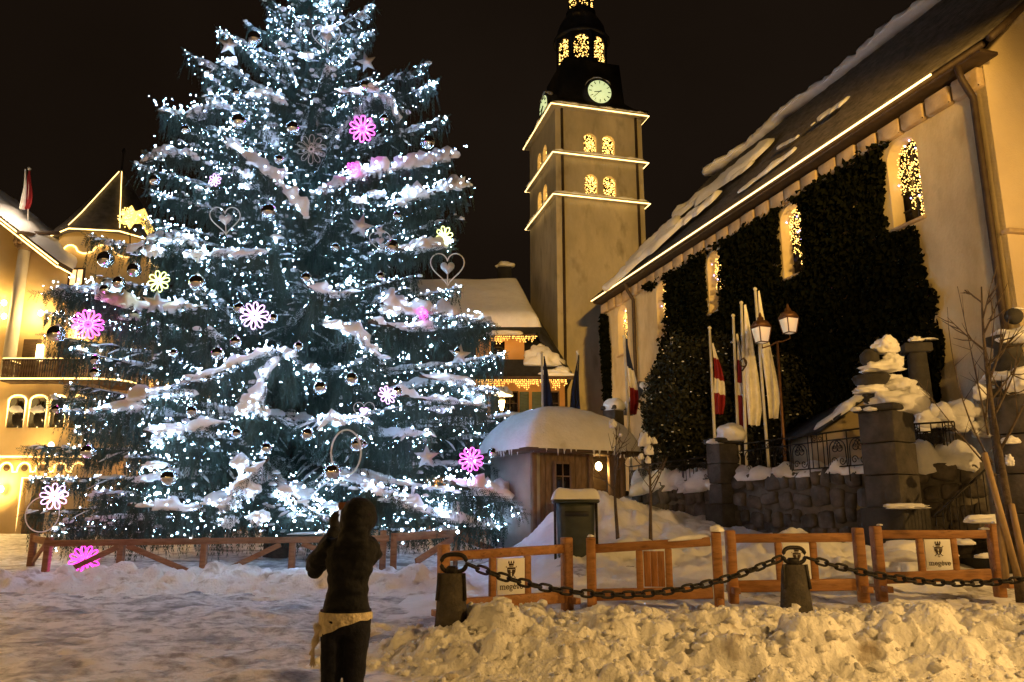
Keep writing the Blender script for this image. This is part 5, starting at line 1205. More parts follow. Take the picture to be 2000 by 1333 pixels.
# top shoot
n = 260; zz = rs.uniform(19.5, 23.2, n); a = rs.uniform(0, 2 * np.pi, n); rr_ = RT(zz) * rs.uniform(0, .6, n)
tp = np.stack((TX + np.cos(a) * rr_, TY + np.sin(a) * rr_, zz), 1); td = np.stack((np.cos(a), np.sin(a), a * 0 + .5), 1); td /= np.linalg.norm(td, axis=1)[:, None]
sp_p = np.vstack((sp_p, tp)); sp_d = np.vstack((sp_d, td)); sp_l = np.concatenate((sp_l, np.full(n, .35))); sp_w = np.concatenate((sp_w, np.full(n, .06)))
led += list(tp[:160])
endz = sp_p[:, 2] + sp_d[:, 2] * sp_l; ok = ~((endz < 1.25) & (sp_p[:, 1] < 21.6)) & (endz > .25)     # boughs end above the fence
sp_p, sp_d, sp_l, sp_w = sp_p[ok], sp_d[ok], sp_l[ok], sp_w[ok]
N = len(sp_p)
rv = rs.normal(0, 1, (N, 3)); sw = np.cross(sp_d, rv); sw /= np.linalg.norm(sw, axis=1)[:, None]
tri = []
nseg = 5
for sgm in range(nseg):
    f0, f1 = sgm / nseg, (sgm + 1.25) / nseg
    A = sp_p + sp_d * (sp_l * f0)[:, None]; B = sp_p + sp_d * (sp_l * (f0 + .55 / nseg))[:, None]
    tipd = sp_p + sp_d * (sp_l * f1)[:, None]; wd = (sp_w * (1.0 - .45 * f0))[:, None]
    tri += [np.stack((A, B, tipd + sw * wd), 1), np.stack((B, A, tipd - sw * wd), 1)]
tree = thing('christmas_tree', (TX, TY, TG), 'towering snow-laden spruce strung with cool white lights and baubles', 'tree')
zt_ = np.linspace(TG - .2, 22.6, 20)
MB().tube([V3(TX, TY, q) for q in zt_], .42 * (1 - (zt_ / 22.9)) ** .8 + .02, 12).build('trunk', 'trunk', tree)
wood.build('limbs', 'trunk', tree, kind='stuff')
crown = MB(); crown.soup(np.concatenate(tri)); crown.build('crown', 'needle', tree)
# big cushions of snow, where the photograph has them
big = [(345, 470, 1.15, .5, .42), (300, 492, .6, .5, .40), (385, 500, .7, .5, .35), (492, 785, .55, .5, .55), (478, 800, .5, .4, .42), (512, 805, .40, .4, .40), (480, 955, .75, .7, .62), (450, 990, .6, .6, .45), (505, 1012, .55, .5, .40), (445, 1020, .5, .5, .35), (470, 905, .45, .5, .5), (690, 650, .62, .5, .34), (722, 682, .42, .4, .34), (500, 186, .52, .4, .26), (650, 635, .5, .4, .25),
       (690, 180, .5, .4, .22), (735, 380, .6, .4, .28), (800, 372, .4, .35, .28), (484, 342, .38, .35, .34), (480, 365, .3, .3, .22), (700, 392, .5, .3, .25), (880, 745, .9, .5, .35), (925, 775, .45, .4, .45), (320, 770, 1.5, .5, .34), (250, 795, 1.1, .5, .32), (340, 840, .9, .5, .34), (310, 860, .4, .3, .35), (660, 825, .5, .4, .3), (695, 820, .3, .3, .25), (1030, 985, .75, .6, .55), (1000, 1005, .6, .6, .35), (715, 950, .34, .3, .34),
       (770, 970, .8, .4, .22), (850, 1005, .8, .4, .22), (560, 690, .45, .4, .34), (790, 485, .55, .3, .20), (850, 485, .5, .3, .20), (830, 625, .9, .4, .26), (760, 610, .6, .4, .25), (860, 800, .7, .5, .24), (450, 120, .4, .4, .2), (600, 110, .5, .3, .22), (560, 960, .5, .4, .3), (610, 720, .4, .4, .26), (395, 740, .9, .4, .25), (300, 910, .6, .4, .25), (640, 60, .4, .3, .2), (540, 340, .6, .4, .24), (575, 395, .5, .4, .22)]
for k, (px, py, rx, ry, rz) in enumerate(big):
    c = on_tree(px, py, .965)
    V, Fc = ICO[3]; V = V.copy(); n1 = fbm(V * 1.9 + k * 3.1, 3, k); V = V * (1 + .30 * n1)[:, None]
    low = V[:, 2] < 0; V[low, 2] *= np.clip(.45 + .8 * vn(V[low] * np.array((4, 4, 0)) + k, k), .2, 1.0)      # skirts of snow hanging between the twigs
    fixed_led += list(c + np.stack((rs.uniform(-.5, .5, 9) * rx, rs.uniform(-.45, -.25, 9) * ry, rs.uniform(-.5, .35, 9) * rz), 1))
    snowm.add(V * np.array((rx * .46, ry * .46, rz * .44)) + c, Fc)
snowm.build('branch_snow', 'snow', smooth=True, kind='stuff', label='ribbons and cushions of snow lying on the boughs of the spruce', cat='snow')
led = np.array(led)
keep = (np.hypot(led[:, 0] - TX, led[:, 1] - TY) > RT(led[:, 2]) * .22)
cl = vn(led * np.array((.9, .9, 1.3)), 41) + .5 * vn(led * 2.6, 43)
keep &= rs.uniform(size=len(led)) < np.clip(.62 + .75 * cl + .25 * sstep(13, 19, led[:, 2]), .05, 1); led = np.vstack((led[keep], np.array(fixed_led)))
lr = .010 + .024 * rs.uniform(0, 1, len(led)) ** 2.6; big_ = rs.uniform(size=len(led)) < .08; lr[big_] *= 1.5
MB().octas(led, lr).build('string_lights', 'led', kind='stuff', label='thousands of cool white string lights wound through the spruce', cat='lights')
print('sprigs', N, 'leds', len(led), 'branches', len(branches))
# ---------------------------------------------------------------- ornaments on the spruce
M['chrome'] = mat('mirror_bauble', (0.86, 0.87, 0.88), rough=0.03, metal=1.0)
M['silver'] = mat('silver_frost', (0.70, 0.71, 0.74), (0.82, 0.82, 0.85), 30, 0.35, 0.4)
M['neon_pink'] = mat('neon_pink', (1, .2, .8), emit=(1.0, 0.03, 0.60), es=3.0)
M['neon_core'] = mat('neon_pink_tube', (1, .6, .9), emit=(1.0, 0.07, 0.72), es=3.2)
M['neon_lilac'] = mat('neon_lilac', (.9, .8, 1), emit=(0.92, 0.55, 1.0), es=1.7)
M['neon_lemon'] = mat('neon_lemon', (1, 1, .6), emit=(0.92, 1.0, 0.32), es=2.2)
M['wire'] = mat('white_wire', (0.75, 0.75, 0.72), rough=0.4)
def to_cam(p, d): v = V3(0, 0, CAMZ) - p; return p + v / np.linalg.norm(v) * d
prof = [(math.sin(t), -math.cos(t)) for t in np.linspace(.02, math.pi - .02, 18)]
bm_ = MB().lathe(prof, 26); ball_me = bm_.mesh('bauble', (0, 0, 0), True); ball_me.materials.append(M['chrome'])
cp_ = MB().lathe([(.20, .95), (.20, 1.16), (.05, 1.20), (.03, 1.42)], 8); cap_me = cp_.mesh('bauble_cap', (0, 0, 0)); cap_me.materials.append(M['silver'])
baubles = [(497, 75, 36, 'near the tree top'), (463, 180, 22, 'beside the high snow cushion'), (467, 237, 40, 'left of centre above the long snow ribbon'), (572, 250, 34, 'above the unlit wire flower'), (835, 278, 36, 'hanging alone at the outer edge facing the bell tower'),
           (712, 168, 28, 'over the high right snow pad'), (750, 232, 24, 'just right of the upper pink flower'), (302, 352, 27, 'hanging free at the outer edge above the turret roof'), (363, 253, 24, 'on the upper left bough tip'), (525, 413, 40, 'below the long diagonal snow ribbon'),
           (545, 312, 24, 'under the unlit wire flower'), (206, 507, 42, 'at the outer edge beside the turret windows'), (262, 528, 36, 'below the big left snow cushion'), (232, 552, 32, 'in the cluster over the left gap'), (385, 552, 42, 'right of the lemon flower on the left side'),
           (205, 566, 26, 'lowest of the cluster beside the turret'), (598, 543, 28, 'at mid height near the trunk line'), (765, 482, 38, 'left of the lemon flower on the right side'), (775, 422, 24, 'small, above the mid right bauble'), (110, 652, 44, 'beside the large pink flower at the outer left'),
           (187, 703, 26, 'upper of the pair above the balcony'), (186, 728, 26, 'lower of the pair in front of the balcony'), (467, 602, 30, 'touching the lilac white flower'), (533, 622, 26, 'right behind the lilac white flower'), (425, 690, 34, 'under the lilac white flower'),
           (340, 690, 22, 'small, above the orange house gap'), (460, 668, 30, 'paired below the lilac white flower'), (583, 677, 25, 'near the middle beside the snow drape'), (625, 757, 36, 'below centre left of the trunk'), (686, 740, 36, 'below centre right of the trunk'),
           (375, 803, 30, 'over the golden gap on the left'), (462, 846, 27, 'under the round snow cushion'), (520, 875, 30, 'above the big low snow drape'), (697, 868, 38, 'beside the wire ring'), (648, 922, 46, 'largest, above the hooded person'),
           (172, 882, 36, 'on the low left bough'), (330, 933, 42, 'low on the left above the fence'), (110, 800, 22, 'in front of the hotel windows'), (655, 483, 22, 'small oval, near the trunk at mid height'), (742, 540, 24, 'small clear, at mid right'),
           (893, 688, 26, 'near the right edge over the silver star'), (962, 885, 26, 'beside the low right pink flower'), (775, 765, 28, 'beside the pale pink blossom'), (600, 848, 34, 'low centre among the lights'), (150, 625, 24, 'above the large pink flower at the outer left'), (710, 868, 20, 'small twin beside the wire ring')]
for px, py, dia, where in baubles:
    p = to_cam(on_tree(px, py, 1.0), .18); r = dia / 2 / F * p[1] / ray(px, py)[1] * .76
    o = link('mirror_bauble', ball_me, None, tuple(p), 'mirror bauble ' + where, 'bauble', 'mirror baubles hung on the spruce'); o.scale = (r, r, r)
    c = link('hanger', cap_me, o)
def neon_flower(px, py, dia, mt, core, label, petals=10, tilt=(0, 0), name='neon_flower', lit=True, Yq=None):
    p = to_cam(on_tree(px, py, 1.0), .25) if Yq is None else at(px, py, Yq); r = dia / 2 / F * p[1] / ray(px, py)[1] * .76
    nz = V3(0, 0, CAMZ) - p; nz /= np.linalg.norm(nz); nz = nz + V3(tilt[0], 0, tilt[1]); nz /= np.linalg.norm(nz)
    R = frame_R(nz); X_, Y_ = R[:, 0], R[:, 1]
    t_ = thing(name, p, label, 'ornament', 'flower ornaments on the spruce')
    for k in range(petals):
        a = 2 * math.pi * k / petals + .2; dr = X_ * math.cos(a) + Y_ * math.sin(a); sd = np.cross(nz, dr); lw = r * math.pi / petals * .62
        lp = [p + dr * r * (.62 - .38 * math.cos(q)) + sd * lw * math.sin(q) * (.75 - .35 * math.cos(q)) for q in np.linspace(0, 2 * math.pi, 18, endpoint=False)]
        MB().tube(lp, r * (.040 if lit else .018), 6, closed=True).build('petal', mt, t_, smooth=True)
    hub = MB(); hub.tube([p + (X_ * math.cos(q) + Y_ * math.sin(q)) * r * .16 for q in np.linspace(0, 2 * math.pi, 14, endpoint=False)], r * .07, 6, closed=True); hub.build('hub', core, t_, smooth=True)
    if lit: point_lamp(p + nz * .12, 13 * (dia / 66) ** 2, {'neon_core': (1, .06, .7), 'neon_pink': (1, .04, .62), 'neon_lilac': (.85, .5, 1), 'neon_lemon': (.85, 1, .3)}[mt], .1)
neon_flower(708, 252, 66, 'neon_core', 'neon_pink', 'glowing pink flower high on the right of the tree')
neon_flower(172, 634, 74, 'neon_core', 'neon_pink', 'large glowing pink flower at the outer left of the tree', 12)
neon_flower(920, 898, 62, 'neon_core', 'neon_pink', 'glowing pink flower low on the right in front of the hut')
neon_flower(165, 1094, 72, 'neon_pink', 'neon_pink', 'glowing pink flower low behind the wooden fence', 12, Yq=21.2)
neon_flower(497, 617, 70, 'neon_lilac', 'neon_lilac', 'lilac white glowing flower at the middle of the tree')
neon_flower(106, 970, 66, 'neon_lilac', 'neon_lilac', 'lilac white glowing flower low at the outer left beside the hotel door', 9, (.3, 0))
neon_flower(756, 772, 50, 'neon_lilac', 'neon_lilac', 'pale pink glowing blossom at mid right, seen aslant', 8, (.6, .5))
neon_flower(690, 328, 36, 'neon_core', 'neon_pink', 'small pink blossom under the upper pink flower', 8, (.2, .8))
neon_flower(868, 462, 52, 'neon_lemon', 'neon_lemon', 'lemon glowing flower at the right edge above the wire heart', 8, (.7, 0))
neon_flower(310, 550, 56, 'neon_lemon', 'neon_lemon', 'lemon glowing flower on the left below the big snow cushion', 8, (-.4, .2))
neon_flower(826, 612, 34, 'neon_core', 'neon_pink', 'small pink blossom at the right by the snowy house roof', 8, (.7, .2))
neon_flower(608, 292, 74, 'wire', 'silver', 'unlit wire flower high near the trunk', 10, lit=False)
neon_flower(420, 352, 34, 'neon_lilac', 'neon_lilac', 'small lilac blossom left of the diagonal snow ribbon', 8, (-.5, .3))
def star(px, py, dia, label, rot=0.0):
    p = to_cam(on_tree(px, py, 1.0), .28); r = dia / 2 / F * p[1] / ray(px, py)[1]; nz = V3(0, 0, CAMZ) - p; R = frame_R(nz); nz = R[:, 2]
    ring = [p + (R[:, 0] * math.sin(rot + k * math.pi / 5) + R[:, 1] * math.cos(rot + k * math.pi / 5)) * r * (1 if k % 2 == 0 else .42) for k in range(10)]
    V = np.array(ring + [p + nz * r * .25, p - nz * r * .25]); Fc = []
    for k in range(10): Fc += [(k, 10, (k + 1) % 10)[::-1], (k, 11, (k + 1) % 10)]
    MB().add(V, Fc).build('silver_star', 'silver', label=label, cat='star', group='star ornaments on the spruce')
for a in ((447, 88, 44, 'silver star on the upper left bough tip', .2), (716, 122, 40, 'silver star high on the right bough', -.2), (306, 592, 54, 'silver star under the lemon flower on the left', .1), (833, 893, 52, 'silver star low right beside the pink flower', 0), (704, 442, 50, 'silver star at mid right near the trunk', .3), (898, 694, 46, 'silver star near the right edge below its bauble', .1), (742, 452, 26, 'small silver star under the mid right bauble', .4)):
    star(*a)
def heart(px, py, dia, label, leaf):
    p = to_cam(on_tree(px, py, 1.0), .28); r = dia / 2 / F * p[1] / ray(px, py)[1]; R = frame_R(V3(0, 0, CAMZ) - p, (1, .0, 0)); X_, Y_ = R[:, 0], R[:, 1]
    f = lambda q, s: p + X_ * r * s * (16 * math.sin(q) ** 3) / 16 + Y_ * r * s * (13 * math.cos(q) - 5 * math.cos(2 * q) - 2 * math.cos(3 * q) - math.cos(4 * q)) / 15
    t_ = thing('wire_heart', p, label, 'ornament', 'heart ornaments on the spruce')
    MB().tube([f(q, 1) for q in np.linspace(0, 2 * math.pi, 40, endpoint=False)], r * .035, 6, closed=True).build('outline', 'wire', t_, smooth=True)
    MB().tube([f(math.pi, 1), f(math.pi, .35)], r * .035, 6).build('stem', 'wire', t_)
    m2 = MB(); pts = [f(q, .42) - Y_ * r * .05 for q in np.linspace(0, 2 * math.pi, 24, endpoint=False)]; nz = R[:, 2]
    m2.add(np.array(pts + [p + nz * r * .12, p - nz * r * .12]), [(k, (k + 1) % 24, 24) for k in range(24)] + [((k + 1) % 24, k, 25) for k in range(24)]); m2.build('inner_heart', leaf, t_, smooth=True)
heart(874, 522, 66, 'wire heart hanging at the right edge over the house roof', 'silver')
heart(440, 428, 56, 'wire heart on the left above the frosted bough', 'wire')
heart(742, 470, 40, 'small wire heart at mid right near the trunk', 'silver')
heart(638, 72, 54, 'wire heart near the tree top', 'silver')
heart(711, 802, 40, 'pale pink heart below the middle of the tree', 'neon_lilac')
p = to_cam(on_tree(676, 884, 1.0), .3); R = frame_R(V3(0, 0, CAMZ) - p)
MB().tube([p + R[:, 0] * math.cos(q) * .34 + R[:, 1] * math.sin(q) * .52 for q in np.linspace(0, 2 * math.pi, 36, endpoint=False)], .022, 6, closed=True).build('wire_ring', 'wire', smooth=True, label='oval wire ring low on the tree beside a bauble', cat='ornament')
p = to_cam(on_tree(83, 1005, 1.0), .3); R = frame_R(V3(0, 0, CAMZ) - p)
MB().tube([p + R[:, 0] * math.cos(q) * .34 + R[:, 1] * math.sin(q) * .40 for q in np.linspace(0, 2 * math.pi, 30, endpoint=False)], .014, 6, closed=True).build('wire_ring', 'wire', smooth=True, label='thin wire ring at the foot of the tree beside the hotel door', cat='ornament')

# ---------------------------------------------------------------- fence round the tree
M['fence'] = mat('fence_wood', (0.20, 0.090, 0.042), (0.32, 0.16, 0.08), 3, 0.7, stretch=(1, 1, 6), bump=0.3)
M['barrier'] = mat('barrier_wood', (0.26, 0.115, 0.032), (0.42, 0.20, 0.066), 2.5, 0.55, stretch=(1, 6, 6), bump=0.3, dirt=((0.16, 0.065, 0.02), 4, .58, .75))
M['panel_wood'] = mat('panel_wood', (0.22, 0.085, 0.02), (0.40, 0.17, 0.045), 3, 0.5, stretch=(9, 9, 1), bump=0.3)
def fpost(t_, px, ytop, ybot, Y, w=.15, sharp=False):
    a, b = at(px, ybot, Y), at(px, ytop, Y); MB().bbox(((a[0] + b[0]) / 2, Y, (min(a[2], gz(a[0], Y)) - .1 + b[2]) / 2), (w, w, b[2] - min(a[2], gz(a[0], Y)) + .1), None, .012).build('post', 'fence', t_)
def fbar(t_, pa, Ya, pb, Yb, nm='rail', w=.07, h=.15): beam(MB(), at(*pa, Ya), at(*pb, Yb), w, h, .01).build(nm, 'fence', t_)
fy = 20.4
ff = thing('wooden_fence', (XX(420, 1100, fy), fy, 0), 'brown timber fence with slanting braces in front of the tree', 'fence')
for px, yt, yb in ((92, 1050, 1125), (236, 1058, 1115), (398, 1050, 1125), (571, 1050, 1115), (748, 1036, 1115)): fpost(ff, px, yt, yb, fy)
fpost(ff, 769, 1044, 1114, fy + .1)
fbar(ff, (86, 1062), fy - .09, (760, 1052), fy - .09)
for pa, pb in (((232, 1068), (112, 1124)), ((248, 1066), (372, 1118)), ((548, 1064), (412, 1128)), ((590, 1062), (735, 1118))): fbar(ff, pa, fy - .07, pb, fy - .07, 'brace', .06, .13)
fr_ = thing('wooden_fence', (XX(900, 1050, 22), 22.5, .3), 'brown timber fence running back beside the litter bin', 'fence')
fpost(fr_, 1021, 1018, 1064, 25.2, .16); fpost(fr_, 890, 1046, 1075, 22.6, .12); fpost(fr_, 1008, 1030, 1068, 24.9, .13)
fbar(fr_, (765, 1050), 20.4, (1012, 1034), 24.9, 'rail', .07, .20); fbar(fr_, (884, 1052), 22.3, (812, 1098), 21.0, 'brace', .06, .17); fbar(fr_, (902, 1050), 22.6, (962, 1074), 23.8, 'brace', .06, .17)
fk = thing('wooden_fence', (XX(1050, 1040, 25), 25.6, .6), 'dark slatted fence end beyond the snow-covered bough tip', 'fence')
for px in (1030, 1046, 1066): fpost(fk, px, 1012, 1062, 25.8, .10)
fbar(fk, (1024, 1018), 25.7, (1072, 1014), 26, 'rail'); fbar(fk, (1024, 1042), 25.7, (1072, 1036), 26, 'rail')
fl_ = thing('wooden_fence', (XX(75, 1080, 21.5), 22, 0), 'short timber fence return at the far left of the tree', 'fence')
fpost(fl_, 64, 1042, 1100, 23.0, .16); fbar(fl_, (66, 1052), 23, (90, 1058), 20.6, 'rail', .07, .18); fbar(fl_, (66, 1096), 22.8, (88, 1064), 20.8, 'brace', .06, .13)
mb = MB(); snow_ridge(mb, [at(850 + q * 40, 1042 - q * 2, 22.0 + q * .4) + V3(0, 0, .10) for q in np.linspace(0, 1, 8)], .12, .10, 8, 3); snow_ridge(mb, [at(560 + q * 90, 1051 - q * 3, fy - .09) + V3(0, 0, .08) for q in np.linspace(0, 1, 10)], .06, .05, 6, 3)
mb.build('fence_snow', 'snow', smooth=True, kind='stuff', label='scraps of snow lying on the fence rails by the tree', cat='snow')

# ---------------------------------------------------------------- plank barriers with signs
M['sign'] = mat('sign_board', (0.80, 0.79, 0.76), (0.87, 0.86, 0.83), 3, 0.5)
M['ink'] = mat('sign_ink', (0.05, 0.030, 0.018), rough=0.6)
def strokes(mb, pts, w, O, U, V_, n, d=.004):
    for a, b in zip(pts[:-1], pts[1:]):
        a, b = np.array(a, float), np.array(b, float); e = b - a; L = np.linalg.norm(e)
        if L < 1e-6: continue
        e /= L; q = np.array((-e[1], e[0])) * w / 2; a = a - e * w * .2; b = b + e * w * .2
        mb.prism([tuple(a - q), tuple(b - q), tuple(b + q), tuple(a + q)], O + n * random.uniform(.003, .0045), U, V_, n * d)
def arcp(cx, cy, rx, ry, a0, a1, k=12): return [(cx + rx * math.cos(t), cy + ry * math.sin(t)) for t in np.radians(np.linspace(a0, a1, k))]
def word(mb, O, U, V_, n, h):
    """megève in stout slab-serif strokes; h = x-height"""
    x = 0.0; w = .19 * h; S = lambda pts, ww=w: strokes(mb, [(p[0] * h + x, p[1] * h) for p in pts], ww, O, U, V_, n); tn = .10 * h
    def e_():
        S(arcp(.48, .5, .36, .42, 20, 330), w * .95); S([(.16, .52), (.80, .52)], tn); S(arcp(.48, .5, .36, .42, 0, 30, 4), tn)
    # m
    for q in (.22, .82, 1.42): S([(q, 0), (q, .85)]); S([(q - .2, .04), (q + .2, .04)], tn)
    S([(.0, .93), (.26, .93)], tn); S(arcp(.52, .68, .30, .26, 0, 170), tn * 1.3); S(arcp(1.12, .68, .30, .26, 0, 170), tn * 1.3); x += 1.75 * h
    e_(); x += 1.0 * h
    # g
    S(arcp(.42, .62, .30, .32, 0, 360, 16), w * .8); S([(.66, .88), (.92, .96)], tn * 1.2); S(arcp(.44, -.18, .36, .24, 0, 360, 16), tn * 1.4); S([(.2, .3), (.16, .08)], tn); x += 1.0 * h
    e_(); S([(.34, 1.30), (.58, 1.10)], tn * 1.4); x += 1.0 * h
    # v
    S([(.12, .92), (.46, .05)], w * .9); S([(.82, .92), (.50, .05)], tn * 1.2); S([(-.06, .95), (.36, .95)], tn); S([(.62, .95), (1.0, .95)], tn); x += 1.0 * h
    e_(); return x + .95 * h
def crest(mb, O, U, V_, n, s):
    """shield with a chief and a pale charge, a crowned head above and crossed ends below"""
    P = lambda poly, d=.004, o=.003: mb.prism([(a * s, b * s) for a, b in poly], O + n * o, U, V_, n * d)
    P([(-.62, .55), (-.66, .30), (.66, .30), (.62, .55)]);
    P([(-.60, .24), (-.12, .24), (-.10, -.62), (-.34, -.35), (-.54, -.05)]); P([(.12, .24), (.60, .24), (.54, -.05), (.34, -.35), (.10, -.62)])
    P([(-.10, -.08), (.10, -.08), (.08, -.16), (-.08, -.16)])
    S = lambda pts, w: strokes(mb, [(a * s, b * s) for a, b in pts], w * s, O, U, V_, n)
    S([(-.62, .27), (-.56, -.06), (-.36, -.38), (0, -.76), (.36, -.38), (.56, -.06), (.62, .27)], .09)
    for k in (-1, 1):
        S([(k * .34, -.52), (k * .62, -.84)], .08); S([(k * .70, .52), (k * .84, .62), (k * .74, .70)], .06); S([(k * .52, -.84), (k * .72, -.74)], .05)
    P([(-.36, .78), (.36, .78), (.42, 1.05), (.46, 1.42), (.22, 1.22), (0, 1.46), (-.22, 1.22), (-.46, 1.42), (-.42, 1.05)][::-1] if False else [(-.36, .78), (.36, .78), (.40, 1.06), (-.40, 1.06)])
    for k in (-.38, 0, .38): P([(k - .12, 1.09), (k + .12, 1.09), (k + .05, 1.42), (k - .05, 1.42)])
    S([(-.30, .66), (.30, .66)], .09); S([(-.12, -.92), (.0, -1.0), (.12, -.92)], .09)
def barrier(pl, pr, Yl, Yr, rail, bot, inner, label, kind, dark=None):
    """pl, pr = (px, y top, y foot) of the two posts; rail = (y left, y right) of the top rail; bot likewise; inner = px of the two uprights"""
    A, B = at(pl[0], pl[2], Yl), at(pr[0], pr[2], Yr); At, Bt = at(pl[0], pl[1], Yl), at(pr[0], pr[1], Yr)
    u = B - A; u[2] = 0; L = np.linalg.norm(u); u /= L; n = V3(u[1], -u[0], 0); n = n if n[1] < 0 else -n; R = np.stack((u, -n, (0, 0, 1)), 1)
    t_ = thing('plank_barrier', ((A + B) / 2), label, 'barrier', 'plank barriers along the snow bank')
    for a, b in ((A, At), (B, Bt)):
        c = (a + b) / 2; MB().bbox((c[0], c[1], (b[2] + a[2] - .3) / 2), (.135, .17, b[2] - a[2] + .3), R, .014).build('post', 'barrier', t_)
        f = MB(); beam(f, (c[0] - n[0] * .30, c[1] - n[1] * .30, a[2] - .10), (c[0] + n[0] * .30, c[1] + n[1] * .30, a[2] - .10), .09, .09); f.build('foot', 'barrier', t_)
    zt = [at(pl[0], rail[0], Yl)[2], at(pr[0], rail[1], Yr)[2]]; zb = [at(pl[0], bot[0], Yl)[2], at(pr[0], bot[1], Yr)[2]]
    a0, b0 = A.copy(), B.copy()
    for z_, nm, hh in ((zt, 'top_rail', .13), (zb, 'bottom_rail', .17)):
        a0[2], b0[2] = z_; beam(MB(), a0 + u * .06, b0 - u * .06, .075, hh, .010).build(nm, 'barrier', t_)
    pos = []
    for px in inner:
        P = on_plane(px, 1100, A, n); q = float(np.dot(P - A, u)); f = q / L; z1 = zt[0] + (zt[1] - zt[0]) * f; z0 = zb[0] + (zb[1] - zb[0]) * f; pos.append((q, z0, z1))
        MB().bbox(A * V3(1, 1, 0) + u * q + V3(0, 0, (z0 + z1) / 2) , (.10, .072, z1 - z0 - .13), R, .01).build('upright', 'barrier', t_)
    (q0, z00, z01), (q1, z10, z11) = pos; q0 += .06; q1 -= .06; zl_, zh_ = max(z00, z10) + .09, min(z01, z11) - .075
    if kind == 'wood':
        m = 3
        for k in range(m):
            w_ = (q1 - q0) / m; MB().bbox(A * V3(1, 1, 0) + u * (q0 + w_ * (k + .5)) + V3(0, 0, (zl_ + zh_) / 2), (w_ - .002, .03, zh_ - zl_), R, .003).build('panel_board', 'panel_wood', t_)
    else:
        c = A * V3(1, 1, 0) + u * (q0 + q1) / 2 + V3(0, 0, (zl_ + zh_) / 2) + n * .02
        sg = MB().bbox(c, (q1 - q0 - .004, .022, zh_ - zl_), R, .003).build('sign_board', 'sign', t_)
        up = V3(0, 0, 1); w_ = q1 - q0; h_ = zh_ - zl_; Of = c + n * .011
        mb = MB(); crest(mb, Of + up * h_ * .13, u, up, n, w_ * .23); mb.build('crest', 'ink', sg)
        mb = MB(); hx = w_ * .83 / 6.68; word(mb, Of - up * h_ * .36 - u * w_ * .41, u, up, n, hx); mb.build('lettering', 'ink', sg)
    return t_
barrier((866, 1063, 1186), (1107, 1050, 1158), 11.5, 12.5, (1087, 1072), (1184, 1166), (962, 1030), 'plank barrier with a crest sign nearest the stone bollard and the person', 'sign')
barrier((1155, 1050, 1158), (1401, 1039, 1160), 12.3, 12.0, (1072, 1058), (1162, 1158), (1249, 1306), 'plank barrier with a bare wood panel, no sign', 'wood')
barrier((1428, 1036, 1138), (1679, 1031, 1136), 12.3, 12.2, (1052, 1050), (1146, 1142), (1522, 1590), 'plank barrier whose crest sign is hidden behind a bollard ring', 'sign')
barrier((1714, 1028, 1136), (1943, 1024, 1128), 12.8, 12.9, (1044, 1044), (1130, 1122), (1800, 1866), 'plank barrier with an unobstructed crest sign in front of the dark steps', 'sign')
mb = MB()
blob(mb, at(1400, 1036, 11.95), (.10, .10, .07), 3); snow_ridge(mb, [at(1305 + 88 * q, 1060 - 10 * q, 12.05) + V3(0, 0, .02) for q in np.linspace(0, 1, 12)], .06, .05, 8, 4, .5)
blob(mb, at(1153, 1048, 12.3), (.05, .05, .025), 5); blob(mb, at(1718, 1026, 12.8), (.05, .05, .02), 6); blob(mb, at(1943, 1022, 12.9), (.06, .06, .03), 7); blob(mb, at(1928, 1034, 12.9), (.12, .05, .03), 8)
mb.build('barrier_snow', 'snow', smooth=True, kind='stuff', label='caps of snow on the posts and rails of the plank barriers', cat='snow')

# ---------------------------------------------------------------- bollards and chain
M['bollard'] = mat('bollard_stone', (0.035, 0.030, 0.024), (0.080, 0.068, 0.052), 6, 0.85, bump=0.8, bscale=30)
bol = [(881, 1120, 1236, 9.7, 'stone bollard with an iron ring at the near end of the chain'), (1557, 1103, 1206, 10.7, 'stone bollard with an iron ring in the middle of the chain'), (2205, 1105, 1215, 11.0, 'stone bollard at the far end of the chain, past the picture edge')]
rings = []
for px, yt, yb, Yb, lab in bol:
    a, b = at(px, yb, Yb), at(px, yt, Yb); zt_b, zb_b = b[2], a[2] - .15; x = a[0]
    t_ = thing('stone_bollard', (x, Yb, zb_b), lab, 'bollard', 'stone bollards carrying the chain')
    MB().lathe([(.225, zb_b), (.215, zb_b + .1), (.155, zt_b - .06), (.135, zt_b)], 8, (x, Yb, 0), math.pi / 8).build('shaft', 'bollard', t_)
    for s in (-1, 1): beam(MB(), (x + s * .165, Yb - .09, zt_b - .30), (x + s * .145, Yb - .06, zt_b + .005), .035, .03, .004, (0, 1, 0)).build('strap', 'iron', t_)
    MB().bbox((x, Yb, zt_b + .035), (.13, .12, .10), None, .02).build('clamp', 'iron', t_)
    rc_ = V3(x + .02, Yb, zt_b + .115); pts = []
    for q in np.linspace(0, 2 * math.pi, 28, endpoint=False): pts.append(rc_ + V3(math.copysign(abs(math.cos(q)) ** .7, math.cos(q)) * .145, .02 * math.cos(q), math.copysign(abs(math.sin(q)) ** .8, math.sin(q)) * .10))
    MB().tube(pts, .026, 8, closed=True).build('ring', 'iron', t_, smooth=True); rings.append(rc_)
lk = MB(); lk.tube([(math.copysign(abs(math.cos(q)) ** .55, math.cos(q)) * .080, math.copysign(abs(math.sin(q)) ** .8, math.sin(q)) * .040, 0) for q in np.linspace(0, 2 * math.pi, 20, endpoint=False)], .0165, 7, closed=True)
link_me = lk.mesh('link', (0, 0, 0), True); link_me.materials.append(M['iron'])
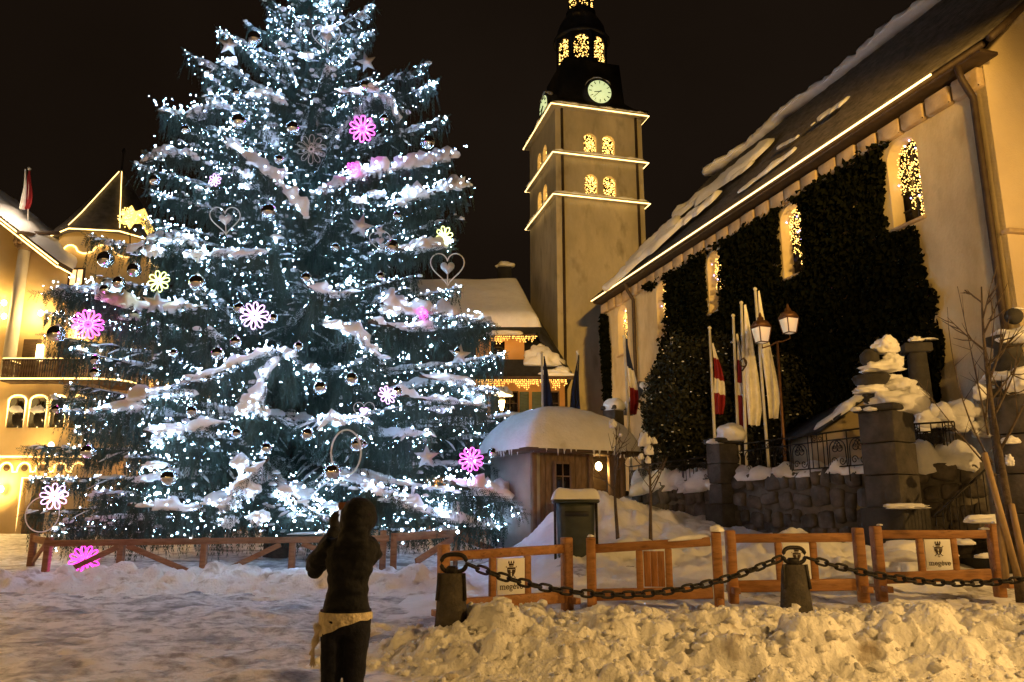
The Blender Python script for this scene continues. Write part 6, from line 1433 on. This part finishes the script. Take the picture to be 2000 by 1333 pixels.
def chain(a, b, sag, skew, label):
    t_ = thing('iron_chain', (a + b) / 2 - V3(0, 0, sag), label, 'chain', 'iron chains between the bollards')
    s = np.linspace(0, 1, 400); P = a + (b - a) * s[:, None]; P[:, 2] -= sag * 4 * s * (1 - s) * (1 + skew * (s - .5))
    cum = np.concatenate(([0], np.cumsum(np.linalg.norm(np.diff(P, axis=0), axis=1)))); n = int(cum[-1] / .130)
    for k in range(n):
        q = (k + .5) * cum[-1] / n; c = V3(*[np.interp(q, cum, P[:, j]) for j in range(3)]); e = V3(*[np.interp(q + .05, cum, P[:, j]) - np.interp(q - .05, cum, P[:, j]) for j in range(3)])
        o = link('link', link_me, t_); o.location = Vector(c) - t_.location
        e = Vector(e).normalized(); rot = e.to_track_quat('X', 'Z').to_matrix() @ Matrix.Rotation(math.radians(90 * (k % 2) + 18 + random.uniform(-8, 8)), 3, 'X'); o.rotation_euler = rot.to_euler()
chain(rings[0] + V3(.16, 0, -.01), rings[1] + V3(-.17, 0, -.03), .40, -.12, 'sagging iron chain between the two bollards in view')
chain(rings[1] + V3(.17, 0, -.03), rings[2] + V3(-.17, 0, 0), .33, .1, 'iron chain running out of the picture past the last barrier')

# ---------------------------------------------------------------- litter bin
M['bin'] = mat('bin_green', (0.022, 0.028, 0.020), (0.04, 0.048, 0.035), 6, 0.45)
by = 17.0; bc = at(1124, 1030, by); zb0_, zb1_ = Z(1124, 1098, by) - .1, Z(1124, 983, by)
bin_ = thing('litter_bin', (bc[0], by, zb0_), 'tall dark green litter bin with a thick snow lid', 'bin')
prof = [(.36, zb0_), (.37, zb0_ + .05), (.40, zb1_ - .1), (.40, zb1_)]
V, k = [], 20
mb = MB()
for r, z in prof:
    for q in np.linspace(0, 2 * math.pi, k, endpoint=False): V.append((bc[0] + math.copysign(abs(math.cos(q)) ** .55, math.cos(q)) * r, by + math.copysign(abs(math.sin(q)) ** .55, math.sin(q)) * r, z))
mb.add(V, [(i * k + q, i * k + (q + 1) % k, (i + 1) * k + (q + 1) % k, (i + 1) * k + q) for i in range(3) for q in range(k)] + [tuple(range(k - 1, -1, -1)), tuple(3 * k + q for q in range(k))]); mb.build('body', 'bin', bin_)
MB().bbox((bc[0], by, zb1_ + .03), (.94, .9, .07), None, .03).build('lid', 'bin', bin_)
for s in (-1, 1): MB().bbox((bc[0] + s * .43, by - .1, (zb0_ + zb1_) / 2), (.05, .10, zb1_ - zb0_), None, .01).build('side_post', 'iron', bin_)
MB().bbox((bc[0], by - .41, zb1_ - .22), (.5, .02, .10), None, .008).build('slot', 'black', bin_)
for s in (-1, 1): MB().tube([(bc[0] + s * .3 - .06, by + .3, zb0_ + .05), (bc[0] + s * .3 + .06, by + .3, zb0_ + .05)], .1, 10).build('wheel', 'black', bin_)
t = np.linspace(-1, 1, 24)[:, None]; s = np.linspace(-1, 1, 24)[None]
Pg = np.stack((bc[0] + .49 * t + 0 * s, by + .46 * s + 0 * t, zb1_ + .06 + 0 * t * s), -1)
mb = MB(); snow_sheet(mb, Pg, V3(0, 0, 1), .20, 3, 4, .2, 3); mb.build('bin_snow', 'snow', smooth=True, kind='stuff', label='thick pad of snow on the litter bin lid', cat='snow')

# ---------------------------------------------------------------- flagpoles
M['pole'] = mat('pole_paint', (0.50, 0.48, 0.44), (0.60, 0.58, 0.54), 4, 0.45)
for nm, c in (('blue', (.012, .02, .07)), ('white', (.72, .70, .66)), ('red', (.22, .012, .015)), ('navy', (.010, .012, .030))): M['cloth_' + nm] = mat('cloth_' + nm, c, tuple(q * 1.25 for q in c), 5, 0.85)
def flag(parent, top, L, W, bands, seed, lean):
    """a flag hanging limp: narrow at the head, gathered folds, wider below"""
    rs = np.random.RandomState(seed); nu, nv = 15, 34
    for f0, f1, c in bands:
        v = np.linspace(f0, f1, max(4, int(nv * (f1 - f0))))[:, None]; u = np.linspace(0, 1, nu)[None]
        wid = W * (0.12 + .88 * np.sin(np.clip(v * 1.25, 0, 1) * math.pi * .5) ** 1.1) * np.where(v > .85, 1 - (v - .85) * 1.6, 1)
        fold = .09 * np.sin(u * 13 + seed + v * 2.4) * (0.3 + v) + .03 * np.sin(u * 27 + v * 5)
        zz = -L * (v + .06 * (u - .5) * np.sin(v * 3))
        P = np.stack((np.broadcast_to(.05 + wid * u + .02 * np.sin(v * 7 + seed), fold.shape) + lean * zz, fold - .02, zz + 0 * u), -1) + np.asarray(top)
        m2 = MB(); m2.grid(P); m2.grid(P + V3(0, .012, 0), True); m2.build(c + '_cloth', 'cloth_' + c, parent, smooth=True)
def flagpole(px, ytop, pxb, yb, Yf, bands, label, seed, start=.0, L=2.6, W=.42, side=1):
    tp, bt = at(px, ytop, Yf), at(pxb, yb, Yf); zb_ = max(gz(bt[0], Yf) - .1, .5); d = (bt - tp) / (bt[2] - tp[2]); base = tp + d * (zb_ - tp[2])
    t_ = thing('flagpole', base, label, 'flagpole', 'flagpoles in front of the church')
    MB().tube([base, tp], [.055, .042], 10).build('pole', 'pole', t_, smooth=True)
    m2 = MB(); blob(m2, tp + V3(0, 0, .05), (.06, .06, .06), 1, 2, 0, -2); m2.build('finial', 'pole', t_, smooth=True)
    if bands: flag(t_, tp - d * 0 + V3(0, -.05, -start), L, W * side, bands, seed, d[0] if False else -(bt[0] - tp[0]) / (tp[2] - bt[2]) * -1 * -1)
    return t_
FB = [(0, .40, 'blue'), (.40, .66, 'white'), (.66, 1, 'red')]
flagpole(1058, 692, 1060, 800, 31.0, [(0, 1, 'navy')], 'flagpole with a limp dark flag in front of the orange house', 1, .1, 3.2, .42)
flagpole(1128, 690, 1130, 805, 31.0, [(0, 1, 'navy')], 'flagpole with a limp dark flag at the foot of the bell tower', 2, .1, 3.2, .42, -1)
flagpole(1219, 660, 1232, 900, 27.5, FB, 'flagpole with a blue, white and red flag beside the church porch', 3, .05, 2.7, .30)
flagpole(1312, 664, 1318, 900, 26.0, FB, 'flagpole with a dark tricolour flag in front of the shrub', 4, .2, 2.5, .30, -1)
flagpole(1386, 644, 1396, 860, 24.0, [(0, .22, 'white'), (.22, .52, 'red'), (.52, .72, 'white'), (.72, 1, 'red')], 'flagpole with a red flag bearing a white cross', 5, .45, 2.2, .34)
flagpole(1432, 620, 1442, 860, 24.0, [(0, .3, 'white'), (.3, .55, 'red'), (.55, .68, 'white'), (.68, 1, 'red')], 'flagpole with a red and white flag close behind the white flag', 6, .55, 2.9, .30)
fw = flagpole(1448, 595, 1456, 860, 23.6, [(0, 1, 'white')], 'flagpole with a white flag bearing a small dark emblem', 7, .03, 3.7, .44)
flagpole(1475, 568, 1497, 860, 23.4, [(0, 1, 'white')], 'tallest flagpole with a plain white flag beside the lantern', 8, .03, 3.9, .36)
mb = MB(); c = at(1452, 712, 23.35)
strokes(mb, arcp(0, .05, .10, .12, 0, 360, 12), .04, c, V3(1, 0, 0), V3(0, 0, 1), V3(0, -1, 0)); strokes(mb, [(-.05, -.2), (.08, -.02), (.02, .2)], .05, c, V3(1, 0, 0), V3(0, 0, 1), V3(0, -1, 0)); mb.build('emblem', 'ink', fw)
# flag on the hotel roof
fp = at(57, 330, 38.2); fb_ = at(57, 430, 38.2)
hf = thing('roof_flagpole', fb_, 'short flagpole on the hotel roof with a brightly lit red and white flag', 'flagpole')
MB().tube([fb_ - V3(0, 0, .6), fp], .035, 8).build('pole', 'pole', hf); m2 = MB(); blob(m2, fp, (.09, .09, .09), 1, 2, 0, -2); m2.build('finial', 'pole', hf, smooth=True)
flag(hf, fp - V3(.0, .05, .15), 2.1, .42, [(0, .5, 'red'), (.5, .62, 'red'), (.62, 1, 'red')][:1] + [(.5, 1, 'red')], 3, 0.0)
flag(hf, fp - V3(.12, .16, .1), 2.2, .22, [(0, 1, 'white')], 5, 0.0)
point_lamp(fp + V3(.4, -1.6, -2.6), 120, (1.0, .75, .5), .1)

# ---------------------------------------------------------------- twin lantern post
M['lantern_glass'] = mat('lantern_glass', (0.75, 0.56, 0.34), (0.8, .62, .4), 4, 0.4, emit=(1.0, 0.78, 0.50), es=0.30)  # faint glow put into unlit panes to make them paler
M['copper'] = mat('lantern_frame', (0.10, 0.045, 0.02), (0.18, 0.09, 0.04), 8, 0.5, 0.5)
lpY = 22.4; pb_ = at(1528, 840, lpY)
tl = thing('twin_lantern_post', (pb_[0], lpY, 1.6), 'slim post with two square lanterns in front of the ivy', 'street lamp')
pt_ = at(1518, 668, lpY); MB().tube([V3(pb_[0], lpY, 1.6), pt_], [.06, .035], 8).build('post', 'copper', tl)
for px, py in ((1487, 652), (1541, 634)):
    c = at(px, py, lpY - (.3 if px < 1500 else -.1)); w_ = .19
    l_ = MB().lathe([(w_ * .95, -.26), (w_ * 1.45, .16), (w_ * 1.42, .18)], 4, c, math.pi / 4 + .35).build('lantern_glass', 'lantern_glass', tl)
    m2 = MB()
    for q in range(4):
        a = math.pi / 4 + .35 + q * math.pi / 2; d_ = V3(math.cos(a), math.sin(a), 0); m2.tube([c + d_ * w_ * .97 + V3(0, 0, -.27), c + d_ * w_ * 1.47 + V3(0, 0, .17)], .016, 5)
    for f, zz in ((.97, -.26), (1.47, .17)):
        m2.tube([c + V3(math.cos(a), math.sin(a), 0) * w_ * f + V3(0, 0, zz) for a in math.pi / 4 + .35 + np.arange(4) * math.pi / 2], .018, 5, closed=True)
    m2.build('lantern_frame', 'copper', tl)
    MB().lathe([(w_ * 1.65, .18), (w_ * 1.1, .34), (w_ * .5, .40), (w_ * .5, .46), (w_ * .25, .50), (.04, .56), (.015, .62)], 8, c).build('lantern_cap', 'copper', tl)
    MB().tube([c - V3(0, 0, .26), c - V3(0, 0, .42), (c - V3(0, 0, .5)) * .4 + pt_ * .6, pt_], .022, 6).build('arm', 'copper', tl)

# gold star ornament on the hotel turret
M['gold'] = mat('gold_tinsel', (0.8, 0.5, 0.12), emit=(1.0, 0.62, 0.12), es=2.2, rough=.4)
gp = at(254, 424, 37.4)
gs = thing('comet_star', gp, 'golden glowing comet star in front of the turret roof', 'ornament')
ring = [(math.sin(k * math.pi / 6) * (.62 if k % 2 == 0 else .36), math.cos(k * math.pi / 6) * (.62 if k % 2 == 0 else .36)) for k in range(12)]
MB().prism(ring[::-1], gp, (1, 0, 0), (0, 0, 1), (0, .12, 0)).build('star', 'gold', gs)
rs = np.random.RandomState(2); P = gp + np.stack((rs.uniform(-.6, .6, 90), np.full(90, -.05), rs.uniform(-.6, .6, 90)), 1); P = P[np.hypot(P[:, 0] - gp[0], P[:, 2] - gp[2]) < .58]
MB().octas(P, .04).build('bulbs', 'gold_led', gs, kind='stuff')
MB().prism([(.1, .3), (.9, -.9), (1.2, -.7), (.6, .5)], gp + V3(0, .14, 0), (1, 0, 0), (0, 0, 1), (0, .06, 0)).build('tail', 'gold', gs)
MB().tube([gp + V3(0, .1, -.5), gp + V3(0, .6, -2.6)], .03, 6).build('bracket', 'iron', gs)
# ---------------------------------------------------------------- the person taking a picture
M['jacket'] = mat('black_jacket', (0.004, 0.005, 0.009), (0.008, 0.009, 0.015), 12, 0.8, bump=0.6, bscale=18, spec=.25)
M['trousers'] = mat('dark_trousers', (0.008, 0.009, 0.015), (0.016, 0.017, 0.026), 25, 0.9, bump=0.3, bscale=60, spec=.15)
M['glove'] = mat('dark_glove', (0.014, 0.012, 0.012), rough=.8)
M['skin'] = mat('skin', (0.35, 0.20, 0.14), rough=.6)
M['scarf'] = mat('beige_knit', (0.52, 0.44, 0.30), (0.68, 0.58, 0.42), 30, 0.95, bump=0.6, bscale=60)
M['screen'] = mat('phone_screen', (.5, .5, .5), (0.1, .1, .1), 8, emit=(0.75, 0.80, 0.9), es=0.55)
M['phone_case'] = mat('phone_case', (0.22, 0.09, 0.035), rough=.5)
PX, PY = XX(682, 1100, 5.0), 5.0
def Lp(x, y, z): return V3(PX + x, PY + y, z)
def loft(mb, rings, n=20):
    """closed body section: rings of (centre, rx, ry[, axis tilt])"""
    V = []
    for c, rx, ry in rings:
        for q in np.linspace(0, 2 * math.pi, n, endpoint=False):
            V.append(np.asarray(c) + V3(math.copysign(abs(math.cos(q)) ** .88, math.cos(q)) * rx, math.copysign(abs(math.sin(q)) ** .88, math.sin(q)) * ry, 0))
    k = len(rings); Fc = [(i * n + q, i * n + (q + 1) % n, (i + 1) * n + (q + 1) % n, (i + 1) * n + q) for i in range(k - 1) for q in range(n)]
    Fc += [tuple(range(n - 1, -1, -1)), tuple((k - 1) * n + q for q in range(n))]
    mb.add(V, Fc)
body = MB()
loft(body, [(Lp(.0, 0, .88), .140, .110), (Lp(-.005, 0, .95), .148, .120), (Lp(-.008, 0, 1.005), .142, .116), (Lp(-.005, 0, 1.08), .124, .106), (Lp(-.004, 0, 1.17), .122, .106), (Lp(.004, .005, 1.25), .140, .114), (Lp(.012, .012, 1.34), .160, .118), (Lp(.016, .02, 1.405), .146, .102), (Lp(.020, .03, 1.445), .092, .080), (Lp(.026, .035, 1.485), .062, .066), (Lp(.03, .04, 1.54), .07, .07)])
# hooded head
V, Fc = ICO[3]; Vh = V.copy(); Vh[:, 2] = np.where(Vh[:, 2] < 0, Vh[:, 2] * 1.12, Vh[:, 2]); Vh = Vh * np.array((.112, .126, .130)); body.add(Vh + Lp(.035, .03, 1.545), Fc)
loft(body, [(Lp(.026, -.050, 1.36), .100, .045), (Lp(.028, -.062, 1.41), .096, .06), (Lp(.03, -.045, 1.455), .086, .065), (Lp(.032, -.0, 1.50), .08, .07)])   # hood folds at the nape
def limb(pts, rad, n=12): body.tube(np.array(pts), np.array(rad), n)
def curve(P, k=14):
    P = np.array(P); t = np.linspace(0, len(P) - 1, k); return np.stack([np.interp(t, np.arange(len(P)), P[:, q]) for q in range(3)], 1)
# left arm: raised, elbow out and down
limb([Lp(-.10, .01, 1.395), Lp(-.155, .03, 1.345), Lp(-.205, .08, 1.29), Lp(-.232, .13, 1.265), Lp(-.225, .19, 1.29), Lp(-.195, .25, 1.37), Lp(-.165, .30, 1.45), Lp(-.170, .345, 1.505)], [.062, .070, .072, .068, .062, .054, .044, .036])
limb([Lp(-.19, .06, 1.24), Lp(-.23, .10, 1.215), Lp(-.23, .15, 1.25)], [.03, .045, .04])      # sleeve sagging under the elbow
# right arm: mostly hidden in front of the body
limb([Lp(.105, .015, 1.395), Lp(.112, .06, 1.36), Lp(.108, .12, 1.32), Lp(.095, .17, 1.30), Lp(.07, .23, 1.33), Lp(.02, .29, 1.40), Lp(-.05, .33, 1.47), Lp(-.070, .35, 1.505)], [.062, .070, .066, .06, .054, .047, .040, .034])
# legs
loft(body, [(Lp(-.072, .0, .92), .074, .105), (Lp(-.076, .0, .82), .072, .092), (Lp(-.078, .0, .66), .060, .074), (Lp(-.079, .0, .53), .052, .060), (Lp(-.082, -.005, .46), .055, .060), (Lp(-.085, -.012, .36), .057, .064), (Lp(-.086, -.012, .24), .046, .050), (Lp(-.086, -.005, .10), .040, .045)])
loft(body, [(Lp(.064, .0, .92), .076, .105), (Lp(.063, .0, .82), .073, .093), (Lp(.058, .0, .66), .062, .076), (Lp(.052, .005, .53), .055, .062), (Lp(.050, .005, .46), .057, .062), (Lp(.052, .0, .36), .058, .066), (Lp(.056, .0, .24), .047, .052), (Lp(.058, .0, .10), .041, .046)])
for sx in (-.086, .058): loft(body, [(Lp(sx, .05, -.0), .048, .125), (Lp(sx, .05, .03), .05, .13), (Lp(sx, .035, .07), .046, .10), (Lp(sx, .01, .13), .046, .056)])
# hands: palms and five bent fingers each, closed on the phone's edges
hands = MB()
def hand(c, s):
    c = np.asarray(c)
    hands.tube([c + V3(-s * .004, -.03, -.045), c + V3(0, -.012, -.01), c + V3(s * .002, .0, .028), c + V3(s * .002, .0, .045)], [.026, .034, .032, .024], 10)
    for k, (dz, ln) in enumerate(((-.012, .050), (.008, .058), (.027, .062), (.044, .055))):   # index ... little, curling round behind the phone
        b = c + V3(0, .012, dz); hands.tube([b, b + V3(s * .012, .020, .006), b + V3(s * ln * .6, .030, .010), b + V3(s * ln, .026, .008)], [.0095, .0095, .0085, .007], 7)
    b = c + V3(0, -.015, -.005); hands.tube([b, b + V3(s * .018, -.022, .018), b + V3(s * .036, -.022, .040)], [.011, .010, .008], 7)   # thumb on the near side
hand(Lp(-.176, .362, 1.535), 1); hand(Lp(-.064, .366, 1.535), -1)
body.v += hands.v; body.f += [[tuple(i + body.n for i in t) for t in f] for f in hands.f]; body.n += hands.n
me = body.mesh('person_raw', Lp(0, 0, 0)); tmp = D.objects.new('person_raw', me); COL.objects.link(tmp)
rm = tmp.modifiers.new('r', 'REMESH'); rm.mode = 'VOXEL'; rm.voxel_size = 0.0075; sm = tmp.modifiers.new('s', 'SMOOTH'); sm.iterations = 4; sm.factor = .5
dg = bpy.context.evaluated_depsgraph_get(); bme = D.meshes.new_from_object(tmp.evaluated_get(dg)); D.objects.remove(tmp)
co = np.zeros(len(bme.vertices) * 3, np.float32); bme.vertices.foreach_get('co', co); co = co.reshape(-1, 3)
no = np.zeros(len(co) * 3, np.float32); bme.vertices.foreach_get('normal', no); no = no.reshape(-1, 3)
amp = np.where(co[:, 2] > .97, .016, .008) * (co[:, 2] > .15) * (np.hypot(co[:, 0] + .12, co[:, 1] - .34) > .12)
wr = vn(co * np.array((9, 9, 22)) + 3, 5) * .6 + vn(co * np.array((20, 20, 34)), 8) * .4
co = co + no * (amp * wr)[:, None]; bme.vertices.foreach_set('co', co.astype(np.float32).ravel())
bme.materials.clear()
for q in ('jacket', 'trousers', 'glove'): bme.materials.append(M[q])
cen = np.zeros(len(bme.polygons) * 3, np.float32); bme.polygons.foreach_get('center', cen); cen = cen.reshape(-1, 3)
mi = np.where(cen[:, 2] < .985, 1, 0); mi = np.where((np.hypot(cen[:, 0] + .12, cen[:, 1] - .36) < .10) & (cen[:, 2] > 1.49), 2, mi)
bme.polygons.foreach_set('material_index', mi.astype(np.int32)); bme.polygons.foreach_set('use_smooth', np.ones(len(mi), bool)); bme.update()
person = thing('person', Lp(0, 0, 0), 'person in a black hooded jacket and dark trousers photographing the tree', 'person')
link('body', bme, person)
# hem of the jacket and the beige knit showing under it, knotted at the left
def band(z0, z1, rx, ry, a0, a1, th, k=40, m=6, wob=.01, drop=None):
    P = np.zeros((k, m, 3))
    for i, q in enumerate(np.linspace(a0, a1, k)):
        for j, f in enumerate(np.linspace(0, 1, m)):
            zz0 = z0 - (drop(q) if drop else 0); z_ = zz0 + (z1 - zz0) * f; s = 1 + wob * math.sin(q * 11 + f * 3)
            P[i, j] = Lp(-.006 + math.cos(q) * rx * s, math.sin(q) * ry * s, z_)
    m2 = MB(); m2.grid(P); C = np.array(Lp(-.006, 0, 0)); Q = P.copy(); Q[..., :2] = C[:2] + (P[..., :2] - C[:2]) * (1 + th); m2.grid(Q, True)
    e = np.concatenate((np.arange(k)[:, None] * m, ), 1)
    for j in (0, m - 1):
        for i in range(k - 1): m2.add(np.array((P[i, j], P[i + 1, j], Q[i + 1, j], Q[i, j])), [(0, 1, 2, 3)])
    return m2
band(.985, 1.01, .147, .121, 0, 2 * math.pi, .03, drop=lambda q: .0 + .004 * math.sin(q * 5)).build('jacket_hem', 'jacket', person, smooth=True)
band(.955, .998, .151, .123, -math.pi * 1.02, math.pi * .02, .04, 60, 8, .022, drop=lambda q: .10 * max(0, math.cos((q + math.pi * .97) * .62)) ** 2.2 + .003 * math.sin(q * 9)).build('knit_shirt', 'scarf', person, smooth=True)
m2 = MB(); ts = np.linspace(0, 1, 14)
m2.tube([Lp(-.155 - .03 * t, -.05 + .01 * math.sin(t * 5), .93 - .17 * t) for t in ts], .026 * (1 - .55 * ts) + .006 * np.sin(ts * 14), 8)
for q in range(5): m2.tube([Lp(-.184, -.045, .765), Lp(-.195 + q * .008, -.05, .70 - .01 * (q % 2))], [.007, .003], 4)
m2.build('knit_tassel', 'scarf', person, smooth=True)
# the phone held up
pc = Lp(-.120, .345, 1.572); Rp = rotz(math.radians(6))
ph = MB().bbox(pc, (.070, .010, .145), Rp, .005).build('mobile_phone', 'phone_case', label='mobile phone held up in both hands towards the tree', cat='phone')
MB().box(pc + Rp @ V3(0, -.0065, -.022), (.060, .0022, .085), Rp).build('screen', 'screen', ph)

# ---------------------------------------------------------------- lamps of the square, outside the picture
M['lamp_steel'] = mat('lamp_steel', (0.05, 0.05, 0.05), (0.08, 0.08, 0.08), 5, 0.5, 0.5)
M['sodium'] = mat('sodium_bulb', (1, .6, .2), emit=(1.0, 0.55, 0.16), es=20)
wheres = ('beside the photographer', 'on the open square at the left', 'by the church gable', 'in front of the hotel')
for (x, y, z_, w_), wh in zip(LAMPS, wheres):
    t_ = thing('street_lamp', (x, y, 0), 'sodium street lamp ' + wh + ', outside the picture', 'street lamp', 'street lamps of the square')
    MB().tube([(x, y + .5, 0), (x, y + .5, z_ + .2)], [.09, .05], 8).build('post', 'lamp_steel', t_)
    MB().tube([(x, y + .5, z_ + .2), (x, y + .25, z_ + .36), (x, y, z_ + .32)], .035, 6).build('arm', 'lamp_steel', t_)
    MB().lathe([(.30, .16), (.28, .20), (.10, .30), (.04, .34)], 16, (x, y, z_)).build('hood', 'lamp_steel', t_)
    m2 = MB(); blob(m2, (x, y, z_ + .10), (.07, .07, .09), 1, 2, 0, -2); m2.build('bulb', 'sodium', t_, smooth=True)
    point_lamp((x, y, z_ - .05), w_, LAMP_GOLD, .15)
for (p, tg, w_, ang), wh in zip(FLOODS, ('aimed at the bell tower', 'aimed at the church')):
    p, tg = np.array(p), np.array(tg); t_ = thing('floodlight_mast', (p[0], p[1] - .4, 0), 'floodlight mast ' + wh + ', outside the picture', 'floodlight', 'floodlight masts of the square')
    MB().tube([(p[0], p[1] - .4, 0), (p[0], p[1] - .4, p[2] + .1)], [.12, .07], 8).build('mast', 'lamp_steel', t_)
    d_ = (tg - p) / np.linalg.norm(tg - p); MB().bbox(p - d_ * .25, (.45, .35, .25), frame_R(d_), .03).build('housing', 'lamp_steel', t_)
    l = D.lights.new('flood_light', 'SPOT'); l.energy = w_; l.color = SODIUM; l.spot_size = math.radians(ang); l.spot_blend = .6; l.shadow_soft_size = .15
    o = D.objects.new('flood_light', l); COL.objects.link(o); o.location = p; o.rotation_euler = Vector(tg - p).to_track_quat('-Z', 'Y').to_euler()

# added unseen shop row behind the camera: glowing windows for the baubles to mirror
M['shop_glow'] = mat('added_glow_window', (.9, .7, .4), emit=(1.0, 0.60, 0.20), es=2.6)
shop = thing('added_shop_row', (0, -24, 0), 'added unseen row of glowing shops behind the photographer, for bauble reflections', 'building')
MB().box((0, -27, 4), (56, 6, 8)).build('wall', 'yellow_wall', shop)
MB().prism([(-29, 8.0), (29, 8.0), (27, 10.5), (-27, 10.5)], (0, -30, 0), (1, 0, 0), (0, 0, 1), (0, 6.4, 0)).build('roof', 'dark_roof', shop)
for k in range(13):
    x = -24 + k * 4
    MB().bbox((x, -23.97, 1.7), (2.6, .12, 2.4), None, .02).build('added_glow_window', 'shop_glow', shop)
    if k % 2: MB().bbox((x, -23.97, 5.4), (1.1, .12, 1.5), None, .02).build('window', 'pane', shop)
    beam(MB(), (x - 1.5, -23.6, 3.15), (x + 1.5, -23.6, 3.15), .8, .08).build('awning', 'wood_dark', shop)
